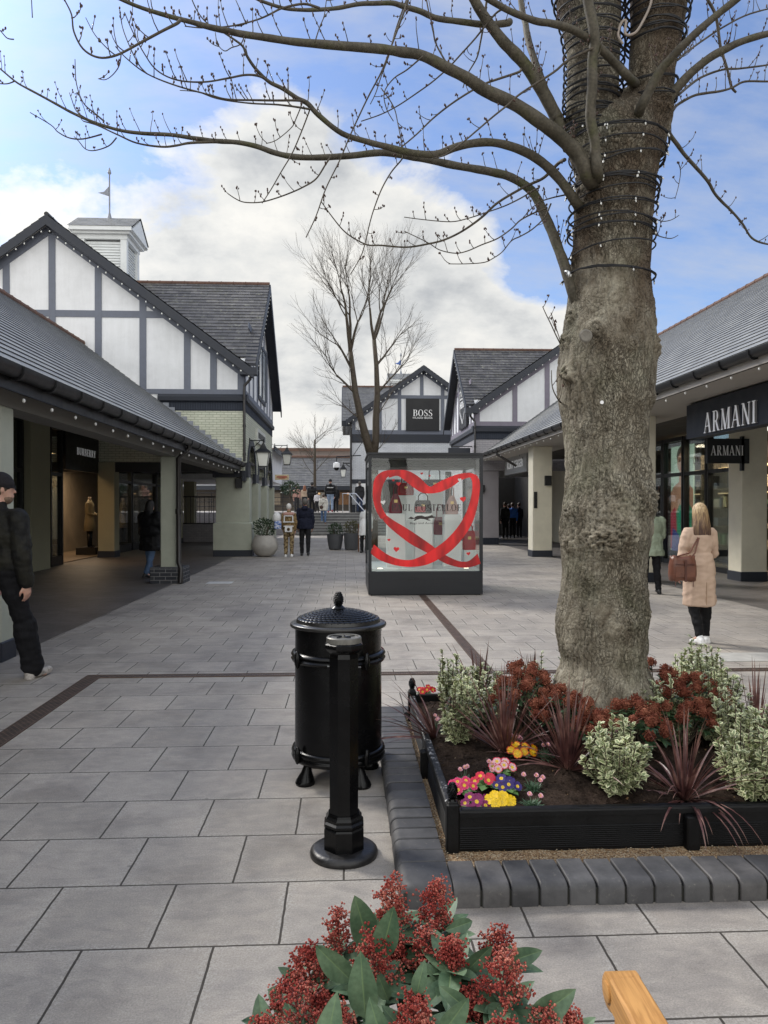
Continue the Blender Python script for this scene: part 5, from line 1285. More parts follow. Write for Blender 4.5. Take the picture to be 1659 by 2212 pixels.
mannequin(350, 28.6, 'farthest mannequin in a pale coat under the left arcade', mat('pale_coat', (.45,.35,.22), .8, .2, 6))
# warm shop lamps that the photograph shows glowing inside
def arealamp(name, loc, size, en, col, rot=(0,0,0)):
    l = bpy.data.lights.new(name, 'AREA'); l.energy = en; l.size = size; l.color = col; o = bpy.data.objects.new(name, l); COL.objects.link(o); o.location = loc; o.rotation_euler = rot
arealamp('shop_lamp', (-8.2, 21.2, 3.0), .6, 42, (1,.62,.32)); arealamp('shop_lamp', (-8.4, 25.5, 2.8), .8, 45, (1,.75,.5)); arealamp('shop_lamp', (9.9, 17.3, 3.2), 1.0, 130, (1,.75,.5)); arealamp('shop_lamp', (9.9, 20.5, 3.2), 1.0, 100, (1,.8,.6))
# interior shelving of the right shop
sh = thing('shelving', (10.2, 17, 0), 'dark shelving with folded goods inside the right shop window', 'shelving')
mb = MB()
for z in (.5,1.0,1.5,2.0,2.5): mb.box(10.0,10.55,12.2,23.5,z,z+.03)
for y in (12.2,14,15.8,17.6,19.4,21.2,23.4): mb.box(10.0,10.55,y,y+.04,.03,3)
mb.build('shelf', M_wood, sh)
rr = random.Random(5)
for k in range(5):
    mb = MB()
    for i in range(24):
        y = rr.uniform(12.4,23.2); z = rr.choice((.53,1.03,1.53,2.03)); hh = rr.uniform(.08,.3); mb.box(10.05,10.4,y,y+rr.uniform(.15,.4),z+.001*k,z+hh)
    mb.build('stock', mat('stock_%d' % k, [(.35,.1,.08),(.1,.12,.18),(.5,.42,.3),(.12,.22,.14),(.3,.28,.26)][k], .7), sh)
mb = MB(); mb.box(10.5,10.56,12.2,23.5,2.58,2.63); mb.box(10.5,10.56,12.2,23.5,1.9,1.93); mb.build('shelf_light', emat('shelf_glow', (1,.72,.4), 1.2), sh)
# wooden chair near the display case
t = thing('wooden_chair', (1.05, 26.4, 0), 'plain brown wooden chair partly hidden behind the display case', 'chair')
cx_ = at(781, 1190, 26.4).x+.1; mb = MB(); mb.box(cx_-.22,cx_+.22,26.2,26.62,.43,.46); mb.build('seat', mat('brown_wood', (.14,.06,.025), .5, .2, 12), t)
for a, b in ((-.2,0),(.2,0),(-.2,.38),(.2,.38)):
    mb = MB(); mb.box(cx_+a-.02,cx_+a+.02,26.21+b-.01,26.21+b+.03,0,.43 if b == 0 else .95); mb.build('leg', bpy.data.materials['brown_wood'], t)
mb = MB(); mb.box(cx_-.18,cx_+.18,26.6,26.63,.75,.93); mb.build('backrest', bpy.data.materials['brown_wood'], t)
# ================================================================== BIG TREE
def barkmat(name, scale=1, green=.5):
    m, n_, b_ = nt(name); p = posn(n_)
    t0 = tex(n_, 'Noise', p, Scale=9, Detail=3); sv = n_.nodes.new('ShaderNodeVectorMath'); sv.operation = 'SCALE'; L(n_, t0.outputs['Color'], sv.inputs[0]); sv.inputs[3].default_value = .09
    av = n_.nodes.new('ShaderNodeVectorMath'); L(n_, p, av.inputs[0]); L(n_, sv.outputs[0], av.inputs[1])
    v1 = tex(n_, 'Voronoi', mapping(n_, av.outputs[0], sc=(1,1,.24)), Scale=78*scale, feature='DISTANCE_TO_EDGE')
    v2 = tex(n_, 'Voronoi', mapping(n_, av.outputs[0], sc=(1,1,.6)), Scale=34*scale, feature='DISTANCE_TO_EDGE')
    zone = tex(n_, 'Noise', mapping(n_, p, sc=(1,1,.9), loc=(2,1,.4)), Scale=2.6, Detail=4, Roughness=.6)
    zn = ramp(n_, zone.outputs[0], [(.40, (.12,)*3), (.56, (1,)*3)])
    t1 = tex(n_, 'Noise', mapping(n_, p, sc=(1,1,.5)), Scale=12, Detail=9, Roughness=.7, Distortion=.6); t3 = tex(n_, 'Noise', p, Scale=120, Detail=4, Roughness=.75)
    c = ramp(n_, t1.outputs[0], [(.32, (.12,.10,.072)), (.5, (.26,.233,.178)), (.68, (.40,.37,.295))])
    c = mixc(n_, 1, c, ramp(n_, t3.outputs[0], [(.3, (.75,)*3), (.7, (1.25,)*3)]), 'MULTIPLY')
    cr1 = ramp(n_, v1.outputs[0], [(0, (0,)*3), (.10, (1,)*3)]); cr2 = ramp(n_, v2.outputs[0], [(0, (0,)*3), (.07, (1,)*3)])
    cr = mth(n_, 'MULTIPLY', cr1, cr2); dk = mth(n_, 'MULTIPLY', mth(n_, 'SUBTRACT', 1, cr), mth(n_, 'MULTIPLY', zn, .52))
    c = mixc(n_, dk, c, (.05,.04,.028))
    t2 = tex(n_, 'Noise', p, Scale=3.4, Detail=6, Roughness=.65)
    c = mixc(n_, mth(n_, 'MULTIPLY', ramp(n_, t2.outputs[0], [(.5, (0,)*3), (.68, (1,)*3)]), green), c, (.15,.165,.10))
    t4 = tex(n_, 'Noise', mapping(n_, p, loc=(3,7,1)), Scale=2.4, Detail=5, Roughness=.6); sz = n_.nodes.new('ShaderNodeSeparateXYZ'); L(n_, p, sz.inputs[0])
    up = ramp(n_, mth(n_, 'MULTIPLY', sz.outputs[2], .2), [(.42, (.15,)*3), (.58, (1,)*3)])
    c = mixc(n_, mth(n_, 'MULTIPLY', ramp(n_, t4.outputs[0], [(.40, (0,)*3), (.58, (.85,)*3)]), up), c, (.085,.058,.038))  # shade on the upper trunk painted into the bark as dark brown
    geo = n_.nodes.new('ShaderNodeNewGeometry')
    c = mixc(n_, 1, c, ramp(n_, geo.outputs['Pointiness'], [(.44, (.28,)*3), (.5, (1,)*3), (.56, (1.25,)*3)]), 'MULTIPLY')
    L(n_, c, b_.inputs['Base Color']); b_.inputs['Roughness'].default_value = .85; b_.inputs['Specular IOR Level'].default_value = .2
    h = mth(n_, 'ADD', mth(n_, 'MULTIPLY', mth(n_, 'MULTIPLY', cr, zn), .9), mth(n_, 'ADD', mth(n_, 'MULTIPLY', t3.outputs[0], .3), mth(n_, 'MULTIPLY', t1.outputs[0], .8)))
    bumpn(n_, b_, h, .85, .014)
    return m
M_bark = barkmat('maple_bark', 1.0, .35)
def branchmat(name, ca, cb, cc):
    m, n_, b_ = nt(name); p = posn(n_); t1 = tex(n_, 'Noise', p, Scale=7, Detail=6, Roughness=.6); t2 = tex(n_, 'Noise', p, Scale=70, Detail=4)
    c = ramp(n_, t1.outputs[0], [(.32, ca), (.5, cb), (.68, cc)]); c = mixc(n_, 1, c, ramp(n_, t2.outputs[0], [(.3, (.7,)*3), (.7, (1.3,)*3)]), 'MULTIPLY')
    L(n_, c, b_.inputs['Base Color']); b_.inputs['Roughness'].default_value = .7; b_.inputs['Specular IOR Level'].default_value = .3; bumpn(n_, b_, t2.outputs[0], .4, .004); return m
M_limb = branchmat('limb_bark', (.055,.048,.033), (.095,.083,.062), (.075,.075,.035))
M_twig = branchmat('twig_bark', (.055,.045,.035), (.09,.075,.055), (.06,.05,.035))
TYc = 4.4; SOIL = .2
tree = thing('maple_tree', (at(1296,1440,TYc).x, TYc, SOIL-.1), 'large bare tree with knobbly trunk wound in black light cable, growing from the raised bed', 'tree')
zf = lambda py: at(1300, py, TYc).z
TP = None
def trunk_mesh(prof, nz, nang, seed, knobs=(), flare=True, base_disp=1.0):
    # prof rows: (py, pxL, pxR)
    P_ = []
    for py, a, b in prof:
        pa, pb = at(a, py, TYc), at(b, py, TYc); P_.append(((pa.x+pb.x)/2, TYc, pa.z, (pb.x-pa.x)/2*.935))
    sp_ = spline(P_, max(2, nz//len(P_)))
    mb = MB(); rings = []
    for (x, y, z, r) in sp_:
        ring = []; ky = 1-.42*max(0, min(1, (z-zf(345))/(zf(215)-zf(345)))) if prof is TP else 1
        for j in range(nang):
            a = 2*pi*j/nang; d = V((math.cos(a), math.sin(a), 0)); q = V((x, y, z))+V((d.x, d.y*ky, 0))*r
            # vertical fissured ridges
            v = V((q.x*1.0, q.y*1.0, q.z*.25))
            f = mnoise.fractal(v*26+V((seed,0,0)), 1.0, 2.1, 4)
            rough_zone = .35+.65*max(0, min(1, mnoise.noise(V((d.x*1.2, d.y*1.2, q.z*1.1))*1.5+V((seed,3,1)))*1.6+.45))
            rg_ = 1-abs(mnoise.fractal(V((q.x*20+mnoise.noise(q*6)*1.2, q.y*20, q.z*5))+V((seed,2,7)), 1.0, 2.0, 3))
            e = (f*.008*rough_zone + (rg_-.75)*.007*(.1+.9*rough_zone) + .010*mnoise.noise(V((d.x*.9, d.y*.9, q.z*5.5))+V((seed,8,2)))*max(0, min(1, 1.2-abs(q.z-.9)/.5)))*base_disp
            e += mnoise.fractal(q*9+V((seed,9,0)), 1.0, 2, 4)*.0055*base_disp
            e += mnoise.noise(V((d.x*1.4, d.y*1.4, q.z*2.2))+V((seed,1,4)))*.012*base_disp
            if prof is TP or base_disp < 1:
                low = max(0, min(1, (1.15-q.z)/.3)); sv_ = .28+.5*(1-low); pv = V((q.x*34, q.y*34, q.z*34*sv_))+V((mnoise.noise(q*14), mnoise.noise(q*14+V((7,7,7))), mnoise.noise(q*14+V((3,3,3)))))*.9
                dv = mnoise.voronoi(pv)[0]; eg = dv[1]-dv[0]; zm = max(low*.85, rough_zone*1.3-.25); e += -.0045*max(0, 1-eg/.22)*max(0, min(1, zm))+.0025*zm*mnoise.noise(pv*.8)
            for (kx, kz, ka, kr, kh) in knobs:
                # knob at pixel-derived height kz, angle ka
                da = (a-ka+pi) % (2*pi)-pi; dd = math.sqrt((da*r)**2+(q.z-kz)**2)/kr
                if dd < 2.2:
                    g = math.exp(-dd*dd*1.3)
                    rimg = math.exp(-((dd-.55)/.22)**2)*.35
                    e += kh*(g+rimg*(1 if kx else 0)+g*1.0*mnoise.fractal(q*38, 1, 2.2, 4)*(.9 if kx == 2 else .25))
            ring.append(q+d*e)
        rings.append(ring)
    mb.loft(rings); return mb
front = -pi/2-.27   # angle facing the camera
def kang(px, py):   # angle round the trunk of a feature seen at px
    for (a, b), (c, d) in zip(((600,0),), ((0,0),)): pass
    return None
TP = [(1520,1180,1440),(1470,1197,1412),(1430,1211,1396),(1390,1203,1396),(1340,1199,1397),(1290,1207,1398),(1240,1210,1396),(1190,1206,1402),(1150,1203,1407),(1110,1206,1408),(1060,1214,1407),(1010,1219,1402),(960,1217,1400),(910,1214,1402),(860,1204,1412),(800,1202,1420),(750,1207,1420),(700,1214,1417),(660,1222,1412),(600,1229,1404),(540,1233,1405),(480,1235,1407),(420,1238,1413),(370,1240,1421),(320,1236,1432),(270,1240,1446),(245,1262,1450),(222,1296,1452),(200,1330,1453)]
def width_at(py):
    for (y0, a0, b0), (y1, a1, b1) in zip(TP[:-1], TP[1:]):
        if y1 <= py <= y0:
            t = (py-y0)/(y1-y0); return a0+(a1-a0)*t, b0+(b1-b0)*t
    return TP[-1][1:]
def knob(px, py, rpx, h, kind=0):
    a, b = width_at(py); c = (px-(a+b)/2)/((b-a)/2); c = max(-.98, min(.98, c))
    return (kind, zf(py), -math.acos(c)-.05 if True else 0, rpx/369., h)
KN = [knob(1262,727,24,.026,1), knob(1332,765,20,.015,1), knob(1300,665,16,.014,1), knob(1205,740,22,.026,2), knob(1212,815,26,.03,2), knob(1222,690,18,.022,2), knob(1392,870,24,.02,0), knob(1410,760,26,.02,2), knob(1330,700,22,.012,2),
      knob(1278,1165,36,.04,2), knob(1335,1150,28,.02,2), knob(1216,1100,22,.018,2), knob(1215,1175,24,.018,2), knob(1390,1080,40,.028,2), knob(1385,1010,24,.014,2), knob(1300,1085,50,.014,2), knob(1335,1330,34,.03,0), knob(1300,1345,26,.022,0), knob(1385,1320,30,.018,0), knob(1330,1130,26,.016,0), knob(1250,1100,30,.014,0),
      knob(1230,1230,30,.014,0), knob(1345,1240,34,.012,0), knob(1255,935,18,.008,1), knob(1370,925,26,.012,0), knob(1212,1390,20,.014,0), knob(1230,560,16,.016,2), knob(1265,440,22,.02,2), knob(1420,240,32,.03,2), knob(1300,330,26,.02,2)]
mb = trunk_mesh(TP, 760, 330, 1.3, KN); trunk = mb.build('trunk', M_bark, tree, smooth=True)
LS = [(420,1246,1310),(370,1238,1322),(320,1224,1325),(280,1220,1325),(240,1222,1333),(200,1224,1338),(150,1226,1340),(100,1224,1342),(50,1215,1342),(0,1202,1340),(-60,1190,1334),(-140,1176,1322)]
RS = [(340,1325,1432),(300,1338,1440),(250,1345,1452),(200,1352,1453),(150,1355,1458),(100,1358,1468),(50,1360,1478),(0,1360,1486),(-60,1362,1492),(-140,1366,1500)]
mb = trunk_mesh(LS, 190, 120, 5.1, [knob(1268,260,16,.02,2)], base_disp=.8); mb.build('stem', M_bark, tree, smooth=True)
mb = trunk_mesh(RS, 160, 120, 8.4, [], base_disp=.8); mb.build('stem', M_bark, tree, smooth=True)
S1 = 369.*4.4/4.4
def pr(r_px, Y): return r_px/1659.*Y
def limb(pts, d0, d1, r0, r1, name='branch', m=None, extend=None, k=5):
    """pts in photo pixels; depth runs d0 -> d1, radius px r0 -> r1"""
    n_ = len(pts); P_ = []
    for i, (px, py) in enumerate(pts):
        t = i/(n_-1); Y = d0+(d1-d0)*t**1.0
        if i == 0 and 1195 < px < 1480 and py > 100: Y = 4.38
        q = at(px, py, Y); r = pr(r0+(r1-r0)*t**.75, Y); P_.append((q.x, q.y, q.z, r))
    return spline(P_, k)
bud_rr = random.Random(11)
M_bud = mat('brown_buds', (.07,.035,.025), .6, .3, 30, 0)
def add_twigs(mb, bd, path, step, lmin, lmax, rr, up=.75, r=.0028, skip=0., dens=1.0):
    acc = 0; total = 0
    for i in range(1, len(path)):
        a, b = V(path[i-1][:3]), V(path[i][:3]); sl = (b-a).length; acc += sl; total += sl
        if total < skip: continue
        while acc > step:
            acc -= step*rr.uniform(.7, 1.4)
            t = (b-a).normalized(); p = a.lerp(b, rr.random())
            side = V((rr.uniform(-1,1), rr.uniform(-1,1), rr.uniform(-.5,1)*1.2+up)); side = (side-t*side.dot(t)*.6).normalized()
            d = (t*rr.uniform(.1,.9)+side).normalized(); l_ = rr.uniform(lmin, lmax)*(1 if rr.random() > .25 else .4)
            q = [p]; dd = d.copy()
            for s_ in range(4):
                dd = (dd+V((rr.uniform(-.15,.15), rr.uniform(-.15,.15), .22))).normalized(); q.append(q[-1]+dd*l_/4)
            mb.tube(q, [r*1.25, r*1.1, r, r*.85, r*.7], 5)
            for s_ in (2, 3, 4):
                if s_ == 4 or rr.random() < .5:
                    o_ = V((rr.uniform(-1,1), rr.uniform(-1,1), rr.uniform(-.2,1)))*.006
                    bd.ell(q[s_]+(o_ if s_ < 4 else dd*.004), (.0048,.0048,.0075), 5, 4)
                    if s_ == 4 and rr.random() < .45:
                        for _ in range(3): bd.ell(q[s_]+V((rr.uniform(-1,1), rr.uniform(-1,1), rr.uniform(-.3,1)))*.009, (.0035,.0035,.006), 5, 4)
limbs = [
 ([(1262,690),(1240,640),(1222,580),(1206,539),(1192,500),(1176,464),(1150,413),(1105,383),(1064,372),(1024,365),(980,357),(939,348),(880,337),(823,330),(760,336),(700,340),(635,339),(595,330),(556,317),(510,307),(460,304),(413,298),(370,291),(310,288),(265,283),(225,272),(185,257),(145,238),(106,217),(60,192),(32,175),(0,148)], 4.33, 5.3, 13, 1.6),
 ([(480,306),(413,309),(380,315),(349,317),(296,309),(254,291),(212,272),(180,262)], 4.95, 4.7, 3.4, 1.2),
 ([(1255,455),(1241,433),(1206,383),(1161,343),(1105,317),(1050,307),(989,317),(944,333),(905,332),(873,327),(830,316),(794,307),(741,288),(688,249),(665,225),(640,212),(610,192),(582,177),(560,156),(545,138),(532,118),(524,100),(505,85),(476,66)], 4.3, 3.9, 12, 1.8),
 ([(660,220),(640,217),(561,216),(492,214),(450,204),(381,185),(317,159),(275,127),(250,100)], 3.95, 3.8, 3, 1.1),
 ([(667,236),(600,226),(530,222),(470,213),(430,200),(390,195)], 4.0, 4.2, 2.4, .9),
 ([(582,177),(561,165),(530,162),(492,169),(439,177),(381,172),(339,151),(312,116),(288,69),(270,26)], 3.9, 3.6, 3, 1),
 ([(1285,400),(1271,383),(1246,333),(1206,292),(1166,262),(1105,222),(1045,194),(1010,170),(974,151),(914,121),(868,113),(820,106),(741,100),(690,95),(635,90),(580,82),(529,74),(490,66),(450,58),(410,47),(370,37),(317,21),(265,0),(230,-15)], 4.2, 3.3, 19, 3.0),
 ([(390,44),(381,53),(344,71),(296,95),(249,119),(212,124),(180,106),(159,69),(153,32),(138,0),(130,-20)], 3.35, 3.2, 3.6, 1.3),
 ([(1232,318),(1216,282),(1176,202),(1135,141),(1110,112),(1085,86),(1050,40),(1024,0),(1010,-25)], 4.45, 4.2, 16, 10),
 ([(1205,255),(1176,192),(1160,145),(1145,101),(1136,60),(1130,30),(1122,-20)], 4.6, 5.2, 9, 6),
 ([(1378,185),(1357,166),(1330,138),(1302,111),(1266,81),(1226,60),(1190,50),(1156,45),(1105,25),(1060,0),(1030,-20)], 4.2, 3.7, 10, 6.5),
 ([(1293,395),(1291,373),(1286,335),(1284,302),(1277,265),(1276,227),(1279,175),(1281,126),(1284,100),(1284,76),(1271,0),(1262,-40)], 4.12, 3.95, 12, 11),
 ([(1100,48),(1095,50),(1060,52),(1024,50),(949,40),(910,25),(873,15),(846,6),(800,8),(767,11),(720,18),(677,21),(640,20),(608,16),(561,0),(530,-20)], 4.5, 3.7, 8, 3),
 ([(690,18),(656,0+8),(614,16),(585,30),(555,42),(503,56),(440,60),(400,57)], 3.8, 3.6, 3, 1.2),
 ([(1376,262),(1382,237),(1402,197),(1428,151),(1452,124),(1478,96),(1539,40),(1589,0),(1630,-34)], 4.2, 3.8, 12, 7),
 ([(1430,245),(1443,217),(1462,190),(1488,161),(1512,140),(1539,121),(1570,105),(1599,91),(1659,73),(1720,60),(1790,30)], 4.35, 4.1, 12, 6),
 ([(1440,275),(1448,292),(1463,312),(1478,333),(1500,357),(1518,378),(1532,396),(1544,418),(1560,436),(1579,454),(1604,484),(1624,514),(1655,527),(1700,530)], 4.5, 4.9, 5.5, 1.8),
 ([(1452,240),(1463,227),(1498,207),(1525,201),(1554,197),(1580,190),(1609,176),(1659,176),(1720,170)], 4.5, 4.7, 3.5, 2),
 ([(1590,200),(1579,186),(1570,150),(1559,111),(1552,70),(1544,30),(1529,0),(1520,-20)], 4.7, 4.6, 2.4, 3.5),
 ([(1465,205),(1510,170),(1560,150),(1600,148),(1659,140),(1700,130)], 4.8, 4.9, 3.0, 1.6),
 ([(1463,130),(1500,100),(1560,60),(1620,30),(1680,15)], 5.0, 5.2, 2.6, 1.6),
]
thin = [
 ([(884,-15),(878,11),(847,95),(825,153),(794,212),(757,291),(735,344),(704,407),(683,466),(661,513)], 4.0, 4.0, 2.6, 1.2),
 ([(872,330),(868,344),(845,372),(825,407),(810,445),(799,481),(783,545),(757,593)], 4.2, 4.3, 1.9, 1),
 ([(715,338),(704,354),(683,386),(655,404),(624,418),(590,430),(561,437),(529,437),(510,430),(492,418)], 4.5, 4.4, 2.2, 1),
 ([(667,236),(667,243),(635,323),(608,370),(585,410),(566,439)], 4.0, 4.2, 1.8, 1),
 ([(652,222),(651,228),(640,255),(630,275),(598,302),(575,310)], 4.0, 3.9, 1.6, .9),
 ([(1220,345),(1206,353),(1176,383),(1150,396),(1125,408),(1075,438),(1040,470),(999,499),(960,518),(924,527),(878,534),(823,530),(794,529),(765,515),(741,497),(715,465),(693,434)], 4.5, 4.3, 4.2, 1.1),
 ([(1190,440),(1176,470),(1150,495),(1125,510),(1105,520),(1085,544),(1065,558),(1045,567),(1005,570),(969,570)], 4.4, 4.1, 1.9, .9),
 ([(1165,405),(1150,413),(1125,428),(1090,445),(1050,459),(1010,472),(974,479),(920,475),(873,469)], 4.3, 4.5, 2, .9),
 ([(1180,450),(1156,459),(1125,475),(1105,494),(1075,515),(1040,529),(1010,542),(984,547),(950,540),(924,524),(873,499)], 4.3, 4.1, 2, .9),
 ([(1125,150),(1120,156),(1075,171),(1045,182),(1009,202),(970,228),(934,257),(900,290),(868,317)], 4.3, 4.0, 3, 1.5),
 ([(1290,100),(1276,106),(1226,131),(1196,156),(1125,202),(1095,228),(1065,252),(1030,282),(994,312),(960,335),(934,343)], 4.0, 3.8, 3.2, 1.4),
 ([(1085,20),(1070,30),(1045,60),(1024,86),(995,118),(969,146),(935,176),(899,202),(860,228),(823,247),(780,262)], 4.2, 4.5, 2.5, 1.2),
 ([(885,-15),(878,0),(865,35),(853,71),(840,120),(823,166),(812,200),(800,225)], 4.5, 4.5, 2.4, 1),
 ([(1055,-10),(1050,10),(1045,50),(1038,90),(1030,125),(1010,160),(1000,190)], 4.3, 4.4, 3, 1.2),
 ([(974,151),(955,120),(940,90),(935,60),(925,20),(920,-10)], 3.9, 3.9, 2, 1.4),
 ([(914,121),(880,150),(850,170),(830,200),(835,235),(850,262)], 3.8, 3.9, 1.8, .9),
 ([(823,190),(850,230),(860,270),(868,312)], 4.4, 4.3, 1.3, 1.0),
 ([(1226,420),(1190,428),(1160,440),(1130,470)], 4.4, 4.2, 1.8, 1),
 ([(1465,350),(1470,370),(1466,400),(1458,430)], 4.6, 4.6, 1.2, .7),
 ([(1412,470),(1430,478),(1450,475),(1467,465)], 4.6, 4.6, 1.4, .8),
 ([(1412,505),(1430,512),(1450,515),(1465,508)], 4.6, 4.6, 1.6, .8),
 ([(1210,742),(1200,722),(1190,700),(1180,680),(1172,662)], 4.4, 4.4, 1.6, .9),
 ([(1210,735),(1200,705),(1190,675)], 4.5, 4.5, 1.4, .9),
 ([(1212,870),(1205,862),(1196,845),(1192,828),(1191,800)], 4.3, 4.3, 1.8, .9),
 ([(476,66),(450,52),(430,30),(415,0),(410,-20)], 3.9, 3.8, 1.6, 1.1),
 ([(529,74),(520,95),(500,103),(485,110),(470,95),(465,70)], 3.5, 3.6, 1.5, .8),
 ([(680,92),(690,60),(700,35),(705,0)], 3.6, 3.6, 1.6, 1),
 ([(262,112),(258,140),(245,160),(228,172),(212,170)], 3.25, 3.3, 1.5, .8),
 ([(32,175),(15,181),(-10,180)], 5.3, 5.3, 1.6, 1),
 ([(220,290),(180,300),(150,298),(125,285),(110,270),(65,243)], 4.8, 4.9, 1.8, .9),
 ([(252,297),(235,315),(205,325),(185,322),(170,305),(160,295)], 4.75, 4.8, 1.6, .8),
 ([(225,262),(205,245),(180,222),(165,180),(162,128)], 5.0, 5.0, 2.0, .9),
 ([(185,255),(165,240),(155,215),(150,200)], 5.0, 5.1, 1.3, .8),
 ([(317,159),(300,140),(280,100),(265,60),(258,22)], 3.8, 3.9, 1.6, .9),
 ([(249,119),(232,105),(205,75),(185,38)], 3.3, 3.3, 1.4, .8),
 ([(70,38),(68,0),(66,-20)], 3.2, 3.2, 1.2, .9), ([(30,85),(15,82),(0,66),(-15,60)], 3.4, 3.4, 1.4, .9),
]
rr = random.Random(21)
for i, (pts, d0, d1, r0, r1) in enumerate(limbs):
    P_ = limb(pts, d0, d1, r0, r1); mb = MB()
    path = [V(p[:3])+(V((mnoise.noise(V(p[:3])*6), mnoise.noise(V(p[:3])*6+V((5,5,5))), 0))*.006) for p in P_]
    rad = [p[3]*(1+.10*mnoise.noise(V(p[:3])*16)) for p in P_]
    mb.tube(path, rad, 12 if r0 > 6 else 8); b_ = mb.build('branch', M_limb if r0 > 5 else M_twig, tree, smooth=True)
    tw, bd = MB(), MB()
    add_twigs(tw, bd, P_, .062 if r0 < 8 else .075, .05, .17, rr, up=.7, skip=.45 if r0 > 8 else 0, r=.0022)
    if tw.v: tw.build('twigs', M_twig, b_, smooth=True)['kind'] = 'stuff'; bd.build('buds', M_bud, b_, smooth=True)['kind'] = 'stuff'
for i, (pts, d0, d1, r0, r1) in enumerate(thin):
    P_ = limb(pts, d0, d1, r0, r1); mb = MB(); mb.tube([V(p[:3]) for p in P_], [p[3] for p in P_], 6)
    b_ = mb.build('branch', M_twig, tree, smooth=True)
    tw, bd = MB(), MB(); add_twigs(tw, bd, P_, .075, .03, .10, rr, up=.25, r=.0019); 
    if tw.v: tw.build('twigs', M_twig, b_, smooth=True)['kind'] = 'stuff'; bd.build('buds', M_bud, b_, smooth=True)['kind'] = 'stuff'
# pruning scar on the knob
a, b = width_at(727)
q = at(1263, 727, 4.16); 
mb = MB(); mb.lathe([(.034,0),(.036,.006),(.028,.012),(.012,.009)], (0,0,0), 20, M=Matrix.Translation((q.x, 4.145, q.z)) @ Matrix.Rotation(pi/2+.05, 4, 'X') @ Matrix.Rotation(-.15, 4, 'Y')); mb.build('pruning_scar', mat('scar_wood', (.19,.175,.15), .8, .2, 40, .4, 90), tree, smooth=40)
q = at(1298, 870, 4.14); mb = MB(); mb.lathe([(.010,0),(.010,.003)], (0,0,0), 14, M=Matrix.Translation((q.x, 4.125, q.z)) @ Matrix.Rotation(pi/2, 4, 'X')); mb.build('tag', M_white, tree)
# ---- black light cable wound around trunk and stems
ls = thing('tree_light_cable', (at(1320,600,TYc).x, TYc, zf(600)), 'black light cable with small pale bulbs wound round the big tree trunk', 'string lights')
cab = MB(); blb = []
def wind(prof, wraps, seed, rex=.012):
    rr = random.Random(seed)
    def pw(py):
        for (y0, a0, b0), (y1, a1, b1) in zip(prof[:-1], prof[1:]):
            if y1 <= py <= y0: t = (py-y0)/(y1-y0); return a0+(a1-a0)*t, b0+(b1-b0)*t
        return prof[-1][1:]
    for (pyL, pyR, strands) in wraps:
        for s_ in range(strands):
            off = rr.uniform(-3, 3)*(s_ > 0); pts = []; N = 44; ph = rr.uniform(0, 6)
            for j in range(N+1):
                th = pi+2*pi*j/N   # start at left, go round the front
                f_ = (1+math.cos(th))/2
                py = pyL+(pyR-pyL)*f_+off+3.2*math.sin(th*2+ph)+rr.uniform(-.7,.7)
                if th > 2*pi: py = pyR+(pyL-pyR)*(th-2*pi)/pi+off+3.2*math.sin(th*2+ph)*0
                a_, b_ = pw(max(min(py, prof[0][0]), prof[-1][0])); A_, B_ = at(a_, py, TYc), at(b_, py, TYc)
                cx_, r_ = (A_.x+B_.x)/2, (B_.x-A_.x)/2+rex+.003*s_
                pts.append(V((cx_+r_*math.cos(th), TYc+r_*math.sin(th), A_.z)))
            cab.tube(pts, .0048, 5)
            for j in range(2, N, 5):
                if rr.random() < .55:
                    d = (pts[j]-V((pts[j].x*0+at((pw(600)[0]+pw(600)[1])/2, 600, TYc).x, TYc, pts[j].z))).normalized()
                    blb.append((pts[j]+d*.008, V((rr.uniform(-.4,.4), rr.uniform(-.2,.2), -1)).normalized()*1.0+d*rr.uniform(0,.7)))
wind(TP, [(598,603,2),(560,533,1),(508,515,2),(498,492,1),(484,500,1),(470,455,2),(440,430,1),(415,403,2),(408,418,2),(385,352,1),(372,350,1),(305,318,2),(300,322,1),(335,338,1)], 3)
wind(LS, [(y, y-rnd.uniform(-6,12), 2) for y in (292,280,262,245,228,212,196,178,160,140,120,98,76,54,30,8,-14)], 4, .012)
wind(RS, [(y, y-rnd.uniform(-6,12), 2) for y in (228,190,98,86,70,52,30,10,-12)], 5, .012)
cab.build('cable', M_cable, ls, smooth=40)
b0 = None
for i, (p, d) in enumerate(blb):
    if i >= 96: break
    if b0 is None:
        mb = MB(); o_ = origin(ls); mb.tube([o_, o_+V((0,0,-.016))], [.0042,.0042], 6); mb.cm = 1; mb.tube([o_+V((0,0,-.016)), o_+V((0,0,-.028))], [.0048,.003], 6); b0 = mb.build('bulb', [M_cable, M_bulb], ls)
        b0.location = p-o_; b0.rotation_mode = 'QUATERNION'; b0.rotation_quaternion = (-Z_).rotation_difference(d)
    else:
        c_ = b0.copy(); COL.objects.link(c_); c_.parent = ls; c_.location = p-origin(ls); c_.rotation_quaternion = (-Z_).rotation_difference(d)
# pale cable loop between the stems
mb = MB(); lp = [(1345,95),(1335,75),(1342,50),(1352,45),(1350,70),(1358,76),(1375,68),(1392,40),(1405,10),(1410,-20)]
mb.tube([V(p[:3]) for p in spline([tuple(at(x, y, 4.25))+(0,) for x, y in lp], 6)], .0075, 7); tag(mb.build('loose_cable', mat('pale_cable', (.30,.25,.21), .5), smooth=40), 'loose pale cable loop hanging between the two upper tree stems', 'cable')
# metal clip on the left side where cable starts
q = at(1228, 592, 4.2); mb = MB(); mb.ell(q, (.012,.01,.02), 8, 6); mb.ell(q+V((-.012,0,.012)), (.01,.01,.012), 8, 6); mb.build('foil_clip', M_metal, ls, smooth=True)

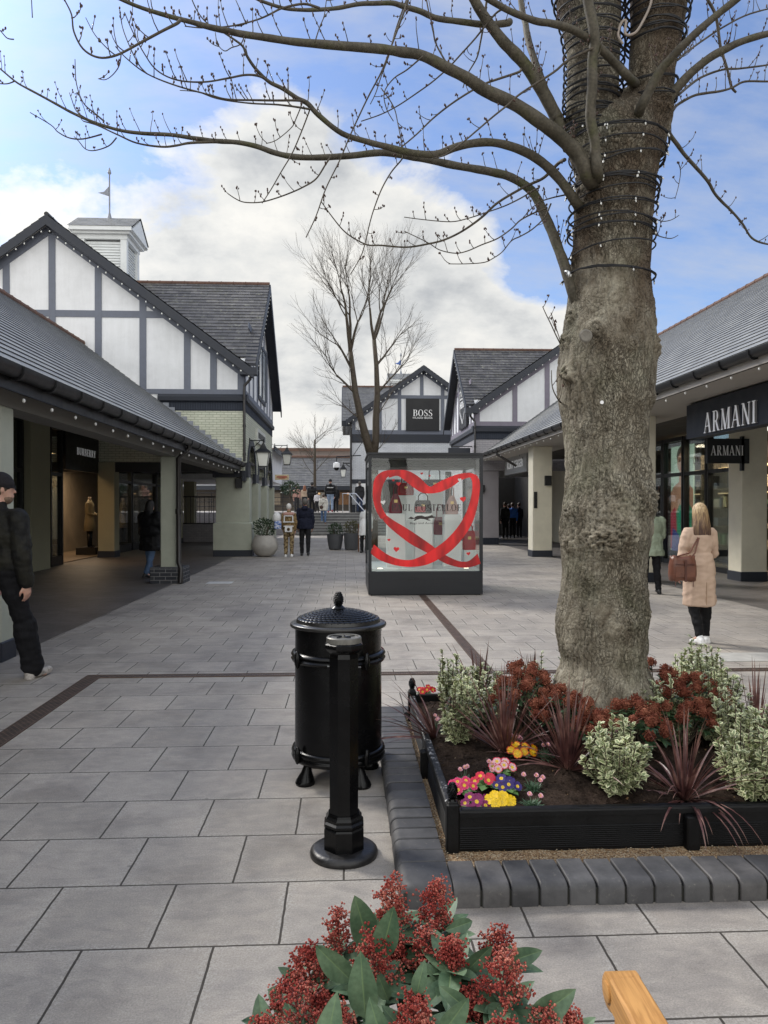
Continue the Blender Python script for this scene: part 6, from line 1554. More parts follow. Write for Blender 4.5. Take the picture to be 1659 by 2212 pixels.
# ================================================================== DISTANT BARE TREES
M_ftw = branchmat('far_bark', (.04,.03,.022), (.075,.058,.042), (.055,.05,.032))
def grow(mb, p, d, l_, r, depth, rr, spread=.5, upb=.16, mind=0):
    n_ = 4; q = [p]; dd = d.copy()
    for i in range(n_):
        dd = (dd+V((rr.uniform(-1,1), rr.uniform(-1,1), rr.uniform(-.4,1)*.6))*.11+V((0,0,upb*.25))).normalized(); q.append(q[-1]+dd*l_/n_)
    r1 = r*.62
    mb.tube(q, [r+(r1-r)*i/n_ for i in range(n_+1)], 8 if r > .04 else 4 if r > .012 else 3, cap=False)
    if depth == 0: return
    k = rr.choice((2,3)) if depth > 1 else 3
    for i in range(k):
        ang = spread*rr.uniform(.55,1.25); ax = dd.orthogonal().normalized(); ax = Matrix.Rotation(rr.uniform(0,2*pi), 3, dd) @ ax
        nd = (Matrix.Rotation(ang if i else ang*.4, 3, ax) @ dd)
        grow(mb, q[-1], nd, l_*rr.uniform(.68,.9), r1*(.95 if i == 0 else .72), depth-1, rr, spread, upb)
    if depth < 5:
        for i in (1, 2, 3):
            if rr.random() < .85:
                ax = Matrix.Rotation(rr.uniform(0,2*pi), 3, dd) @ dd.orthogonal().normalized(); nd = Matrix.Rotation(rr.uniform(.5,.9), 3, ax) @ dd
                grow(mb, q[i], nd, l_*.6, r1*.55, max(0, depth-2), rr, spread, upb)
Yt = 29.0
def fa(px, py, Y=Yt): return at(px, py, Y)
b_ = fa(803, 1160); t = thing('bare_tree', (b_.x, Yt, 0), 'tall twin stemmed bare tree rising behind the display case', 'tree')
mb = MB(); r_ = .17
mb.tube([V((b_.x,Yt,0)), fa(806,1050), fa(806,985)], [.24,.2,.2], 12)
st1 = [fa(*p) for p in ((805,990),(792,950),(780,905),(768,850),(762,800),(757,760))]; mb.tube(st1, [.19,.16,.14,.12,.10,.09], 10)
st2 = [fa(*p) for p in ((806,990),(812,950),(812,905),(815,850),(813,790),(808,735))]; mb.tube(st2, [.17,.14,.13,.11,.09,.08], 10)
mb.build('trunk', M_ftw, t, smooth=True)
rr = random.Random(14); cr = MB()
for (px, py), (tx, ty), r_, l_, dp in (((757,760),(745,690),.08,1.9,5),((757,760),(775,680),.06,1.7,5),((762,800),(715,735),.055,1.6,4),((768,850),(700,800),.05,1.5,4),((808,735),(815,660),.07,1.8,5),((808,735),(840,670),.055,1.6,5),((813,790),(860,720),.05,1.5,4),((815,850),(865,790),.045,1.4,4),((812,905),(850,850),.03,1.2,3),((780,905),(735,880),.03,1.0,3),((806,985),(850,930),.025,1.0,3),((800,975),(760,930),.02,.8,3),((757,760),(758,690),.07,2.0,5),((808,735),(795,665),.06,1.8,5)):
    a, c = fa(px, py), fa(tx, ty); d = (c-a); d.y = rr.uniform(-.6,.6)*d.length; grow(cr, a, d.normalized(), l_*.66, r_, dp, rr, .5, .10)
cr.build('crown', M_ftw, t, fix=False)
b_ = at(680, 1085, 50); t = thing('bare_tree', (b_.x, 50, TZ), 'small slender bare tree on the upper terrace beyond the steps', 'tree')
mb = MB(); mb.tube([V((b_.x,50,TZ)), at(680,1040,50), at(680,985,50), at(680,950,50)], [.11,.1,.08,.05], 8); mb.build('trunk', M_ftw, t, smooth=True)
cr = MB(); rr = random.Random(3)
for y_, l_ in ((1030,1.6),(1020,1.7),(1000,1.6),(990,1.5),(975,1.4),(960,1.3),(950,1.3),(1010,1.5),(985,1.5)):
    d = V((rr.uniform(-1,1), rr.uniform(-1,1), rr.uniform(.5,1.1))).normalized(); grow(cr, at(680, y_, 50), d, l_*.6, .03, 3, rr, .5, .1)
cr.build('crown', M_ftw, t, fix=False)
# tiny low trees / shrubs on the skyline are absent in the photograph
# ================================================================== RAISED BED : kerb, gravel, timber surround, soil
KX0, KX1, KY0, KY1, KH = .21, 2.88, 2.93, 5.62, .09
KW = .2
M_kerb = mat('blue_engineering_brick', (.078,.078,.082), .62, .25, 5, .25, 120, dirt=.35, dist=.002)
_n = M_kerb.node_tree; _b = _n.nodes['Principled BSDF']; _src = _b.inputs['Base Color'].links[0].from_socket; _oi = _n.nodes.new('ShaderNodeObjectInfo')
_c = mixc(_n, 1, _src, ramp(_n, _oi.outputs['Random'], [(0, (.72,.72,.74)), (.5, (1,1,1)), (1, (1.32,1.26,1.2))]), 'MULTIPLY')
_t = tex(_n, 'Noise', posn(_n), Scale=38, Detail=6, Roughness=.8); _c = mixc(_n, ramp(_n, _t.outputs[0], [(.6, (0,)*3), (.68, (.5,)*3)]), _c, (.24,.225,.20))
_t = tex(_n, 'Noise', mapping(_n, posn(_n), loc=(4,4,4)), Scale=6, Detail=7, Roughness=.7); _c = mixc(_n, 1, _c, ramp(_n, _t.outputs[0], [(.35, (.6,.6,.6)), (.6, (1.15,1.13,1.1))]), 'MULTIPLY'); L(_n, _c, _b.inputs['Base Color'])
kb = thing('brick_kerb', (1.5, 4.3, 0), 'kerb of blue grey bullnose bricks around the flower bed', 'kerb')
M_mort = mat('dark_mortar', (.03,.03,.025), .9, .3, 20, .3)
def bull(mb, a, b, o, inn, jit):
    # brick between a..b along the kerb; profile goes outward: o=outer coordinate function
    W_, h_, r_ = KW, KH+jit, .034
    pr_ = [(0,-.01),(0,h_-r_)]+[(r_-r_*math.cos(t), h_-r_+r_*math.sin(t)) for t in (pi/8, pi/4, 3*pi/8)]+[(r_,h_),(W_,h_),(W_,-.01)]
    def ring(s_, e):
        return [o(s_, min(max(x, e), W_-e), z-(e if z > 0 else 0)) for x, z in pr_]
    mb.loft([ring(a, .004), ring(a+.004, 0), ring(b-.004, 0), ring(b, .004)])
BL = .1155
def run(s0, s1, f):
    n_ = round((s1-s0)/BL); st_ = (s1-s0)/n_; rr = random.Random(int(s0*100)+n_)
    for i in range(n_):
        mb = MB(); jx = rr.uniform(-.0018,.0018); g_ = rr.uniform(.0035,.0065); f2 = (lambda s_, x, z, j=jx: f(s_, x+j, z)); bull(mb, s0+i*st_+g_, s0+(i+1)*st_-g_, f2, None, rr.uniform(-.0025,.0025)); mb.build('brick', M_kerb, kb, smooth=30)
run(KX0+KW, KX1-KW, lambda s_, x, z: V((s_, KY0+x, z)))
run(KX0+KW, KX1-KW, lambda s_, x, z: V((s_, KY1-x, z)))
run(KY0+KW, KY1-KW, lambda s_, x, z: V((KX0+x, s_, z)))
run(KY0+KW, KY1-KW, lambda s_, x, z: V((KX1-x, s_, z)))
for cx_, cy_, sx, sy in ((KX0,KY0,1,1),(KX1,KY0,-1,1),(KX0,KY1,1,-1),(KX1,KY1,-1,-1)):
    mb = MB(); r_ = .034
    lv = [(0,-.01),(0,KH-r_)]+[(r_-r_*math.cos(t), KH-r_+r_*math.sin(t)) for t in (pi/8, pi/4, 3*pi/8)]+[(r_,KH)]
    rings = []
    for ins, z in lv:
        R_ = .06; c0 = ins; ring = []
        rr_ = max(R_-ins*.9, .012); ccx = c0+rr_
        for t in (0, pi/8, pi/4, 3*pi/8, pi/2): ring.append(V((cx_+sx*(ccx-rr_*math.cos(t)), cy_+sy*(ccx-rr_*math.sin(t)), z)))
        ring += [V((cx_+sx*KW, cy_+sy*c0, z)), V((cx_+sx*KW, cy_+sy*KW, z)), V((cx_+sx*c0, cy_+sy*KW, z))]
        rings.append(ring)
    mb.loft(rings); mb.build('corner_brick', M_kerb, kb, smooth=30)
mb = MB(); e = .012
for a in ((KX0+e,KX1-e,KY0+e,KY0+KW-.003),(KX0+e,KX1-e,KY1-KW+.003,KY1-e),(KX0+e,KX0+KW-.003,KY0+KW,KY1-KW),(KX1-KW+.003,KX1-e,KY0+KW,KY1-KW)): mb.box(*a, -.01, KH-.03)
mb.build('mortar', M_mort, kb)
# gravel
def gravelmat():
    m, n_, b_ = nt('buff_gravel'); p = posn(n_); v = tex(n_, 'Voronoi', p, Scale=170); v2 = tex(n_, 'Voronoi', p, Scale=60); t1 = tex(n_, 'Noise', p, Scale=6, Detail=6)
    c = ramp(n_, mth(n_, 'FRACT', mth(n_, 'MULTIPLY', v.outputs['Color'], 3.7)), [(0, (.12,.065,.03)), (.35, (.34,.21,.105)), (.7, (.50,.34,.19)), (1, (.66,.56,.40))])
    c = mixc(n_, ramp(n_, t1.outputs[0], [(.45, (0,)*3), (.7, (.5,)*3)]), c, (.08,.052,.032)); L(n_, c, b_.inputs['Base Color']); b_.inputs['Roughness'].default_value = .8
    bumpn(n_, b_, v.outputs['Distance'], 1, .008); return m
M_grav = gravelmat()
gi0, gi1, gj0, gj1 = KX0+KW, KX1-KW, KY0+KW, KY1-KW
GZ = .052
mb = MB(); N = 90
for i in range(N):
    for j in range(N):
        P_ = []
        for a, b in ((i,j),(i+1,j),(i+1,j+1),(i,j+1)):
            x, y = gi0+(gi1-gi0)*a/N, gj0+(gj1-gj0)*b/N; P_.append(V((x, y, GZ+.006*mnoise.noise(V((x*9,y*9,0))))))
        mb.face(P_)
o = mb.build('gravel', M_grav, None, fix=False, smooth=True); tag(o, 'buff gravel strip between brick kerb and black timber surround', 'gravel', kind='stuff')
rr = random.Random(4); mb = MB()
for i in range(1300):
    if rr.random() < .5: x, y = rr.uniform(gi0+.005, gi0+.06), rr.uniform(gj0, gj1)
    else: x, y = rr.uniform(gi0, gi1), rr.uniform(gj0+.004, gj0+.17)
    s_ = rr.uniform(.0018,.0042); mb.cm = rr.choice((0,0,1)); mb.oct((x,y,GZ+.005), s_, s_*.7)
tag(mb.build('pebbles', [mat('pebble_tan', (.3,.19,.1), .7), mat('pebble_cream', (.55,.47,.35), .7)]), 'loose tiny pebbles scattered on the gravel strip', 'pebbles', kind='stuff')
# timber surround
FX0, FX1, FY0, FY1 = .462, 2.60, 3.31, 5.34
FZ0, FZ1 = .05, .232
pf = thing('planter_surround', (1.5, 4.3, GZ), 'low black timber surround with ribbed boards and pine cone posts around the soil', 'planter surround')
M_ftim = mat('black_stained_timber', (.0045,.0045,.005), .5, .3, 10, .3, 70, spec=.25)
def worn():
    m, n_, b_ = nt('peeling_black_paint'); p = posn(n_); t1 = tex(n_, 'Noise', p, Scale=26, Detail=6, Roughness=.75); t2 = tex(n_, 'Noise', p, Scale=2.5, Detail=3)
    f = mth(n_, 'MULTIPLY', ramp(n_, t1.outputs[0], [(.54, (0,)*3), (.6, (1,)*3)]), ramp(n_, t2.outputs[0], [(.42, (.15,)*3), (.6, (1,)*3)]))
    L(n_, mixc(n_, f, (.006,.006,.007), (.50,.50,.50)), b_.inputs['Base Color']); b_.inputs['Roughness'].default_value = .6; bumpn(n_, b_, t1.outputs[0], .4, .003); return m
M_worn = worn()
def ribbed(mb, f, length):
    z = FZ0+.012; hh = .0088
    prof = [(-.014, FZ0), (-.014, FZ0+.012)]
    while z < FZ0+.105: prof += [(-.014,z),(-.017,z+hh*.3),(-.017,z+hh*.6),(-.014,z+hh*.9)]; z += hh
    prof += [(-.012,z),(-.012,FZ1-.03),(-.022,FZ1-.028),(-.022,FZ1-.008),(-.018,FZ1),(.018,FZ1),(.018,FZ0)]
    return prof
for k, (f, s0, s1) in enumerate(((lambda s_, x, z: V((s_, FY0+x, z)), FX0, FX1), (lambda s_, x, z: V((s_, FY1-x, z)), FX0, FX1), (lambda s_, x, z: V((FX0+x, s_, z)), FY0, FY1), (lambda s_, x, z: V((FX1-x, s_, z)), FY0, FY1))):
    mb = MB(); pr_ = ribbed(mb, f, 1); n_ = 60
    mb.loft([[f(s0+.03+(s1-s0-.06)*i/n_, x, z+(.0025*mnoise.noise(V((i*.9,k,0))) if z > FZ1-.03 else 0)) for x, z in pr_] for i in range(n_+1)]); p_ = mb.build('board', M_ftim, pf)
    mb = MB(); mb.loft([[f(s0+.04+(s1-s0-.08)*i/n_, x, z+.003*mnoise.noise(V((i*.7,k+5,0)))) for x, z in ((-.02,FZ1+.001),(-.014,FZ1+.006),(.012,FZ1+.006),(.016,FZ1+.001))] for i in range(n_+1)]); mb.build('cap_rail', M_worn if k == 2 else M_ftim, p_)
for x, y, tall in ((FX0,FY0,1),(FX1,FY0,1),(FX0,FY1,1),(FX1,FY1,1),((FX0+FX1)/2-.02,FY0-.025,0),(FX0-.02,(FY0+FY1)/2-.1,0),(FX1+.02,(FY0+FY1)/2,0),((FX0+FX1)/2,FY1+.02,0)):
    mb = MB(); h_ = .264 if tall else .2; w_ = .028 if tall else .03
    mb.bbox(x-w_, x+w_, y-w_, y+w_, FZ0-.01, h_, .006)
    if tall: mb.bbox(x-w_*.8, x+w_*.8, y-w_*.8, y+w_*.8, h_+.0005, h_+.008, .004)
    p_ = mb.build('post', M_ftim, pf)
    if tall:
        mb = MB(); mb.lathe([(.018,h_+.008),(.014,h_+.016),(.02,h_+.022)], (x,y,0), 16); pinecone(mb, x, y, h_+.02, .026, .066, 8, 7); mb.build('finial', M_black, p_, smooth=50)
# soil
def soilz(x, y):
    d = min(x-FX0, FX1-x, y-FY0, FY1-y); tr = math.hypot(x-at(1300,1440,TYc).x, y-TYc)
    return .188+.055*max(0, min(1, d/.5))+.03*max(0, 1-tr/.8)+.014*mnoise.noise(V((x*7,y*7,1)))+.010*mnoise.noise(V((x*22,y*22,2)))+.006*mnoise.noise(V((x*60,y*60,2)))
def soilmat():
    m, n_, b_ = nt('dark_soil'); p = posn(n_); t1 = tex(n_, 'Noise', p, Scale=90, Detail=6, Roughness=.75); t2 = tex(n_, 'Noise', p, Scale=9, Detail=6)
    c = ramp(n_, t1.outputs[0], [(.3, (.018,.012,.009)), (.55, (.055,.038,.029)), (.75, (.13,.095,.07))]); c = mixc(n_, 1, c, ramp(n_, t2.outputs[0], [(.35, (.6,)*3), (.7, (1.5,)*3)]), 'MULTIPLY')
    L(n_, c, b_.inputs['Base Color']); b_.inputs['Roughness'].default_value = .95; b_.inputs['Specular IOR Level'].default_value = .1; bumpn(n_, b_, t1.outputs[0], 1, .02); return m
M_soil = soilmat(); mb = MB(); N = 170; ids = {}
for i in range(N+1):
    for j in range(N+1):
        x, y = FX0+.016+(FX1-FX0-.032)*i/N, FY0+.016+(FY1-FY0-.032)*j/N; ids[i,j] = mb.vert((x, y, soilz(x, y)))
for i in range(N):
    for j in range(N): mb.fi((ids[i,j], ids[i+1,j], ids[i+1,j+1], ids[i,j+1]))
tag(mb.build('soil', M_soil, None, smooth=True, fix=False), 'dark brown soil filling the timber surround', 'soil', kind='structure')
rr = random.Random(9); mb = MB()
for i in range(2600):
    x, y = rr.uniform(FX0+.03, FX1-.03), rr.uniform(FY0+.03, FY1-.03); s_ = rr.uniform(.003,.011)*(1 if rr.random() > .05 else 1.6); mb.cm = 0 if rr.random() < .9 else rr.choice((1,2))
    if mb.cm: s_ *= .6
    b0 = len(mb.v); mb.oct((x,y,soilz(x,y)+s_*.2), s_, s_*.7)
    for q in range(b0, len(mb.v)): mb.v[q] += V((rr.uniform(-1,1), rr.uniform(-1,1), rr.uniform(-1,1)))*s_*.35
tag(mb.build('soil_crumbs', [M_soil, mat('dry_leaf_bit', (.22,.13,.06), .8), mat('wood_chip', (.16,.12,.08), .8)]), 'crumbs of soil and bark scattered over the bed', 'soil', kind='stuff')

# ================================================================== PLANTS
def vleafmat():
    m, n_, b_ = nt('variegated_leaf'); uv = coord(n_, 'UV'); s_ = n_.nodes.new('ShaderNodeSeparateXYZ'); L(n_, uv, s_.inputs[0])
    p = posn(n_); t1 = tex(n_, 'Noise', p, Scale=60, Detail=3); t2 = tex(n_, 'Noise', p, Scale=5)
    e = mth(n_, 'ADD', s_.outputs[0], mth(n_, 'MULTIPLY', mth(n_, 'SUBTRACT', t1.outputs[0], .5), .9))
    g = ramp(n_, t1.outputs[0], [(.3, (.11,.155,.065)), (.7, (.27,.33,.165))])
    c = mixc(n_, ramp(n_, e, [(.48, (0,)*3), (.72, (1,)*3)]), g, (.68,.68,.46))
    c = mixc(n_, 1, c, ramp(n_, t2.outputs[0], [(.3, (.65,.67,.6)), (.7, (1.1,1.1,1.0))]), 'MULTIPLY')
    L(n_, c, b_.inputs['Base Color']); b_.inputs['Roughness'].default_value = .4; return m
M_vleaf = vleafmat()
def leaf6(mb, p, d, nrm, l_, w_, fold=.25, curl=.15, uvm=True):
    """leaf with raised centre-line: edge u=1 centre u=0"""
    s_ = d.cross(nrm).normalized(); u_ = s_.cross(d).normalized()
    c = [p, p+d*l_*.5+u_*l_*curl*.5, p+d*l_-u_*l_*curl*.3]
    L_ = [p+d*l_*.12+s_*w_*.22, p+d*l_*.38+s_*w_*.5+u_*w_*fold, p+d*l_*.75+s_*w_*.4+u_*w_*fold*.7]
    R_ = [p+d*l_*.12-s_*w_*.22, p+d*l_*.38-s_*w_*.5+u_*w_*fold, p+d*l_*.75-s_*w_*.4+u_*w_*fold*.7]
    for a, b, cc, E in ((L_[0], L_[1], L_[2], 1), (R_[0], R_[1], R_[2], 1)):
        mb.face([c[0], a, b, c[1]], uv=[(.5,0),(1,0),(1,.5),(0,.5)]); mb.face([c[1], b, cc, c[2]], uv=[(0,.5),(1,.5),(1,.8),(.7,1)])
def vshrub(x, y, r, h, nst, rr, label):
    z = soilz(x, y); o = thing('variegated_shrub', (x,y,z), label, 'shrub', 'cream edged shrubs in the flower bed'); lf, stm = MB(), MB()
    for i in range(nst):
        a = rr.uniform(0, 2*pi); k = rr.random()**.5; shoot = 1.25 if rr.random() < .15 else 1.0; tip = V((x+r*k*math.cos(a)*1.15, y+r*k*math.sin(a), z+h*shoot*rr.uniform(.35,1.1)*(1-.3*k))); base = V((x+.02*math.cos(a), y+.02*math.sin(a), z))
        mid = base.lerp(tip, .5)+V((math.cos(a),math.sin(a),0))*r*.15
        P_ = [V(q) for q in spline([tuple(base), tuple(mid), tuple(tip)], 6)]
        stm.tube(P_, [.003]+[.0022]*(len(P_)-2)+[.0012], 5)
        for j in range(2, len(P_)):
            for q in range(3 if j < len(P_)-1 else 5):
                t = (P_[j]-P_[j-1]).normalized(); s_ = Matrix.Rotation(rr.uniform(0, 6.28), 3, t) @ t.orthogonal().normalized()
                d = (s_+t*rr.uniform(.2,.9)+V((0,0,rr.uniform(-.3,.3)))).normalized(); l_ = rr.uniform(.026,.043)*(1 if j < len(P_)-1 else .8)
                leaf6(lf, P_[j]+(P_[j-1]-P_[j])*rr.random(), d, (t+V((rr.uniform(-.4,.4), rr.uniform(-.4,.4), .6))).normalized(), l_, l_*.62, .12, .1)
    lf.build('foliage', M_vleaf, o, fix=False); stm.build('stem', mat('dark_stem', (.06,.035,.03), .6) if 'dark_stem' not in bpy.data.materials else bpy.data.materials['dark_stem'], o)
def bp(px, py):
    q = gp(px, py, .25); return q.x, q.y
rr = random.Random(31)
for px, py, r, h, ns, lab in (
    (990,1588,.13,.36,46,'tall cream edged shrub at the left edge of the bed, behind the purple strappy plant'),
    (962,1478,.12,.30,34,'cream edged shrub rising at the far left corner of the bed'),
    (1045,1500,.12,.26,30,'cream edged shrub behind the left strappy plants'),
    (1105,1555,.13,.27,32,'cream edged shrub between the two left purple strappy plants'),
    (1245,1560,.13,.31,36,'cream edged shrub directly in front of the tree trunk'),
    (1328,1695,.155,.32,80,'rounded cream edged shrub standing forward in the middle of the bed'),
    (1412,1600,.15,.30,60,'cream edged shrub behind and right of the forward rounded one'),
    (1490,1520,.17,.33,60,'cream edged shrub right of the trunk behind the berries'),
    (1550,1540,.17,.36,60,'tall cream edged shrub near the right frame edge'),
    (1625,1700,.19,.37,90,'largest cream edged shrub in the right foreground of the bed'),
    (1405,1455,.08,.26,22,'small cream edged shrub close behind the right side of the trunk'),
    (1560,1455,.14,.32,34,'cream edged shrub at the far right rear of the bed'),
    (1640,1480,.14,.34,34,'cream edged shrub at the rear right corner of the bed'),
    (1100,1440,.1,.28,26,'cream edged shrub at the rear of the bed left of the trunk'),
    (1455,1610,.13,.30,44,'cream edged shrub between the forward rounded one and the right foreground one'),
    (1520,1590,.14,.30,44,'cream edged shrub behind the wide spilling strappy plant'),
    (1030,1560,.11,.27,30,'narrow cream edged shrub right behind the tall left one'),
    (1580,1620,.14,.34,46,'cream edged shrub behind the largest right foreground shrub')):
    x, y = bp(px, py); x = min(max(x, FX0+.08), FX1-.08); y = min(max(y, FY0+.08), FY1-.05); vshrub(x, y, r*.92, h*1.13, int(ns*.82), rr, lab)
def strapmat():
    m, n_, b_ = nt('purple_strap_leaf'); p = posn(n_); t1 = tex(n_, 'Noise', p, Scale=14, Detail=3); uv = coord(n_, 'UV'); s_ = n_.nodes.new('ShaderNodeSeparateXYZ'); L(n_, uv, s_.inputs[0])
    c = ramp(n_, t1.outputs[0], [(.3, (.045,.018,.018)), (.52, (.12,.05,.045)), (.72, (.27,.15,.12))])
    c = mixc(n_, ramp(n_, s_.outputs[1], [(.75, (0,)*3), (1, (.6,)*3)]), c, (.23,.14,.10)); L(n_, c, b_.inputs['Base Color']); b_.inputs['Roughness'].default_value = .38; return m
M_strap = strapmat()
def strappy(x, y, n_, lmin, lmax, rr, label, lean=(0,0), droop=.95, spec=()):
    z = soilz(x, y); o = thing('cordyline', (x,y,z), label, 'strappy plant', 'purple strappy plants in the flower bed'); mb = MB()
    n_ = int(n_*1.45)
    for i in range(n_+len(spec)):
        if i < n_:
            a = rr.uniform(0, 2*pi); el = rr.uniform(.25,1.35) if rr.random() < .8 else 1.45; l_ = rr.uniform(lmin, lmax)*1.22; dr = droop*rr.uniform(.4,1.6)
        else: a, el, l_, dr = spec[i-n_]
        d = V((math.cos(a)*math.cos(el)+lean[0], math.sin(a)*math.cos(el)+lean[1], math.sin(el))).normalized(); p = V((x+.015*math.cos(a), y+.015*math.sin(a), z-.01)); w0 = rr.uniform(.006,.0095)
        N_ = 9; pts = [p]; dd = d.copy()
        for j in range(N_): dd = (dd+V((0,0,-dr*.09*(j/N_+.2)))).normalized(); pts.append(pts[-1]+dd*l_/N_)
        sd_ = d.cross(Z_); sd_ = sd_.normalized() if sd_.length > .05 else X_; sd_ = (sd_+Z_*rr.uniform(-.5,.5)+d.cross(sd_)*rr.uniform(-.4,.4)).normalized(); up_ = sd_.cross(d).normalized()
        prev = None
        for j, q in enumerate(pts):
            t = j/N_; w_ = w0*(.55+1.3*t if t < .35 else 1.0*(1-(t-.35)/.65)**.8+.02); row = (q-sd_*w_, q-up_*w_*.35, q+sd_*w_)
            if prev:
                mb.face([prev[0],prev[1],row[1],row[0]], uv=[(0,t-.1),(.5,t-.1),(.5,t),(0,t)]); mb.face([prev[1],prev[2],row[2],row[1]], uv=[(.5,t-.1),(1,t-.1),(1,t),(.5,t)])
            prev = row
    mb.build('leaves', M_strap, o, fix=False, smooth=True)
rr = random.Random(12)
for px, py, n_, l0, l1, lab, kw in (
    (1092,1620,46,.2,.42,'purple strappy plant in the left middle of the bed behind the primroses',{}),
    (1228,1655,50,.22,.42,'purple strappy plant in front of the berries left of centre',{}),
    (1478,1700,48,.18,.36,'wide purple strappy plant spilling over the front board at right',dict(droop=1.5, spec=[(-1.3,.5,.42,3.0),(-1.15,.45,.46,3.0),(-1.7,.45,.36,3.2),(-1.75,.4,.40,3.2),(-.7,.7,.55,2.2),(-1.35,.3,.42,3.0),(-1.2,.35,.36,3.0)])),
    (1010,1462,26,.2,.40,'purple strappy plant at the far left rear of the bed',{}),
    (1108,1455,34,.18,.34,'purple strappy plant at the rear just left of the trunk',{}),
    (1632,1600,40,.2,.42,'purple strappy plant at the right frame edge',{}),
    (1402,1440,14,.16,.30,'purple strappy plant peeping out behind the right of the trunk',{}),
    (1196,1432,10,.14,.24,'small purple strappy plant close behind the left of the trunk',{}),
    (1480,1440,12,.18,.34,'sparse purple strappy plant at the rear right of the bed',dict(lean=(.2,0))),
    (930,1572,22,.2,.40,'purple strappy plant leaning out over the brick kerb at left',dict(lean=(-.55,-.1), droop=1.1, spec=[(3.3,.35,.5,1.6),(3.5,.3,.42,1.5),(3.0,.4,.46,1.6),(2.8,.5,.4,1.4)]))):
    x, y = bp(px, py); x = min(max(x, FX0+.05), FX1-.06); y = min(max(y, FY0+.06), FY1-.05); strappy(x, y, n_, l0, l1, rr, lab, **kw)
# skimmia (small, in bed)
M_skd = leafmat('skimmia_leaf', (.018,.045,.018), (.06,.11,.045))
def redbudmat(name, a, b, c):
    m, n_, b_ = nt(name); p = posn(n_); t1 = tex(n_, 'Voronoi', p, Scale=260); t2 = tex(n_, 'Noise', p, Scale=16, Detail=4)
    cc = ramp(n_, mth(n_, 'ADD', mth(n_, 'MULTIPLY', t1.outputs['Distance'], .35), mth(n_, 'MULTIPLY', t2.outputs[0], .65)), [(.3, a), (.5, b), (.68, c)]); L(n_, cc, b_.inputs['Base Color']); b_.inputs['Roughness'].default_value = .85; b_.inputs['Specular IOR Level'].default_value = .15; bumpn(n_, b_, t1.outputs['Distance'], .8, .004); return m
M_redb = redbudmat('rust_red_buds', (.07,.017,.011), (.18,.05,.03), (.36,.15,.09))
def panicle_proto(seed, n_, r, h, bead, open_=0):
    rr = random.Random(seed); pts = []
    for i in range(n_):
        while True:
            p = V((rr.uniform(-1,1), rr.uniform(-1,1), rr.uniform(0,1)))
            env = math.sin(pi*min(1, max(.0, (p.z*.86+.16))))**.6
            if math.hypot(p.x, p.y) < env and (math.hypot(p.x, p.y) > env*.45 or p.z > .8): break
        k = 1+.3*mnoise.noise(p*3+V((seed,0,0))); pts.append(V((p.x*r, p.y*r, p.z*h))*k)
    return pts
def skimmia(x, y, r, h, heads, rr, label, hr=.036, name='skimmia', hs=1.0):
    z = soilz(x, y); o = thing(name, (x,y,z), label, 'shrub', 'red budded shrubs round the tree trunk'); lf, stm = MB(), MB()
    for i in range(heads):
        a = 2*pi*i*.381966+rr.uniform(-.3,.3); k = math.sqrt((i+.5)/heads); top = V((x+r*k*math.cos(a), y+r*k*math.sin(a), z+h*(1-.45*k*k)*rr.uniform(.82,1.12)))
        stm.tube([V((x+.03*math.cos(a), y+.03*math.sin(a), z)), V((x+r*k*.6*math.cos(a), y+r*k*.6*math.sin(a), z+h*.4)), top], .0035, 5)
        ax = V((math.cos(a)*k*.6, math.sin(a)*k*.6, 1)).normalized(); M_ = Matrix.Translation(top) @ Z_.rotation_difference(ax).to_matrix().to_4x4()
        bm_ = MB(); sz = rr.uniform(.8,1.2)
        for p in panicle_proto(i+int(x*50), 150, hr*sz, hr*1.7*sz, .004): bm_.oct(M_ @ p, rr.uniform(.0036,.0054))
        bm_.ell(M_ @ V((0,0,hr*.7*sz)), (hr*.55*sz, hr*.55*sz, hr*.75*sz), 8, 6)
        bm_.build('flower_head', M_redb, o)
        for q in range(10):
            b_ = rr.uniform(0, 6.28); d = (M_.to_3x3() @ V((math.cos(b_), math.sin(b_), rr.uniform(-.2,.5)))).normalized(); leaf6(lf, top-ax*rr.uniform(0,.04), d, (ax+V((0,0,.3))).normalized(), rr.uniform(.045,.065), .021, .1, .1)
    lf.build('foliage', M_skd, o, fix=False); stm.build('stem', M_wood, o)
rr = random.Random(77)
tx = at(1300,1440,TYc).x
for dx, dy, r, h, hd, lab in ((-.48,-.12,.17,.30,15,'red budded shrub on the left of the tree trunk'), (-.30,-.36,.15,.27,14,'red budded shrub front left of the tree trunk'), (.02,-.46,.16,.23,14,'red budded shrub straight in front of the tree trunk'), (.30,-.36,.16,.25,14,'red budded shrub front right of the tree trunk'), (.50,-.10,.18,.29,16,'red budded shrub on the right of the tree trunk'), (-.40,.14,.13,.31,9,'red budded shrub behind the left of the tree trunk'), (.42,.20,.13,.28,9,'red budded shrub behind the right of the tree trunk'),(-.22,-.52,.1,.2,8,'small red budded shrub forward of the trunk on the left')):
    skimmia(tx+dx, TYc+dy, r*1.12, h*1.03, int(hd*1.45), rr, lab, .037)
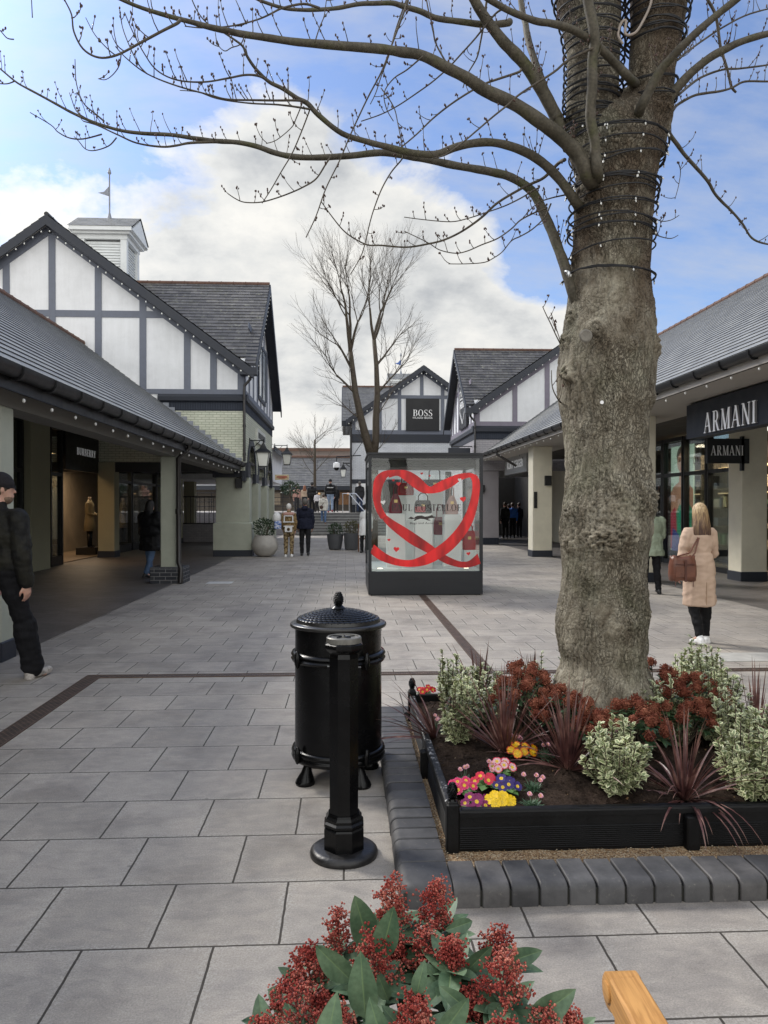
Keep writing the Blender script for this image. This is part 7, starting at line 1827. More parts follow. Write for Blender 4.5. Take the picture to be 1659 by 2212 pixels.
# primroses
M_pleaf = leafmat('primrose_leaf', (.045,.12,.025), (.13,.24,.06), .55)
def petalmat(name, c, edge=None):
    m, n_, b_ = nt(name); uv = coord(n_, 'UV'); s_ = n_.nodes.new('ShaderNodeSeparateXYZ'); L(n_, uv, s_.inputs[0]); t1 = tex(n_, 'Noise', posn(n_), Scale=160, Detail=3)
    e = edge or c
    base = ramp(n_, s_.outputs[0], [(.3, (.75,.50,.02)), (.38, c), (.72, c), (.85, e)])
    L(n_, mixc(n_, 1, base, ramp(n_, t1.outputs[0], [(.3, (.75,)*3), (.7, (1.2,)*3)]), 'MULTIPLY'), b_.inputs['Base Color']); b_.inputs['Roughness'].default_value = .55; return m
def flower(mb, c, nrm, r, k=5, rr=rnd, cup=.15):
    nrm = nrm.normalized(); u_ = nrm.orthogonal().normalized(); v_ = nrm.cross(u_); a0 = rr.uniform(0, 6)
    for i in range(k):
        a = a0+2*pi*i/k; pts = [(0,0)]
        for da, f_ in ((-.62,.62),(-.55,.9),(-.22,1.0),(0,.92),(.22,1.0),(.55,.9),(.62,.62)): pts.append((a+da*5/k, f_))
        P_ = [c]+[c+(u_*math.cos(q)+v_*math.sin(q))*r*f_+nrm*r*cup*f_+nrm*r*.06*math.sin(i*2.2) for q, f_ in pts[1:]]
        uvs = [(0,0)]+[(f_,0) for q, f_ in pts[1:]]
        for j in range(1, len(P_)-1): mb.face([P_[0], P_[j], P_[j+1]], uv=[uvs[0], uvs[j], uvs[j+1]])
def primrose(px, py, m, nf, rr, label, fr_=.0245, h=.068, spread=.065, lv=13, ly=.0):
    q_ = gp(px, py, .258); x, y = q_.x, q_.y; y = max(y+ly, FY0+.068); x = max(x, FX0+.07); z = soilz(x, y); o = thing('primrose', (x,y,z), label, 'primrose', 'bright primroses at the front left of the bed'); lf = MB()
    for i in range(lv):
        a = i*2.4+rr.uniform(-.2,.2); d = V((math.cos(a), math.sin(a), rr.uniform(.15,.6))).normalized(); l_ = rr.uniform(.06,.085); leaf6(lf, V((x,y,z+.008)), d, (Z_-d*.3).normalized(), l_, l_*.55, .12, .35)
    lf.build('leaves', M_pleaf, o, fix=False, smooth=False); sm_ = MB()
    for i in range(nf):
        a = i*2.4; k = math.sqrt((i+.5)/nf)*spread; c = V((x+k*math.cos(a), y+k*math.sin(a), z+h*rr.uniform(.85,1.1)-k*.35)); sm_.tube([V((x,y,z)), V((x+k*.4*math.cos(a), y+k*.4*math.sin(a), z+h*.6)), c], .0016, 5)
        mb = MB(); flower(mb, c, V((math.cos(a)*k*9, math.sin(a)*k*9-.75, .9)), fr_*rr.uniform(.85,1.1), 5, rr); mb.build('flower', m, o, fix=False)
    sm_.build('stem', M_pleaf, o)
rr = random.Random(55)
P1 = petalmat('petal_coral_pink', (.62,.02,.10), (.65,.05,.18)); P2 = petalmat('petal_magenta', (.20,.003,.09), (.22,.006,.11)); P3 = petalmat('petal_yellow', (.80,.52,.0)); P4 = petalmat('petal_navy', (.025,.008,.13)); P5 = petalmat('petal_red_white', (.70,.42,.45), (.55,.01,.05)); P6 = petalmat('petal_orange', (.78,.40,.0), (.60,.05,.005)); P7 = petalmat('petal_scarlet', (.65,.012,.015), (.6,.01,.02)); P8 = petalmat('petal_rose_red', (.60,.012,.05))
primrose(999,1690,P1,8,rr,'coral pink primrose with yellow eyes at the corner of the bed', ly=.0)
primrose(1050,1684,P8,6,rr,'rose red primrose behind the magenta one')
primrose(1029,1730,P2,9,rr,'magenta primrose nearest the front board')
primrose(1094,1692,P4,8,rr,'deep violet blue primrose in the middle of the cluster', h=.074)
primrose(1086,1734,P3,9,rr,'yellow primrose at the front of the cluster')
primrose(1084,1660,P5,8,rr,'red and white striped primrose behind the violet one', h=.074)
primrose(1126,1630,P6,9,rr,'orange edged yellow primrose at the back of the cluster', spread=.08)
primrose(920,1488,P7,8,rr,'scarlet primrose at the far left corner of the bed', h=.08)
primrose(1000,1480,P3,5,rr,'yellow primrose half hidden at the far left of the bed', h=.08, fr_=.02)
# pinks
M_pk = petalmat('petal_pale_pink', (.66,.28,.36), (.72,.42,.48)); M_pkl = leafmat('dianthus_leaf', (.03,.075,.035), (.11,.19,.11))
def dianthus(px, py, nf, nl, rr, label, l_=.055):
    x, y = bp(px, py); x = max(x, FX0+.05); y = max(y, FY0+.08); z = soilz(x, y); o = thing('dianthus', (x,y,z), label, 'pink flower plant', 'small pale pink flowers among the primroses'); lf = MB()
    for i in range(nl):
        a = rr.uniform(0, 6.28); el = rr.uniform(.15,1.4); d = V((math.cos(a)*math.cos(el), math.sin(a)*math.cos(el), math.sin(el))); p = V((x+rr.uniform(-.02,.02), y+rr.uniform(-.02,.02), z)); ll = l_*rr.uniform(.7,1.2); s_ = d.cross(Z_).normalized()*.0026
        m_ = p+d*ll*.55; e_ = p+d*ll+V((0,0,-ll*.2)); lf.face([p-s_*.6, p+s_*.6, m_+s_, m_-s_]); lf.face([m_-s_, m_+s_, e_])
    lf.build('leaves', M_pkl, o, fix=False); sm_ = MB()
    for i in range(nf):
        a = rr.uniform(0, 6.28); k = rr.uniform(.01,.055); c = V((x+k*math.cos(a), y+k*math.sin(a), z+rr.uniform(.06,.085))); sm_.tube([V((x,y,z)), c], .0014, 4); mb = MB()
        for q in range(3): flower(mb, c+Z_*.003*q, V((rr.uniform(-.3,.3), -.5, 1)), .0125-.0025*q, 7, rr, .25+.2*q)
        mb.build('flower', M_pk, o, fix=False)
    sm_.build('stem', M_pkl, o)
for px, py, nf, nl, lab in ((1002,1672,3,110,'pale pink flowers at the left behind the coral primrose'),(1062,1668,3,110,'pale pink flowers behind the rose red primrose'),(1120,1620,4,130,'pale pink flowers behind the orange primrose'),(1178,1640,2,130,'pale pink flowers right of the orange primrose'),(1150,1690,4,130,'pale pink flowers right of the violet primrose'),(1172,1755,2,190,'tuft of grassy leaves with pink buds right of the yellow primrose'),(940,1560,3,90,'pale pink flowers below the scarlet primrose')):
    dianthus(px, py, nf, nl, rr, lab)

# ================================================================== FOREGROUND SKIMMIA
def bigleafmat():
    m, n_, b_ = nt('skimmia_big_leaf'); uv = coord(n_, 'UV'); s_ = n_.nodes.new('ShaderNodeSeparateXYZ'); L(n_, uv, s_.inputs[0]); p = posn(n_); t1 = tex(n_, 'Noise', p, Scale=22, Detail=5); t2 = tex(n_, 'Noise', p, Scale=150, Detail=2)
    c = ramp(n_, t1.outputs[0], [(.3, (.05,.10,.055)), (.7, (.14,.21,.12))]); c = mixc(n_, 1, c, ramp(n_, t2.outputs[0], [(.3, (.85,)*3), (.7, (1.15,)*3)]), 'MULTIPLY')
    c = mixc(n_, ramp(n_, s_.outputs[0], [(.0, (.8,)*3), (.09, (0,)*3)]), c, (.16,.24,.11)); L(n_, c, b_.inputs['Base Color']); b_.inputs['Roughness'].default_value = .5; b_.inputs['Specular IOR Level'].default_value = .35
    bumpn(n_, b_, t1.outputs[0], .3, .003); return m
M_bigl = bigleafmat(); M_bud1 = redbudmat('crimson_buds', (.18,.026,.022), (.36,.065,.052), (.60,.25,.18)); M_bstem = mat('crimson_stem', (.16,.035,.03), .5, .2, 30, 0); M_bud2 = mat('bud_tips', (.55,.24,.17), .5, .2, 60, 0)
def bigleaf(mb, p, d, nrm, l_, w_, rr):
    s_ = d.cross(nrm).normalized(); u_ = s_.cross(d).normalized(); N_ = 9; cv = rr.uniform(-.1,.35); rows = []
    for j in range(N_+1):
        t = j/N_; w = w_*.5*(math.sin(pi*t**.8)**.75 if 0 < t < 1 else 0)+(.0012 if t == 0 else 0); c = p+d*l_*t-u_*l_*cv*t*t
        rows.append([c+s_*w*q+u_*abs(q)*w*.30 for q in (-1,-.5,0,.5,1)])
    U_ = (1,.5,0,.5,1)
    for j in range(N_):
        for q in range(4): mb.face([rows[j][q], rows[j][q+1], rows[j+1][q+1], rows[j+1][q]], uv=[(U_[q],j/N_),(U_[q+1],j/N_),(U_[q+1],(j+1)/N_),(U_[q],(j+1)/N_)])
fs = thing('skimmia', (at(880,2300,1.36).x, 1.36, .5), 'skimmia shrub with crimson bud heads and glossy leaves in the immediate foreground', 'shrub')
rr = random.Random(6)
heads = [ # photo px of head base, depth, radius px, height px
 (848,2005,1.50,44,112),(940,2008,1.50,42,112),(735,2060,1.48,38,105),(672,2130,1.42,50,90),(812,2130,1.36,58,130),(918,2120,1.42,52,125),(975,2085,1.36,30,60),(1072,2080,1.45,42,80),(1082,2165,1.30,64,120),(650,2225,1.32,70,110),(735,2260,1.25,52,90),(898,2240,1.24,50,105),(1010,2220,1.30,48,90),(1160,2270,1.28,55,95),(1218,2255,1.32,42,75),(575,2270,1.3,45,70),(700,2205,1.36,36,60),(1090,2270,1.22,50,60),(620,2190,1.40,42,70),(850,2085,1.44,36,70),(760,2330,1.22,44,95),(1000,2330,1.22,55,90)]
base = V((at(900,2300,1.34).x, 1.34, .42)); stm = MB(); lf = MB()
def bead(mb, c, r):
    mb.cm = 0; c = V(c); b = len(mb.v); 
    for z_, k_ in ((-.9,.3),(-.35,.92),(.35,.92),(.9,.3)):
        for j in range(6): a = j*pi/3; mb.v.append(c+V((math.cos(a)*k_, math.sin(a)*k_, z_))*r)
    for i in range(3):
        for j in range(6): mb.fi((b+i*6+j, b+i*6+(j+1) % 6, b+(i+1)*6+(j+1) % 6, b+(i+1)*6+j))
    mb.fi([b+18+j for j in range(6)])
for i, (px, py, Y, rp, hp) in enumerate(heads):
    c = at(px, py, Y); r = rp/1659*Y; h = hp/1659*Y; ax = (c-base+V((0,0,.1))).normalized(); ax = (ax*.4+Z_).normalized()
    stm.tube([base+V((rr.uniform(-.05,.05), rr.uniform(-.05,.05), 0)), base.lerp(c, .5)+V((0,0,.03)), c-ax*.03, c], [.005,.0042,.0035,.003], 7)
    M_ = Matrix.Translation(c) @ Z_.rotation_difference(ax).to_matrix().to_4x4()
    hd, sg = MB(), MB(); sg.tube([M_ @ V((0,0,0)), M_ @ V((0,0,h*.85))], [.0028,.0012], 6)
    nb = 17; sparse = 1.0 if i not in (2, 9, 18, 7) else .62
    for q in range(nb):
        f_ = q/nb; zc = h*(.05+.86*f_); env = r*(1-.62*f_**1.3)*rr.uniform(.75,1.12); a = q*2.4
        tip = V((env*math.cos(a), env*math.sin(a), zc+env*.25)); sg.tube([M_ @ V((0,0,zc-.004)), M_ @ (tip*.6+V((0,0,zc*.4))), M_ @ tip], [.0016,.0012,.0009], 5)
        for k in range(int(44*sparse*(1-.35*f_))):
            t = rr.uniform(.35,1.08); o_ = V((rr.gauss(0,1), rr.gauss(0,1), rr.gauss(0,1)))*.0058; pt = V((tip.x*t, tip.y*t, zc+(tip.z-zc)*t))+o_
            bead(hd, M_ @ pt, rr.uniform(.0018,.0028))
            if k % 3 == 0: sg.tube([M_ @ V((tip.x*t*.9, tip.y*t*.9, zc+(tip.z-zc)*t)), M_ @ pt], .0006, 3, cap=False)
    k_ = hd.build('flower_head', M_bud1, fs, smooth=True); sg.build('stalk', M_bstem, k_)
    for q in range(18):
        a = q*2.4+i; d = (V((math.cos(a), math.sin(a), rr.uniform(-.15,.75)))).normalized(); l_ = rr.uniform(.065,.095); bigleaf(lf, c-ax*rr.uniform(.0,.05), d, (Z_-d*.2+V((0,-.2,0))).normalized(), l_, l_*.42, rr)
for px, py, Y, tx_, ty_, l_ in ((800,2050,1.44,765,1935,.095),(822,2070,1.36,850,1962,.10),(790,2200,1.26,778,2070,.115),(760,2120,1.34,685,2045,.1),(950,2080,1.4,1010,2035,.085),(1005,2100,1.36,1060,2045,.09),(1090,2080,1.42,1168,2055,.09),(900,2150,1.24,912,2090,.07),(838,2160,1.3,818,2110,.075),(1010,2180,1.26,960,2140,.08),(1020,1990,1.45,965,2010,.07),(1140,2210,1.3,1240,2145,.08),(950,2240,1.22,1010,2160,.09),(830,2260,1.2,800,2170,.09),(700,2290,1.2,720,2170,.09),(1105,2100,1.38,1100,2040,.06)):
    a, b = at(px, py, Y), at(tx_, ty_, Y-.01); d = (b-a).normalized(); bigleaf(lf, a, d, (V((rr.uniform(-.3,.3), -1, .45))).normalized(), (b-a).length*1.05, (b-a).length*.47, rr)
lf.build('foliage', M_bigl, fs, fix=False, smooth=True); stm.build('stem', M_wood, fs, smooth=True)
pt_ = thing('planter_pot', (base.x, base.y, 0), 'dark planter holding the foreground skimmia below the picture edge', 'plant pot')
mb = MB(); mb.lathe([(.17,0),(.19,.02),(.24,.44),(.26,.45),(.26,.48),(.235,.48),(.22,.42)], (base.x,base.y,0), 40); mb.build('bowl', M_potd, pt_, smooth=40)
# ================================================================== BENCH (only its arm shows)
bn = thing('bench', (at(1500,2250,1.3).x, 1.1, 0), 'honey coloured wooden bench of which only the curled arm end shows at the bottom right', 'bench')
M_honey = mat('honey_wood', (.56,.29,.09), .5, .12, 5, .12, 60, dist=.002)
_n = M_honey.node_tree; _b = _n.nodes['Principled BSDF']; _src = _b.inputs['Base Color'].links[0].from_socket; _t = tex(_n, 'Noise', mapping(_n, posn(_n), sc=(1,.06,1)), Scale=160, Detail=4, Distortion=.5)
L(_n, mixc(_n, 1, _src, ramp(_n, _t.outputs[0], [(.35, (.74,.68,.6)), (.6, (1.05,1.05,1.05))]), 'MULTIPLY'), _b.inputs['Base Color'])
A0 = at(1338, 2112, 1.42); aw = .031
def armsec(cx_, y, z, hw, th): return [V((cx_+hw*a, y, z+th*b)) for a, b in ((-1,-1),(-1,.6),(-.85,.9),(.85,.9),(1,.6),(1,-1))]
mb = MB(); secs = []
for i in range(16):
    t = i/15; y = 1.42-.55*t; z = A0.z-.012-.06*math.sin(min(1, t*1.2)*pi*.5)**2*.4; secs.append([V((A0.x+.012+ (aw+.006*t)*a, y, z+b)) for a, b in ((-1,-.045),(-1,.006),(-.85,.012),(.85,.012),(1,.006),(1,-.045))])
mb.loft(secs); arm = mb.build('arm', M_honey, bn, smooth=30)
mb = MB(); cz = A0.z-.034
M_ = Matrix.Translation((A0.x+.012, 1.432, cz)) @ Matrix.Rotation(pi/2, 4, 'Y')
mb.lathe([(.030,-aw),(.034,-aw+.003),(.034,aw-.003),(.030,aw)], (0,0,0), 28, M=M_)
mb.lathe([(.017,-aw-.004),(.019,-aw-.003),(.019,-aw+.004)], (0,0,0), 20, M=M_); mb.build('scroll', M_honey, arm, smooth=40)
mb = MB(); mb.bbox(A0.x-.018, A0.x+.042, 1.34, 1.40, 0, A0.z-.05, .005); mb.build('leg', M_honey, bn)
mb = MB(); mb.bbox(A0.x+.09, A0.x+.15, .84, .90, 0, A0.z+.1, .005); mb.build('leg', M_honey, bn)
mb = MB(); 
for i in range(5): mb.bbox(A0.x-.02+.0, A0.x+1.5, .9+i*.095, .98+i*.095, .42, .445, .004)
mb.build('seat', M_honey, bn)
# ================================================================== PEOPLE
def cloth(name, col, rough=.85, var=.25, sc=7, bump=.5, bsc=26, col2=None, camo=False, sheen=0):
    m, n_, b_ = nt(name); p = coord(n_); t1 = tex(n_, 'Noise', p, Scale=sc, Detail=4); t2 = tex(n_, 'Noise', mapping(n_, p, sc=(1,1,.55)), Scale=bsc, Detail=3, Distortion=.6); t3 = tex(n_, 'Noise', p, Scale=260, Detail=2)
    lo = [c*(1-var) for c in col]; hi = [c*(1+var) for c in col]
    if col2: c = ramp(n_, t1.outputs[0], [(.46, col), (.5, col2)] if camo else [(.4, col), (.6, col2)])
    else: c = ramp(n_, t1.outputs[0], [(.3, lo), (.7, hi)])
    L(n_, c, b_.inputs['Base Color']); b_.inputs['Roughness'].default_value = rough; b_.inputs['Specular IOR Level'].default_value = .25
    h = mth(n_, 'ADD', t2.outputs[0], mth(n_, 'MULTIPLY', t3.outputs[0], .12)); bumpn(n_, b_, h, bump, .02); return m
def skinmat(name, c):
    m = mat(name, c, .5, .08, 12, .1, 200); m.node_tree.nodes['Principled BSDF'].inputs['Subsurface Weight'].default_value = .08; return m
SK1 = skinmat('skin_fair', (.55,.32,.24)); SK2 = skinmat('skin_warm', (.42,.22,.15))
M_shoe = mat('black_shoe', (.012,.012,.013), .4); M_wshoe = mat('white_shoe', (.75,.75,.74), .5, .04); 
def person(label, pos, height=1.72, head=0, top=None, bottom=None, coat=0, skirt_flare=1.0, legs=((0,.03),(0,.03)), arms=((.0,.1),(.0,.1)), hair=None, hairlen=0, hat=None, hood=None, shoes=None, skin=None, vox=.016, wide=1.0, trim=None, lean=0.0, hoodup=False, armbend=(.25,.25), headturn=0, elbow_out=.0, puffy=0, sleeves=True, beard=None, glasses=False, child=False):
    """legs: (swing, knee bend) for left,right: + swing is forward. built facing +Y then turned by head."""
    s = height/1.75; t = thing('person', pos, label, 'person'); o = V(pos)
    sk = skin or SK1; top = top or cloth('dark_top', (.02,.02,.022)); bottom = bottom or cloth('dark_trousers', (.015,.016,.02)); shoes = shoes or M_shoe
    def J(x, y, z): return o+V((x*s*wide if abs(z-1.2) < .5 else x*s, y*s, z*s))
    hips = {}; kn = {}; an = {}; toe = {}
    for k, (i, (sw, kb)) in enumerate(zip((-1, 1), legs)):
        hp = V((.09*i, 0, .92)); th = .43; sh_ = .42
        k_ = hp+V((.01*i, math.sin(sw)*th, -math.cos(sw)*th)); a_ = k_+V((0, math.sin(sw-kb)*sh_, -math.cos(sw-kb)*sh_)); hips[i], kn[i], an[i] = hp, k_, a_
    low = min(an[-1].z, an[1].z)-.075; 
    dz = -low
    def P_(v, z_=True): return o+V((v.x*s, v.y*s, (v.z+dz)*s))
    ln_ = lambda z: lean*max(0, z-.95)
    B = lambda x, y, z: P_(V((x*wide, y+ln_(z), z)))
    shd = {i: V((.165*i*wide, 0+ln_(1.42), 1.395)) for i in (-1, 1)}; el, wr, hd = {}, {}, {}
    for k, (i, (sw, ab)) in enumerate(zip((-1, 1), arms)):
        u_ = .285; e_ = shd[i]+V((i*(.045+elbow_out), math.sin(sw)*u_, -math.cos(sw)*u_)); bd = armbend[k]; w_ = e_+V((-i*.02, math.sin(sw+bd)*.25, -math.cos(sw+bd)*.25)); el[i], wr[i] = e_, w_
        hd[i] = (w_-e_).normalized()
    # ---- body (one continuous mesh)
    mb = MB(); hc = V((0, .015+ln_(1.63), 1.635))
    Mh = Matrix.Translation(P_(hc)) @ Matrix.Rotation(headturn, 4, 'Z')
    def H(x, y, z): return Mh @ V((x*s, y*s, z*s))
    hs = 1.12 if child else 1.0
    mb.ell((0,0,0), (.076*s*hs, .095*s*hs, .112*s*hs), 16, 12, M=Mh @ Matrix.Translation((0,-.005*s,.01*s)))
    mb.ell((0,0,0), (.056*s*hs, .060*s*hs, .065*s*hs), 12, 8, M=Mh @ Matrix.Translation((0,.032*s,-.055*s)))
    mb.cap(H(0,.088,.008), H(0,.104,-.024), .009*s, .013*s, 7); mb.ell((0,0,0), (.022*s,.012*s,.010*s), 8, 6, M=Mh @ Matrix.Translation((0,.088*s,-.058*s)))
    for i in (-1,1): mb.ell((0,0,0), (.010*s,.02*s,.032*s), 8, 6, M=Mh @ Matrix.Translation((i*.079*s,-.008*s,-.002*s)))
    mb.cap(B(0,-.01,1.42), P_(hc+V((0,-.02,-.06))), .058*s, .052*s)
    mb.ell(B(0,0,1.25), (.155*s*wide,.10*s,.2*s), 14, 10); mb.ell(B(0,0,1.0), (.15*s*wide,.10*s,.16*s), 14, 10)
    mb.cap(B(-.12,0,1.385), B(.12,0,1.385), .05*s, .05*s)
    for i in (-1,1):
        mb.cap(P_(shd[i]-V((0,0,.015))), P_(el[i]), .045*s, .04*s); mb.cap(P_(el[i]), P_(wr[i]), .04*s, .028*s)
        mb.cap(P_(hips[i]), P_(kn[i]), .085*s, .055*s); mb.cap(P_(kn[i]), P_(an[i]), .055*s, .04*s); mb.cap(P_(an[i]), P_(an[i]+V((.02*i,.10,-.045))), .04*s, .03*s)
        w_, d = wr[i], hd[i]; pm = w_+d*.05; side = V((0,1,0)) if True else X_; f_ = (d.cross(V((1,0,0)))).normalized(); 
        mb.cap(P_(w_+d*.02), P_(w_+d*.085), .030*s, .028*s, 8); mb.cap(P_(w_+d*.03+f_*.02), P_(w_+d*.085+f_*.022), .019*s, .018*s, 8); mb.cap(P_(w_+d*.03-f_*.02), P_(w_+d*.085-f_*.022), .019*s, .018*s, 8)
        for q, (off, ll) in enumerate(((-.032,.055),(-.011,.068),(.011,.072),(.032,.062))):
            a_ = w_+d*.09+f_*off; b_ = a_+d*ll*.55+V((-i*.010,0,0)); c_ = b_+d*ll*.45+V((-i*.026,0,.004)); rf = .0095 if vox < .012 else .012
            mb.cap(P_(a_), P_(b_), rf*s, rf*.95*s, 7); mb.cap(P_(b_), P_(c_), rf*.95*s, rf*.8*s, 7)
        a_ = w_+d*.03+f_*.03; mb.cap(P_(a_), P_(a_+d*.03+f_*.028+V((-i*.01,0,0))), .013*s, .011*s, 7); mb.cap(P_(a_+d*.03+f_*.028+V((-i*.01,0,0))), P_(a_+d*.06+f_*.032+V((-i*.02,0,0))), .011*s, .009*s, 7)
    blob('body', mb, sk, t, vox if vox < .015 else .015, 2)
    nz = lambda c: .012*mnoise.noise(V((c.x*7, c.y*7, c.z*11)))+.008*mnoise.noise(V((c.x*16, c.y*16, c.z*26))+V((3,1,2)))
    # ---- trousers
    mb = MB(); e = .018
    mb.ell(B(0,-.01,.97), ((.158+e)*s*wide,(.112+e)*s,.13*s), 14, 9)
    tl = 0.0
    for i in (-1,1):
        mb.cap(P_(hips[i]+V((0,0,0))), P_(kn[i]), .100*s, .075*s, 12); dn = (an[i]-kn[i]).normalized(); mb.cap(P_(kn[i]), P_(an[i]-dn*.02), (.095 if trim == 'baggy' else .074)*s, (.088 if trim == 'baggy' else .06 if trim != 'slim' else .044)*s, 12)
    blob('trousers', mb, bottom, t, vox, 4, nz)
    # ---- shoes
    for i in (-1,1):
        mb = MB()
        a_ = an[i]; fd = math.atan2((an[i]-kn[i]).y, -(an[i]-kn[i]).z); pitch_ = min(0, fd)*.8 if a_.z+dz > .10 else 0
        tv = V((.025*i, math.cos(pitch_)*.15, math.sin(pitch_)*.15-.028 if pitch_ > -.05 else math.sin(pitch_)*.15-.02)); 
        hv = a_+V((0,-.045,-.032)); mb.cap(P_(hv), P_(a_+tv), .043*s, .034*s, 12); mb.cap(P_(a_+V((0,-.01,.0))), P_(a_+V((0,.0,-.03))), .046*s, .045*s, 10)
        mb.loft([[P_(hv+V((x, y, z))) for x, y, z in []] or [P_(hv+(tv-V((0,-.045,-.032)))*0+V((math.cos(q)*.042, math.sin(q)*.05+.0, zz))) for q in [2*pi*k/10 for k in range(10)]] for zz in (-.044,-.02)])
        blob('shoe', mb, shoes, t, min(vox, .012), 2)
    # ---- jacket / coat
    mb = MB(); pf_ = puffy*.025
    mb.ell(B(0,0,1.27), ((.178+pf_)*s*wide,(.125+pf_)*s,.22*s), 16, 12); mb.ell(B(0,-.005,1.05), ((.172+pf_)*s*wide,(.13+pf_)*s,.17*s), 16, 10)
    mb.cap(B(-.13,-.005,1.40), B(.13,-.005,1.40), .072*s, .072*s, 12); mb.cap(B(0,-.015,1.42), B(0,-.008,1.50), .078*s, .066*s, 12)
    for i in (-1,1):
        mb.cap(P_(shd[i]), P_(el[i]), (.070+pf_*.7)*s, (.058+pf_*.7)*s, 12); mb.cap(P_(el[i]), P_(wr[i]-hd[i]*.01), (.058+pf_*.7)*s, (.046+pf_*.5)*s, 12)
    if hood: mb.ell(B(0,-.105,1.475), (.105*s,.06*s,.075*s), 12, 9)
    if coat:
        hem = coat; Rg = []
        for z, rx, ry in ((1.12,.172,.132),(1.0,.192,.152),(.85,.2,.165),(hem+.12,.205*skirt_flare,.165*skirt_flare),(hem+.012,.212*skirt_flare,.172*skirt_flare),(hem,.19*skirt_flare,.155*skirt_flare)):
            Rg.append([B(rx*math.cos(2*pi*k/28)*(1+.02*math.sin(k*2.7)), ry*math.sin(2*pi*k/28)*(1+.05*math.sin(k*1.9)), z) for k in range(28)])
        mb.loft(Rg)
    jk = blob('coat' if coat else 'jacket', mb, top, t, vox, 4, nz)
    if puffy:
        pass
    # ---- hair / hat
    if hair:
        mb = MB()
        mb.ell((0,0,0), (.088*s*hs,.106*s*hs,.112*s*hs), 18, 12, M=Mh @ Matrix.Translation((0,-.022*s,.028*s)))
        if hairlen:
            Rg = []; 
            for k_, (z, rx, ry, yo) in enumerate(((.06,.088,.098,-.02),(0,.096,.098,-.035),(-.08,.102,.085,-.055),(-.16,.112,.070,-.078),(-hairlen,.118,.05,-.085),(-hairlen-.015,.09,.03,-.08))):
                Rg.append([H(rx*math.cos(2*pi*k/26)*(1+.02*math.sin(k*5)), yo+ry*math.sin(2*pi*k/26)*(1+.05*math.sin(k*7)), z) for k in range(26)])
            mb.loft(Rg)
        me_ = blob('hair', mb, hair, t, min(vox, .012), 3, lambda c: .003*mnoise.noise(V((c.x*60, c.y*60, c.z*8))))
    if hat:
        mb = MB(); mb.ell((0,0,0), (.092*s*hs,.108*s*hs,.098*s*hs), 18, 12, M=Mh @ Matrix.Translation((0,-.012*s,.048*s)))
        mb.lathe([(.088*s,.005*s),(.094*s,.01*s),(.095*s,.045*s),(.088*s,.05*s)], (0,0,0), 24, M=Mh @ Matrix.Translation((0,-.008*s,.012*s)) @ Matrix.Diagonal((1,1.13,1,1)))
        blob('beanie', mb, hat, t, min(vox, .010), 1)
    if beard:
        mb = MB(); mb.ell((0,0,0), (.060*s,.062*s,.048*s), 12, 9, M=Mh @ Matrix.Translation((0,.030*s,-.080*s))); blob('beard', mb, beard, t, .01, 1, lambda c: .004*mnoise.noise(c*90))
    if glasses:
        mb = MB()
        for i in (-1,1):
            ring = [H(i*.034+.022*math.cos(a), .098, .012+.017*math.sin(a)) for a in [2*pi*k/14 for k in range(15)]]; mb.tube(ring, .0028*s, 5, cap=False); mb.tube([H(i*.056,.098,.016), H(i*.084,.04,.016), H(i*.083,-.02,.01)], .0028*s, 5)
        mb.tube([H(-.012,.1,.014), H(.012,.1,.014)], .0025*s, 5); mb.build('glasses', M_cable, t)
        mb = MB(); 
        for i in (-1,1): mb.ell((0,0,0), (.012*s,.008*s,.007*s), 8, 6, M=Mh @ Matrix.Translation((i*.033*s,.086*s,.012*s)))
        mb.build('eyes', M_dark, t, smooth=True)
    t.rotation_euler = (0, 0, head); t['_k'] = 0; del t['_k']
    return t, J, P_, H, B, wr, hd
def part(t, name, mb, m, smooth=False): return mb.build(name, m, t, smooth=smooth)
H_black = mat('black_hair', (.012,.010,.009), .5, .3, 40, .4, 90); H_brown = mat('brown_hair', (.06,.035,.02), .5, .3, 40, .4, 90); H_white = mat('white_hair', (.60,.58,.54), .6, .1, 40, .4, 90); H_grey = mat('grey_hair', (.10,.09,.08), .6, .3, 40, .3, 90); H_red = mat('auburn_hair', (.20,.07,.03), .5, .2, 40, .3, 90)
def blond():
    m, n_, b_ = nt('highlighted_hair'); p = coord(n_); t1 = tex(n_, 'Noise', mapping(n_, p, sc=(1,1,.05)), Scale=70, Detail=5, Roughness=.6); s_ = n_.nodes.new('ShaderNodeSeparateXYZ'); L(n_, p, s_.inputs[0])
    z = mth(n_, 'MULTIPLY', mth(n_, 'SUBTRACT', 1.42, s_.outputs[2]), 1.1)
    f = mth(n_, 'SUBTRACT', t1.outputs[0], z)
    L(n_, ramp(n_, f, [(.25, (.075,.04,.03)), (.42, (.17,.10,.055)), (.58, (.42,.28,.14)), (.72, (.60,.45,.26))]), b_.inputs['Base Color']); b_.inputs['Roughness'].default_value = .45; bumpn(n_, b_, t1.outputs[0], .8, .012); return m
c_blk = cloth('black_puffer', (.010,.010,.012), .5, bump=.8, bsc=16); c_blk2 = cloth('black_wool', (.012,.012,.014)); c_navy = cloth('navy_coat', (.010,.012,.026)); c_beige = cloth('camel_beige_wool', (.56,.41,.31), .9, .06, 5, .35, 14)
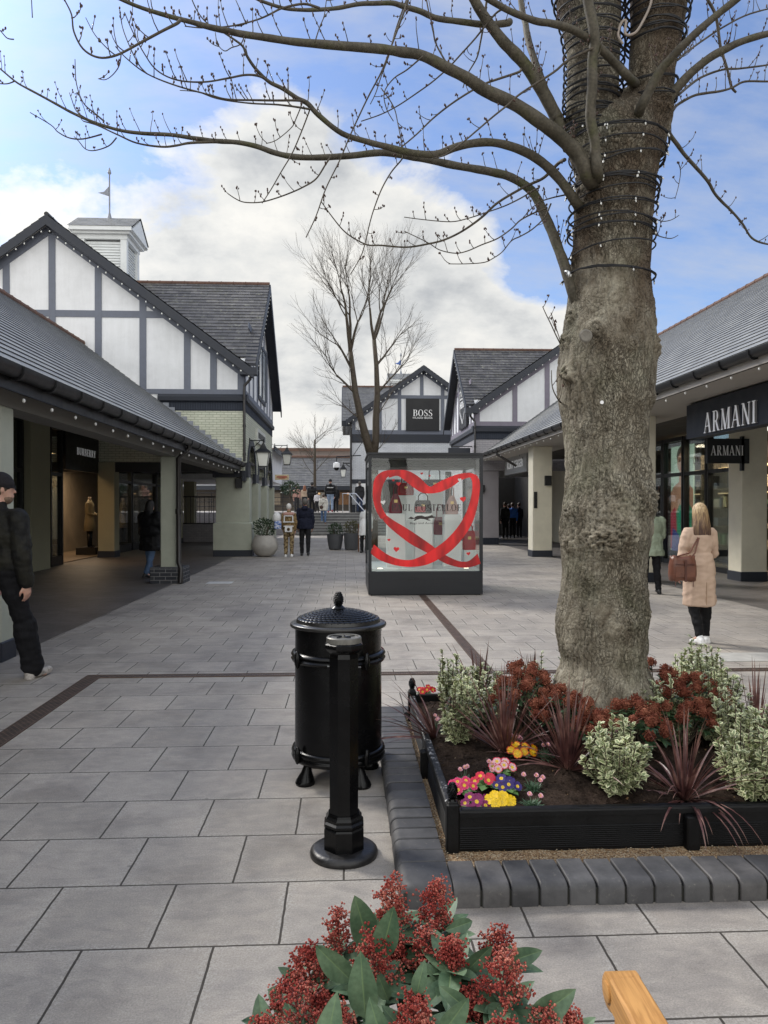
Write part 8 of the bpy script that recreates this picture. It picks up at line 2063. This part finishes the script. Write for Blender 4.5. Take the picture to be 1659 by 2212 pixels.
c_jean = cloth('blue_jeans', (.10,.16,.27), .85, .2, 8); c_mint = cloth('mint_quilt', (.36,.42,.31), .7, .08, 6, .5, 18); c_white = cloth('white_puffer', (.62,.60,.54), .7, .08, 6, .8, 14); c_pink = cloth('dusty_pink', (.42,.24,.20), .8); c_blue = cloth('blue_anorak', (.04,.15,.52), .6); c_dj = cloth('dark_grey', (.03,.03,.033)); c_camo = cloth('dark_patterned_jacket', (.009,.009,.009), .7, col2=(.02,.019,.014), sc=9, bump=.9, bsc=14); c_khaki = cloth('ochre_leg', (.12,.085,.055)); c_wh = cloth('white_cotton', (.68,.68,.68), .8, .04)
# --- man at the left edge
g = gp(20, 1480)
t, J, P_, H, B, wr, hd = person('man in black beanie, sunglasses and dark patterned jacket striding in at the left edge', (g.x-.10, g.y+.06, 0), 1.86, math.radians(-22), c_camo, cloth('black_trousers', (.009,.009,.011), bump=.8, bsc=12), legs=((-.30,.30),(.36,.12)), arms=((.15,.1),(-.10,.1)), hair=H_brown, hat=mat('black_beanie', (.010,.008,.010), .9, .2, 60, .6, 160), shoes=mat('patterned_trainers', (.40,.37,.34), .6, .6, 22, .2), vox=.009, wide=1.16, puffy=1, beard=mat('beard_hair', (.17,.11,.075), .8, .3, 60), glasses=True, trim='baggy', headturn=math.radians(-35), armbend=(.25,.35), elbow_out=.02)
# --- woman in the beige coat
g = gp(1508, 1390)
t, J, P_, H, B, wr, hd = person('woman with highlighted hair, long beige coat, brown shoulder bag and white trainers walking away', (g.x+.02, g.y+.02, 0), 1.57, math.radians(4), c_beige, cloth('black_leggings', (.008,.008,.009)), coat=.47, skirt_flare=1.0, legs=((-.10,.28),(.06,.05)), arms=((-.05,.1),(.25,.1)), hair=blond(), hairlen=.27, shoes=M_wshoe, vox=.010, trim='slim', armbend=(.5,1.1), elbow_out=.03)
# coat details: back vent, collar
mb = MB(); bx = B(0,-.145,.9); s_ = 1.57/1.75
mb.box(bx.x-.004, bx.x+.004, B(0,-.165,.6).y-.01, B(0,-.165,.6).y+.01, B(0,0,.485).z, B(0,0,.78).z); part(t, 'vent', mb, cloth('beige_shadow', (.36,.25,.17)))
bag = thing('shoulder_bag', (0,0,0), 'slouchy brown leather shoulder bag on the woman in the beige coat', 'bag'); 
gx = g.x; bc_ = at(1474, 1228, g.y-.17); w_ = .30; hh = .27
mb = MB(); prof = [(-.5,.80,.75),(-.46,.94,.95),(-.2,1.0,1.0),(.15,.98,.95),(.4,.88,.8),(.5,.92,.55),(.46,.80,.4)]
def sq(a, k): return math.copysign(abs(math.cos(a))**k, math.cos(a)), math.copysign(abs(math.sin(a))**k, math.sin(a))
mb.loft([[bc_+V((sq(2*pi*j/30,.5)[0]*w_/2*a, sq(2*pi*j/30,.6)[1]*.075*b, z*hh+.012*math.sin(j*1.3+z*4))) for j in range(30)] for z, a, b in prof])
M_bag = mat('brown_bag_leather', (.15,.055,.032), .38, .25, 14, .4, 60); mb.build('body', M_bag, bag, smooth=True)
mb = MB(); y_ = bc_.y-.076
mb.loft([[V((bc_.x+x, y_-e*.5, bc_.z+z)) for x, z in ((-.105,-.09),(.105,-.09),(.11,.0),(.105,.03),(-.105,.03),(-.11,0))] for e in (-.01,.012,.016)]); mb.build('front_pocket', M_bag, bag, smooth=40)
mb = MB(); mb.box(bc_.x-.012, bc_.x+.012, y_-.016, y_-.005, bc_.z-.14, bc_.z+.10); mb.tube([(bc_.x-.11,y_-.002,bc_.z-.13),(bc_.x-.113,y_-.005,bc_.z-.19)], .004, 5); mb.tube([(bc_.x+.09,y_-.002,bc_.z-.13),(bc_.x+.086,y_-.005,bc_.z-.2)], .004, 5); mb.tube([(bc_.x-.11,y_,bc_.z+.055),(bc_.x,y_-.012,bc_.z+.05),(bc_.x+.11,y_,bc_.z+.055)], .005, 5); mb.build('straps', mat('bag_strap', (.09,.03,.02), .5), bag)
sp0 = at(1503, 1160, g.y-.03); mb = MB()
mb.tube([bc_+V((-.11,0,.12)), bc_.lerp(sp0,.5)+V((-.01,-.04,0)), sp0+V((0,-.05,-.01)), sp0+V((0,0,.022)), sp0+V((.005,.07,-.01))], .009, 6)
mb.tube([bc_+V((.10,0,.12)), bc_.lerp(sp0,.5)+V((.045,-.045,0)), sp0+V((.014,-.05,-.01)), sp0+V((.014,0,.022)), sp0+V((.02,.07,-.01))], .009, 6); mb.build('strap', M_bag, bag)
# --- person in mint coat behind the trunk
g = gp(1408, 1282)
person('person in pale mint quilted coat and dark trousers mostly hidden behind the trunk', (g.x-.02, g.y, 0), 1.62, math.radians(0), c_mint, c_blk2, coat=.72, skirt_flare=1.05, legs=((.1,.1),(-.1,.1)), hair=H_grey, vox=.012, puffy=1, armbend=(.9,1.2), arms=((.1,.1),(.15,.1)), wide=1.2)
# --- woman in black coat under the left arcade
g = gp(322, 1249)
person('person in long black padded coat and blue jeans beside the slim arcade pillar', (g.x, g.y+.1, 0), 1.68, math.radians(-28), c_blk, c_jean, coat=.62, legs=((.18,.1),(-.18,.25)), hair=H_black, hairlen=.2, shoes=M_shoe, vox=.014, puffy=2.6, wide=1.35, hood=1, armbend=(1.1,1.1), arms=((.2,.1),(.2,.1)))
# --- couple
g = gp(624, 1203)
def patterned():
    return cloth('ornate_brown_gold_print', (.05,.028,.012), .8, col2=(.32,.24,.13), sc=16, camo=False)
t, J, P_, H, B, wr, hd = person('white haired person in ornate brown and white patterned outfit walking beside a man in navy', (g.x, g.y, 0), 1.62, 0, cloth('ornate_jacket', (.11,.065,.025), .8, col2=(.30,.21,.10), sc=22), patterned(), legs=((.06,.1),(-.08,.12)), hair=H_white, vox=.014, wide=1.08, armbend=(.6,.3), shoes=M_wshoe)
yb_ = lambda z: B(0,-.155,z).y
mb = MB()
for z, hw_ in ((1.36,.13),(1.16,.17),(1.02,.15)): mb.box(B(-hw_,0,z).x, B(hw_,0,z).x, yb_(z)-.004, yb_(z)+.03, B(0,0,z).z-.014, B(0,0,z).z+.014)
for x in (-.13,.13): mb.box(B(x,0,1).x-.014, B(x,0,1).x+.014, yb_(1.2)+.0, yb_(1.2)+.04, B(0,0,1.16).z, B(0,0,1.36).z)
mb.box(B(-.11,0,.9).x, B(.11,0,.9).x, yb_(.9)-.012, yb_(.9)+.05, B(0,0,.83).z, B(0,0,1.0).z); part(t, 'white_trim', mb, c_wh)
mb = MB(); mb.lathe([(.05,-.003),(.05,.004)], (0,0,0), 16, M=Matrix.Translation((B(0,0,.92).x, yb_(.9)-.016, B(0,0,.915).z)) @ Matrix.Rotation(pi/2,4,'X')); part(t, 'back_motif', mb, patterned())
mb = MB(); mb.cap(B(-.12,-.045,1.42), B(.12,-.045,1.42), .06, .06, 10); part(t, 'shoulder_yoke', mb, c_pink, True)
bg_ = thing('carrier_bag', (g.x-.3, g.y-.02, .75), 'white and blue bag on the left arm of the white haired person', 'bag'); mb = MB(); c_ = at(598, 1130, g.y-.05)
mb.ell(c_+V((0,0,.16)), (.13,.1,.17), 12, 9); mb.build('padded_body', c_wh, bg_, smooth=True); mb = MB(); mb.bbox(c_.x-.07, c_.x+.14, c_.y-.09, c_.y+.03, c_.z-.17, c_.z+.06, .02); mb.build('pouch', cloth('blue_white_print', (.04,.13,.4), .6, col2=(.6,.62,.7), sc=20), bg_)
g = gp(659, 1200); person('tall man in long navy jacket and black trousers walking toward the steps', (g.x, g.y, 0), 1.78, 0, c_navy, c_blk2, coat=.82, legs=((.02,.05),(-.12,.12)), hair=H_grey, vox=.014, wide=1.22, skin=SK2, hood=1, skirt_flare=.98)
# --- steps and terrace
def at_feet(px, py, z): q = gp(px, py, z); return q
def ppl(label, px, Y, z, h, **k): q = at(px, 1100, Y); return person(label, (q.x, Y, z), h, k.pop('head', 0), vox=.02, **k)
t, J, P_, H, B, wr, hd = ppl('person in cream padded hooded coat and blue jeans climbing the steps', 699, 42.1, .6, 1.62, top=c_white, bottom=c_jean, coat=.78, legs=((.35,.5),(-.05,.05)), hair=H_brown, hood=1, puffy=1.5, shoes=mat('tan_boots', (.20,.10,.06), .6))
mb = MB(); q = B(-.12,-.17,.98); mb.ell(q, (.10,.05,.11), 10, 8); mb.tube([q+V((.02,0,.08)), B(.12,-.13,1.4)], .014, 5); part(t, 'crossbody_bag', mb, mat('brown_purse', (.06,.03,.02), .5), True)
t, J, P_, H, B, wr, hd = ppl('tall person in black hooded jacket with white back lettering and pale jeans above the steps', 713.5, 43.7, TZ, 1.88, top=c_blk, bottom=cloth('pale_jeans', (.22,.28,.38)), legs=((.15,.1),(-.2,.3)), hair=None, hat=mat('black_hat', (.01,.01,.011), .9), hood=1, puffy=1, wide=1.2, shoes=mat('red_black_shoe', (.25,.03,.03), .6))
mb = MB(); 
for i in range(8): mb.box(B(-.14+.036*i,0,1).x, B(-.14+.036*i,0,1).x+.03, B(0,-.17,1.3).y-.004, B(0,-.17,1.3).y+.02, B(0,0,1.30).z, B(0,0,1.335).z)
part(t, 'back_lettering', mb, M_white)
ppl('person in black quilted jacket and dark cap on the terrace left of the climbing group', 674, 45.2, TZ, 1.75, top=c_blk, bottom=c_blk2, hair=H_black, hat=bpy.data.materials['black_hat'], hood=1, puffy=1.4, wide=1.1)
ppl('person in dusty pink padded jacket with brown hair at the back left of the terrace', 641, 47.5, TZ, 1.62, top=c_pink, bottom=c_dj, hair=H_brown, hood=1, puffy=1.3, head=.4)
ppl('red haired woman in pale top behind the white haired person', 658, 48.5, TZ, 1.66, top=cloth('beige_top', (.42,.32,.24)), bottom=c_dj, hair=H_red, hairlen=.24)
ppl('small child in white coat on the terrace between taller people', 685, 44.4, TZ, 1.18, top=cloth('child_white', (.6,.58,.6)), bottom=c_dj, hair=H_black, child=True, puffy=1)
ppl('dark clad woman walking on the terrace right of the tall hooded person', 725.5, 46.5, TZ, 1.62, top=c_blk2, bottom=c_blk2, hair=H_black, hairlen=.2, legs=((.2,.2),(-.2,.2)))
ppl('man in dark padded coat and jeans standing by the handrail near the far building', 777, 43.6, TZ, 1.76, top=c_dj, bottom=cloth('dark_jeans', (.04,.055,.10)), coat=.85, hair=H_grey, hood=1, wide=1.15, legs=((.05,.05),(-.08,.1)), head=.15)
# --- white coat by the display case
q = at(784, 1190, 25.6); person('person in loose long white coat and dark trousers half hidden behind the display case', (q.x+.05, 25.6, 0), 1.64, -.5, c_wh, c_blk2, coat=.62, skirt_flare=1.05, hair=H_black, vox=.016, wide=1.0, lean=.25)
# --- right arcade group
for px, Y, h, top, lab, hd_ in ((1091,36.6,1.74,c_dj,'person in dark jacket and hair at the far left of the arcade doorway group',.3),(1107,37.2,1.72,c_blue,'person in bright blue jacket waiting in the far right arcade doorway',-.2),(1121,37.8,1.72,c_navy,'person in navy jacket right of the blue jacketed one in the far arcade',.5),(1188,33.5,1.7,c_blk2,'dark figure beside the cream pillar in the right arcade',.9),(1099,38.6,1.66,cloth('grey_fleece', (.12,.12,.13)),'person in grey behind the blue jacketed one in the far arcade',.0)):
    q = at(px, 1100, Y); person(lab, (q.x, Y, 0), h, hd_, top, c_blk2, hair=H_brown, vox=.02, wide=1.1)

bpy.data.batch_remove([TMP[0]]+TRASH); bpy.data.scenes.remove(TS)
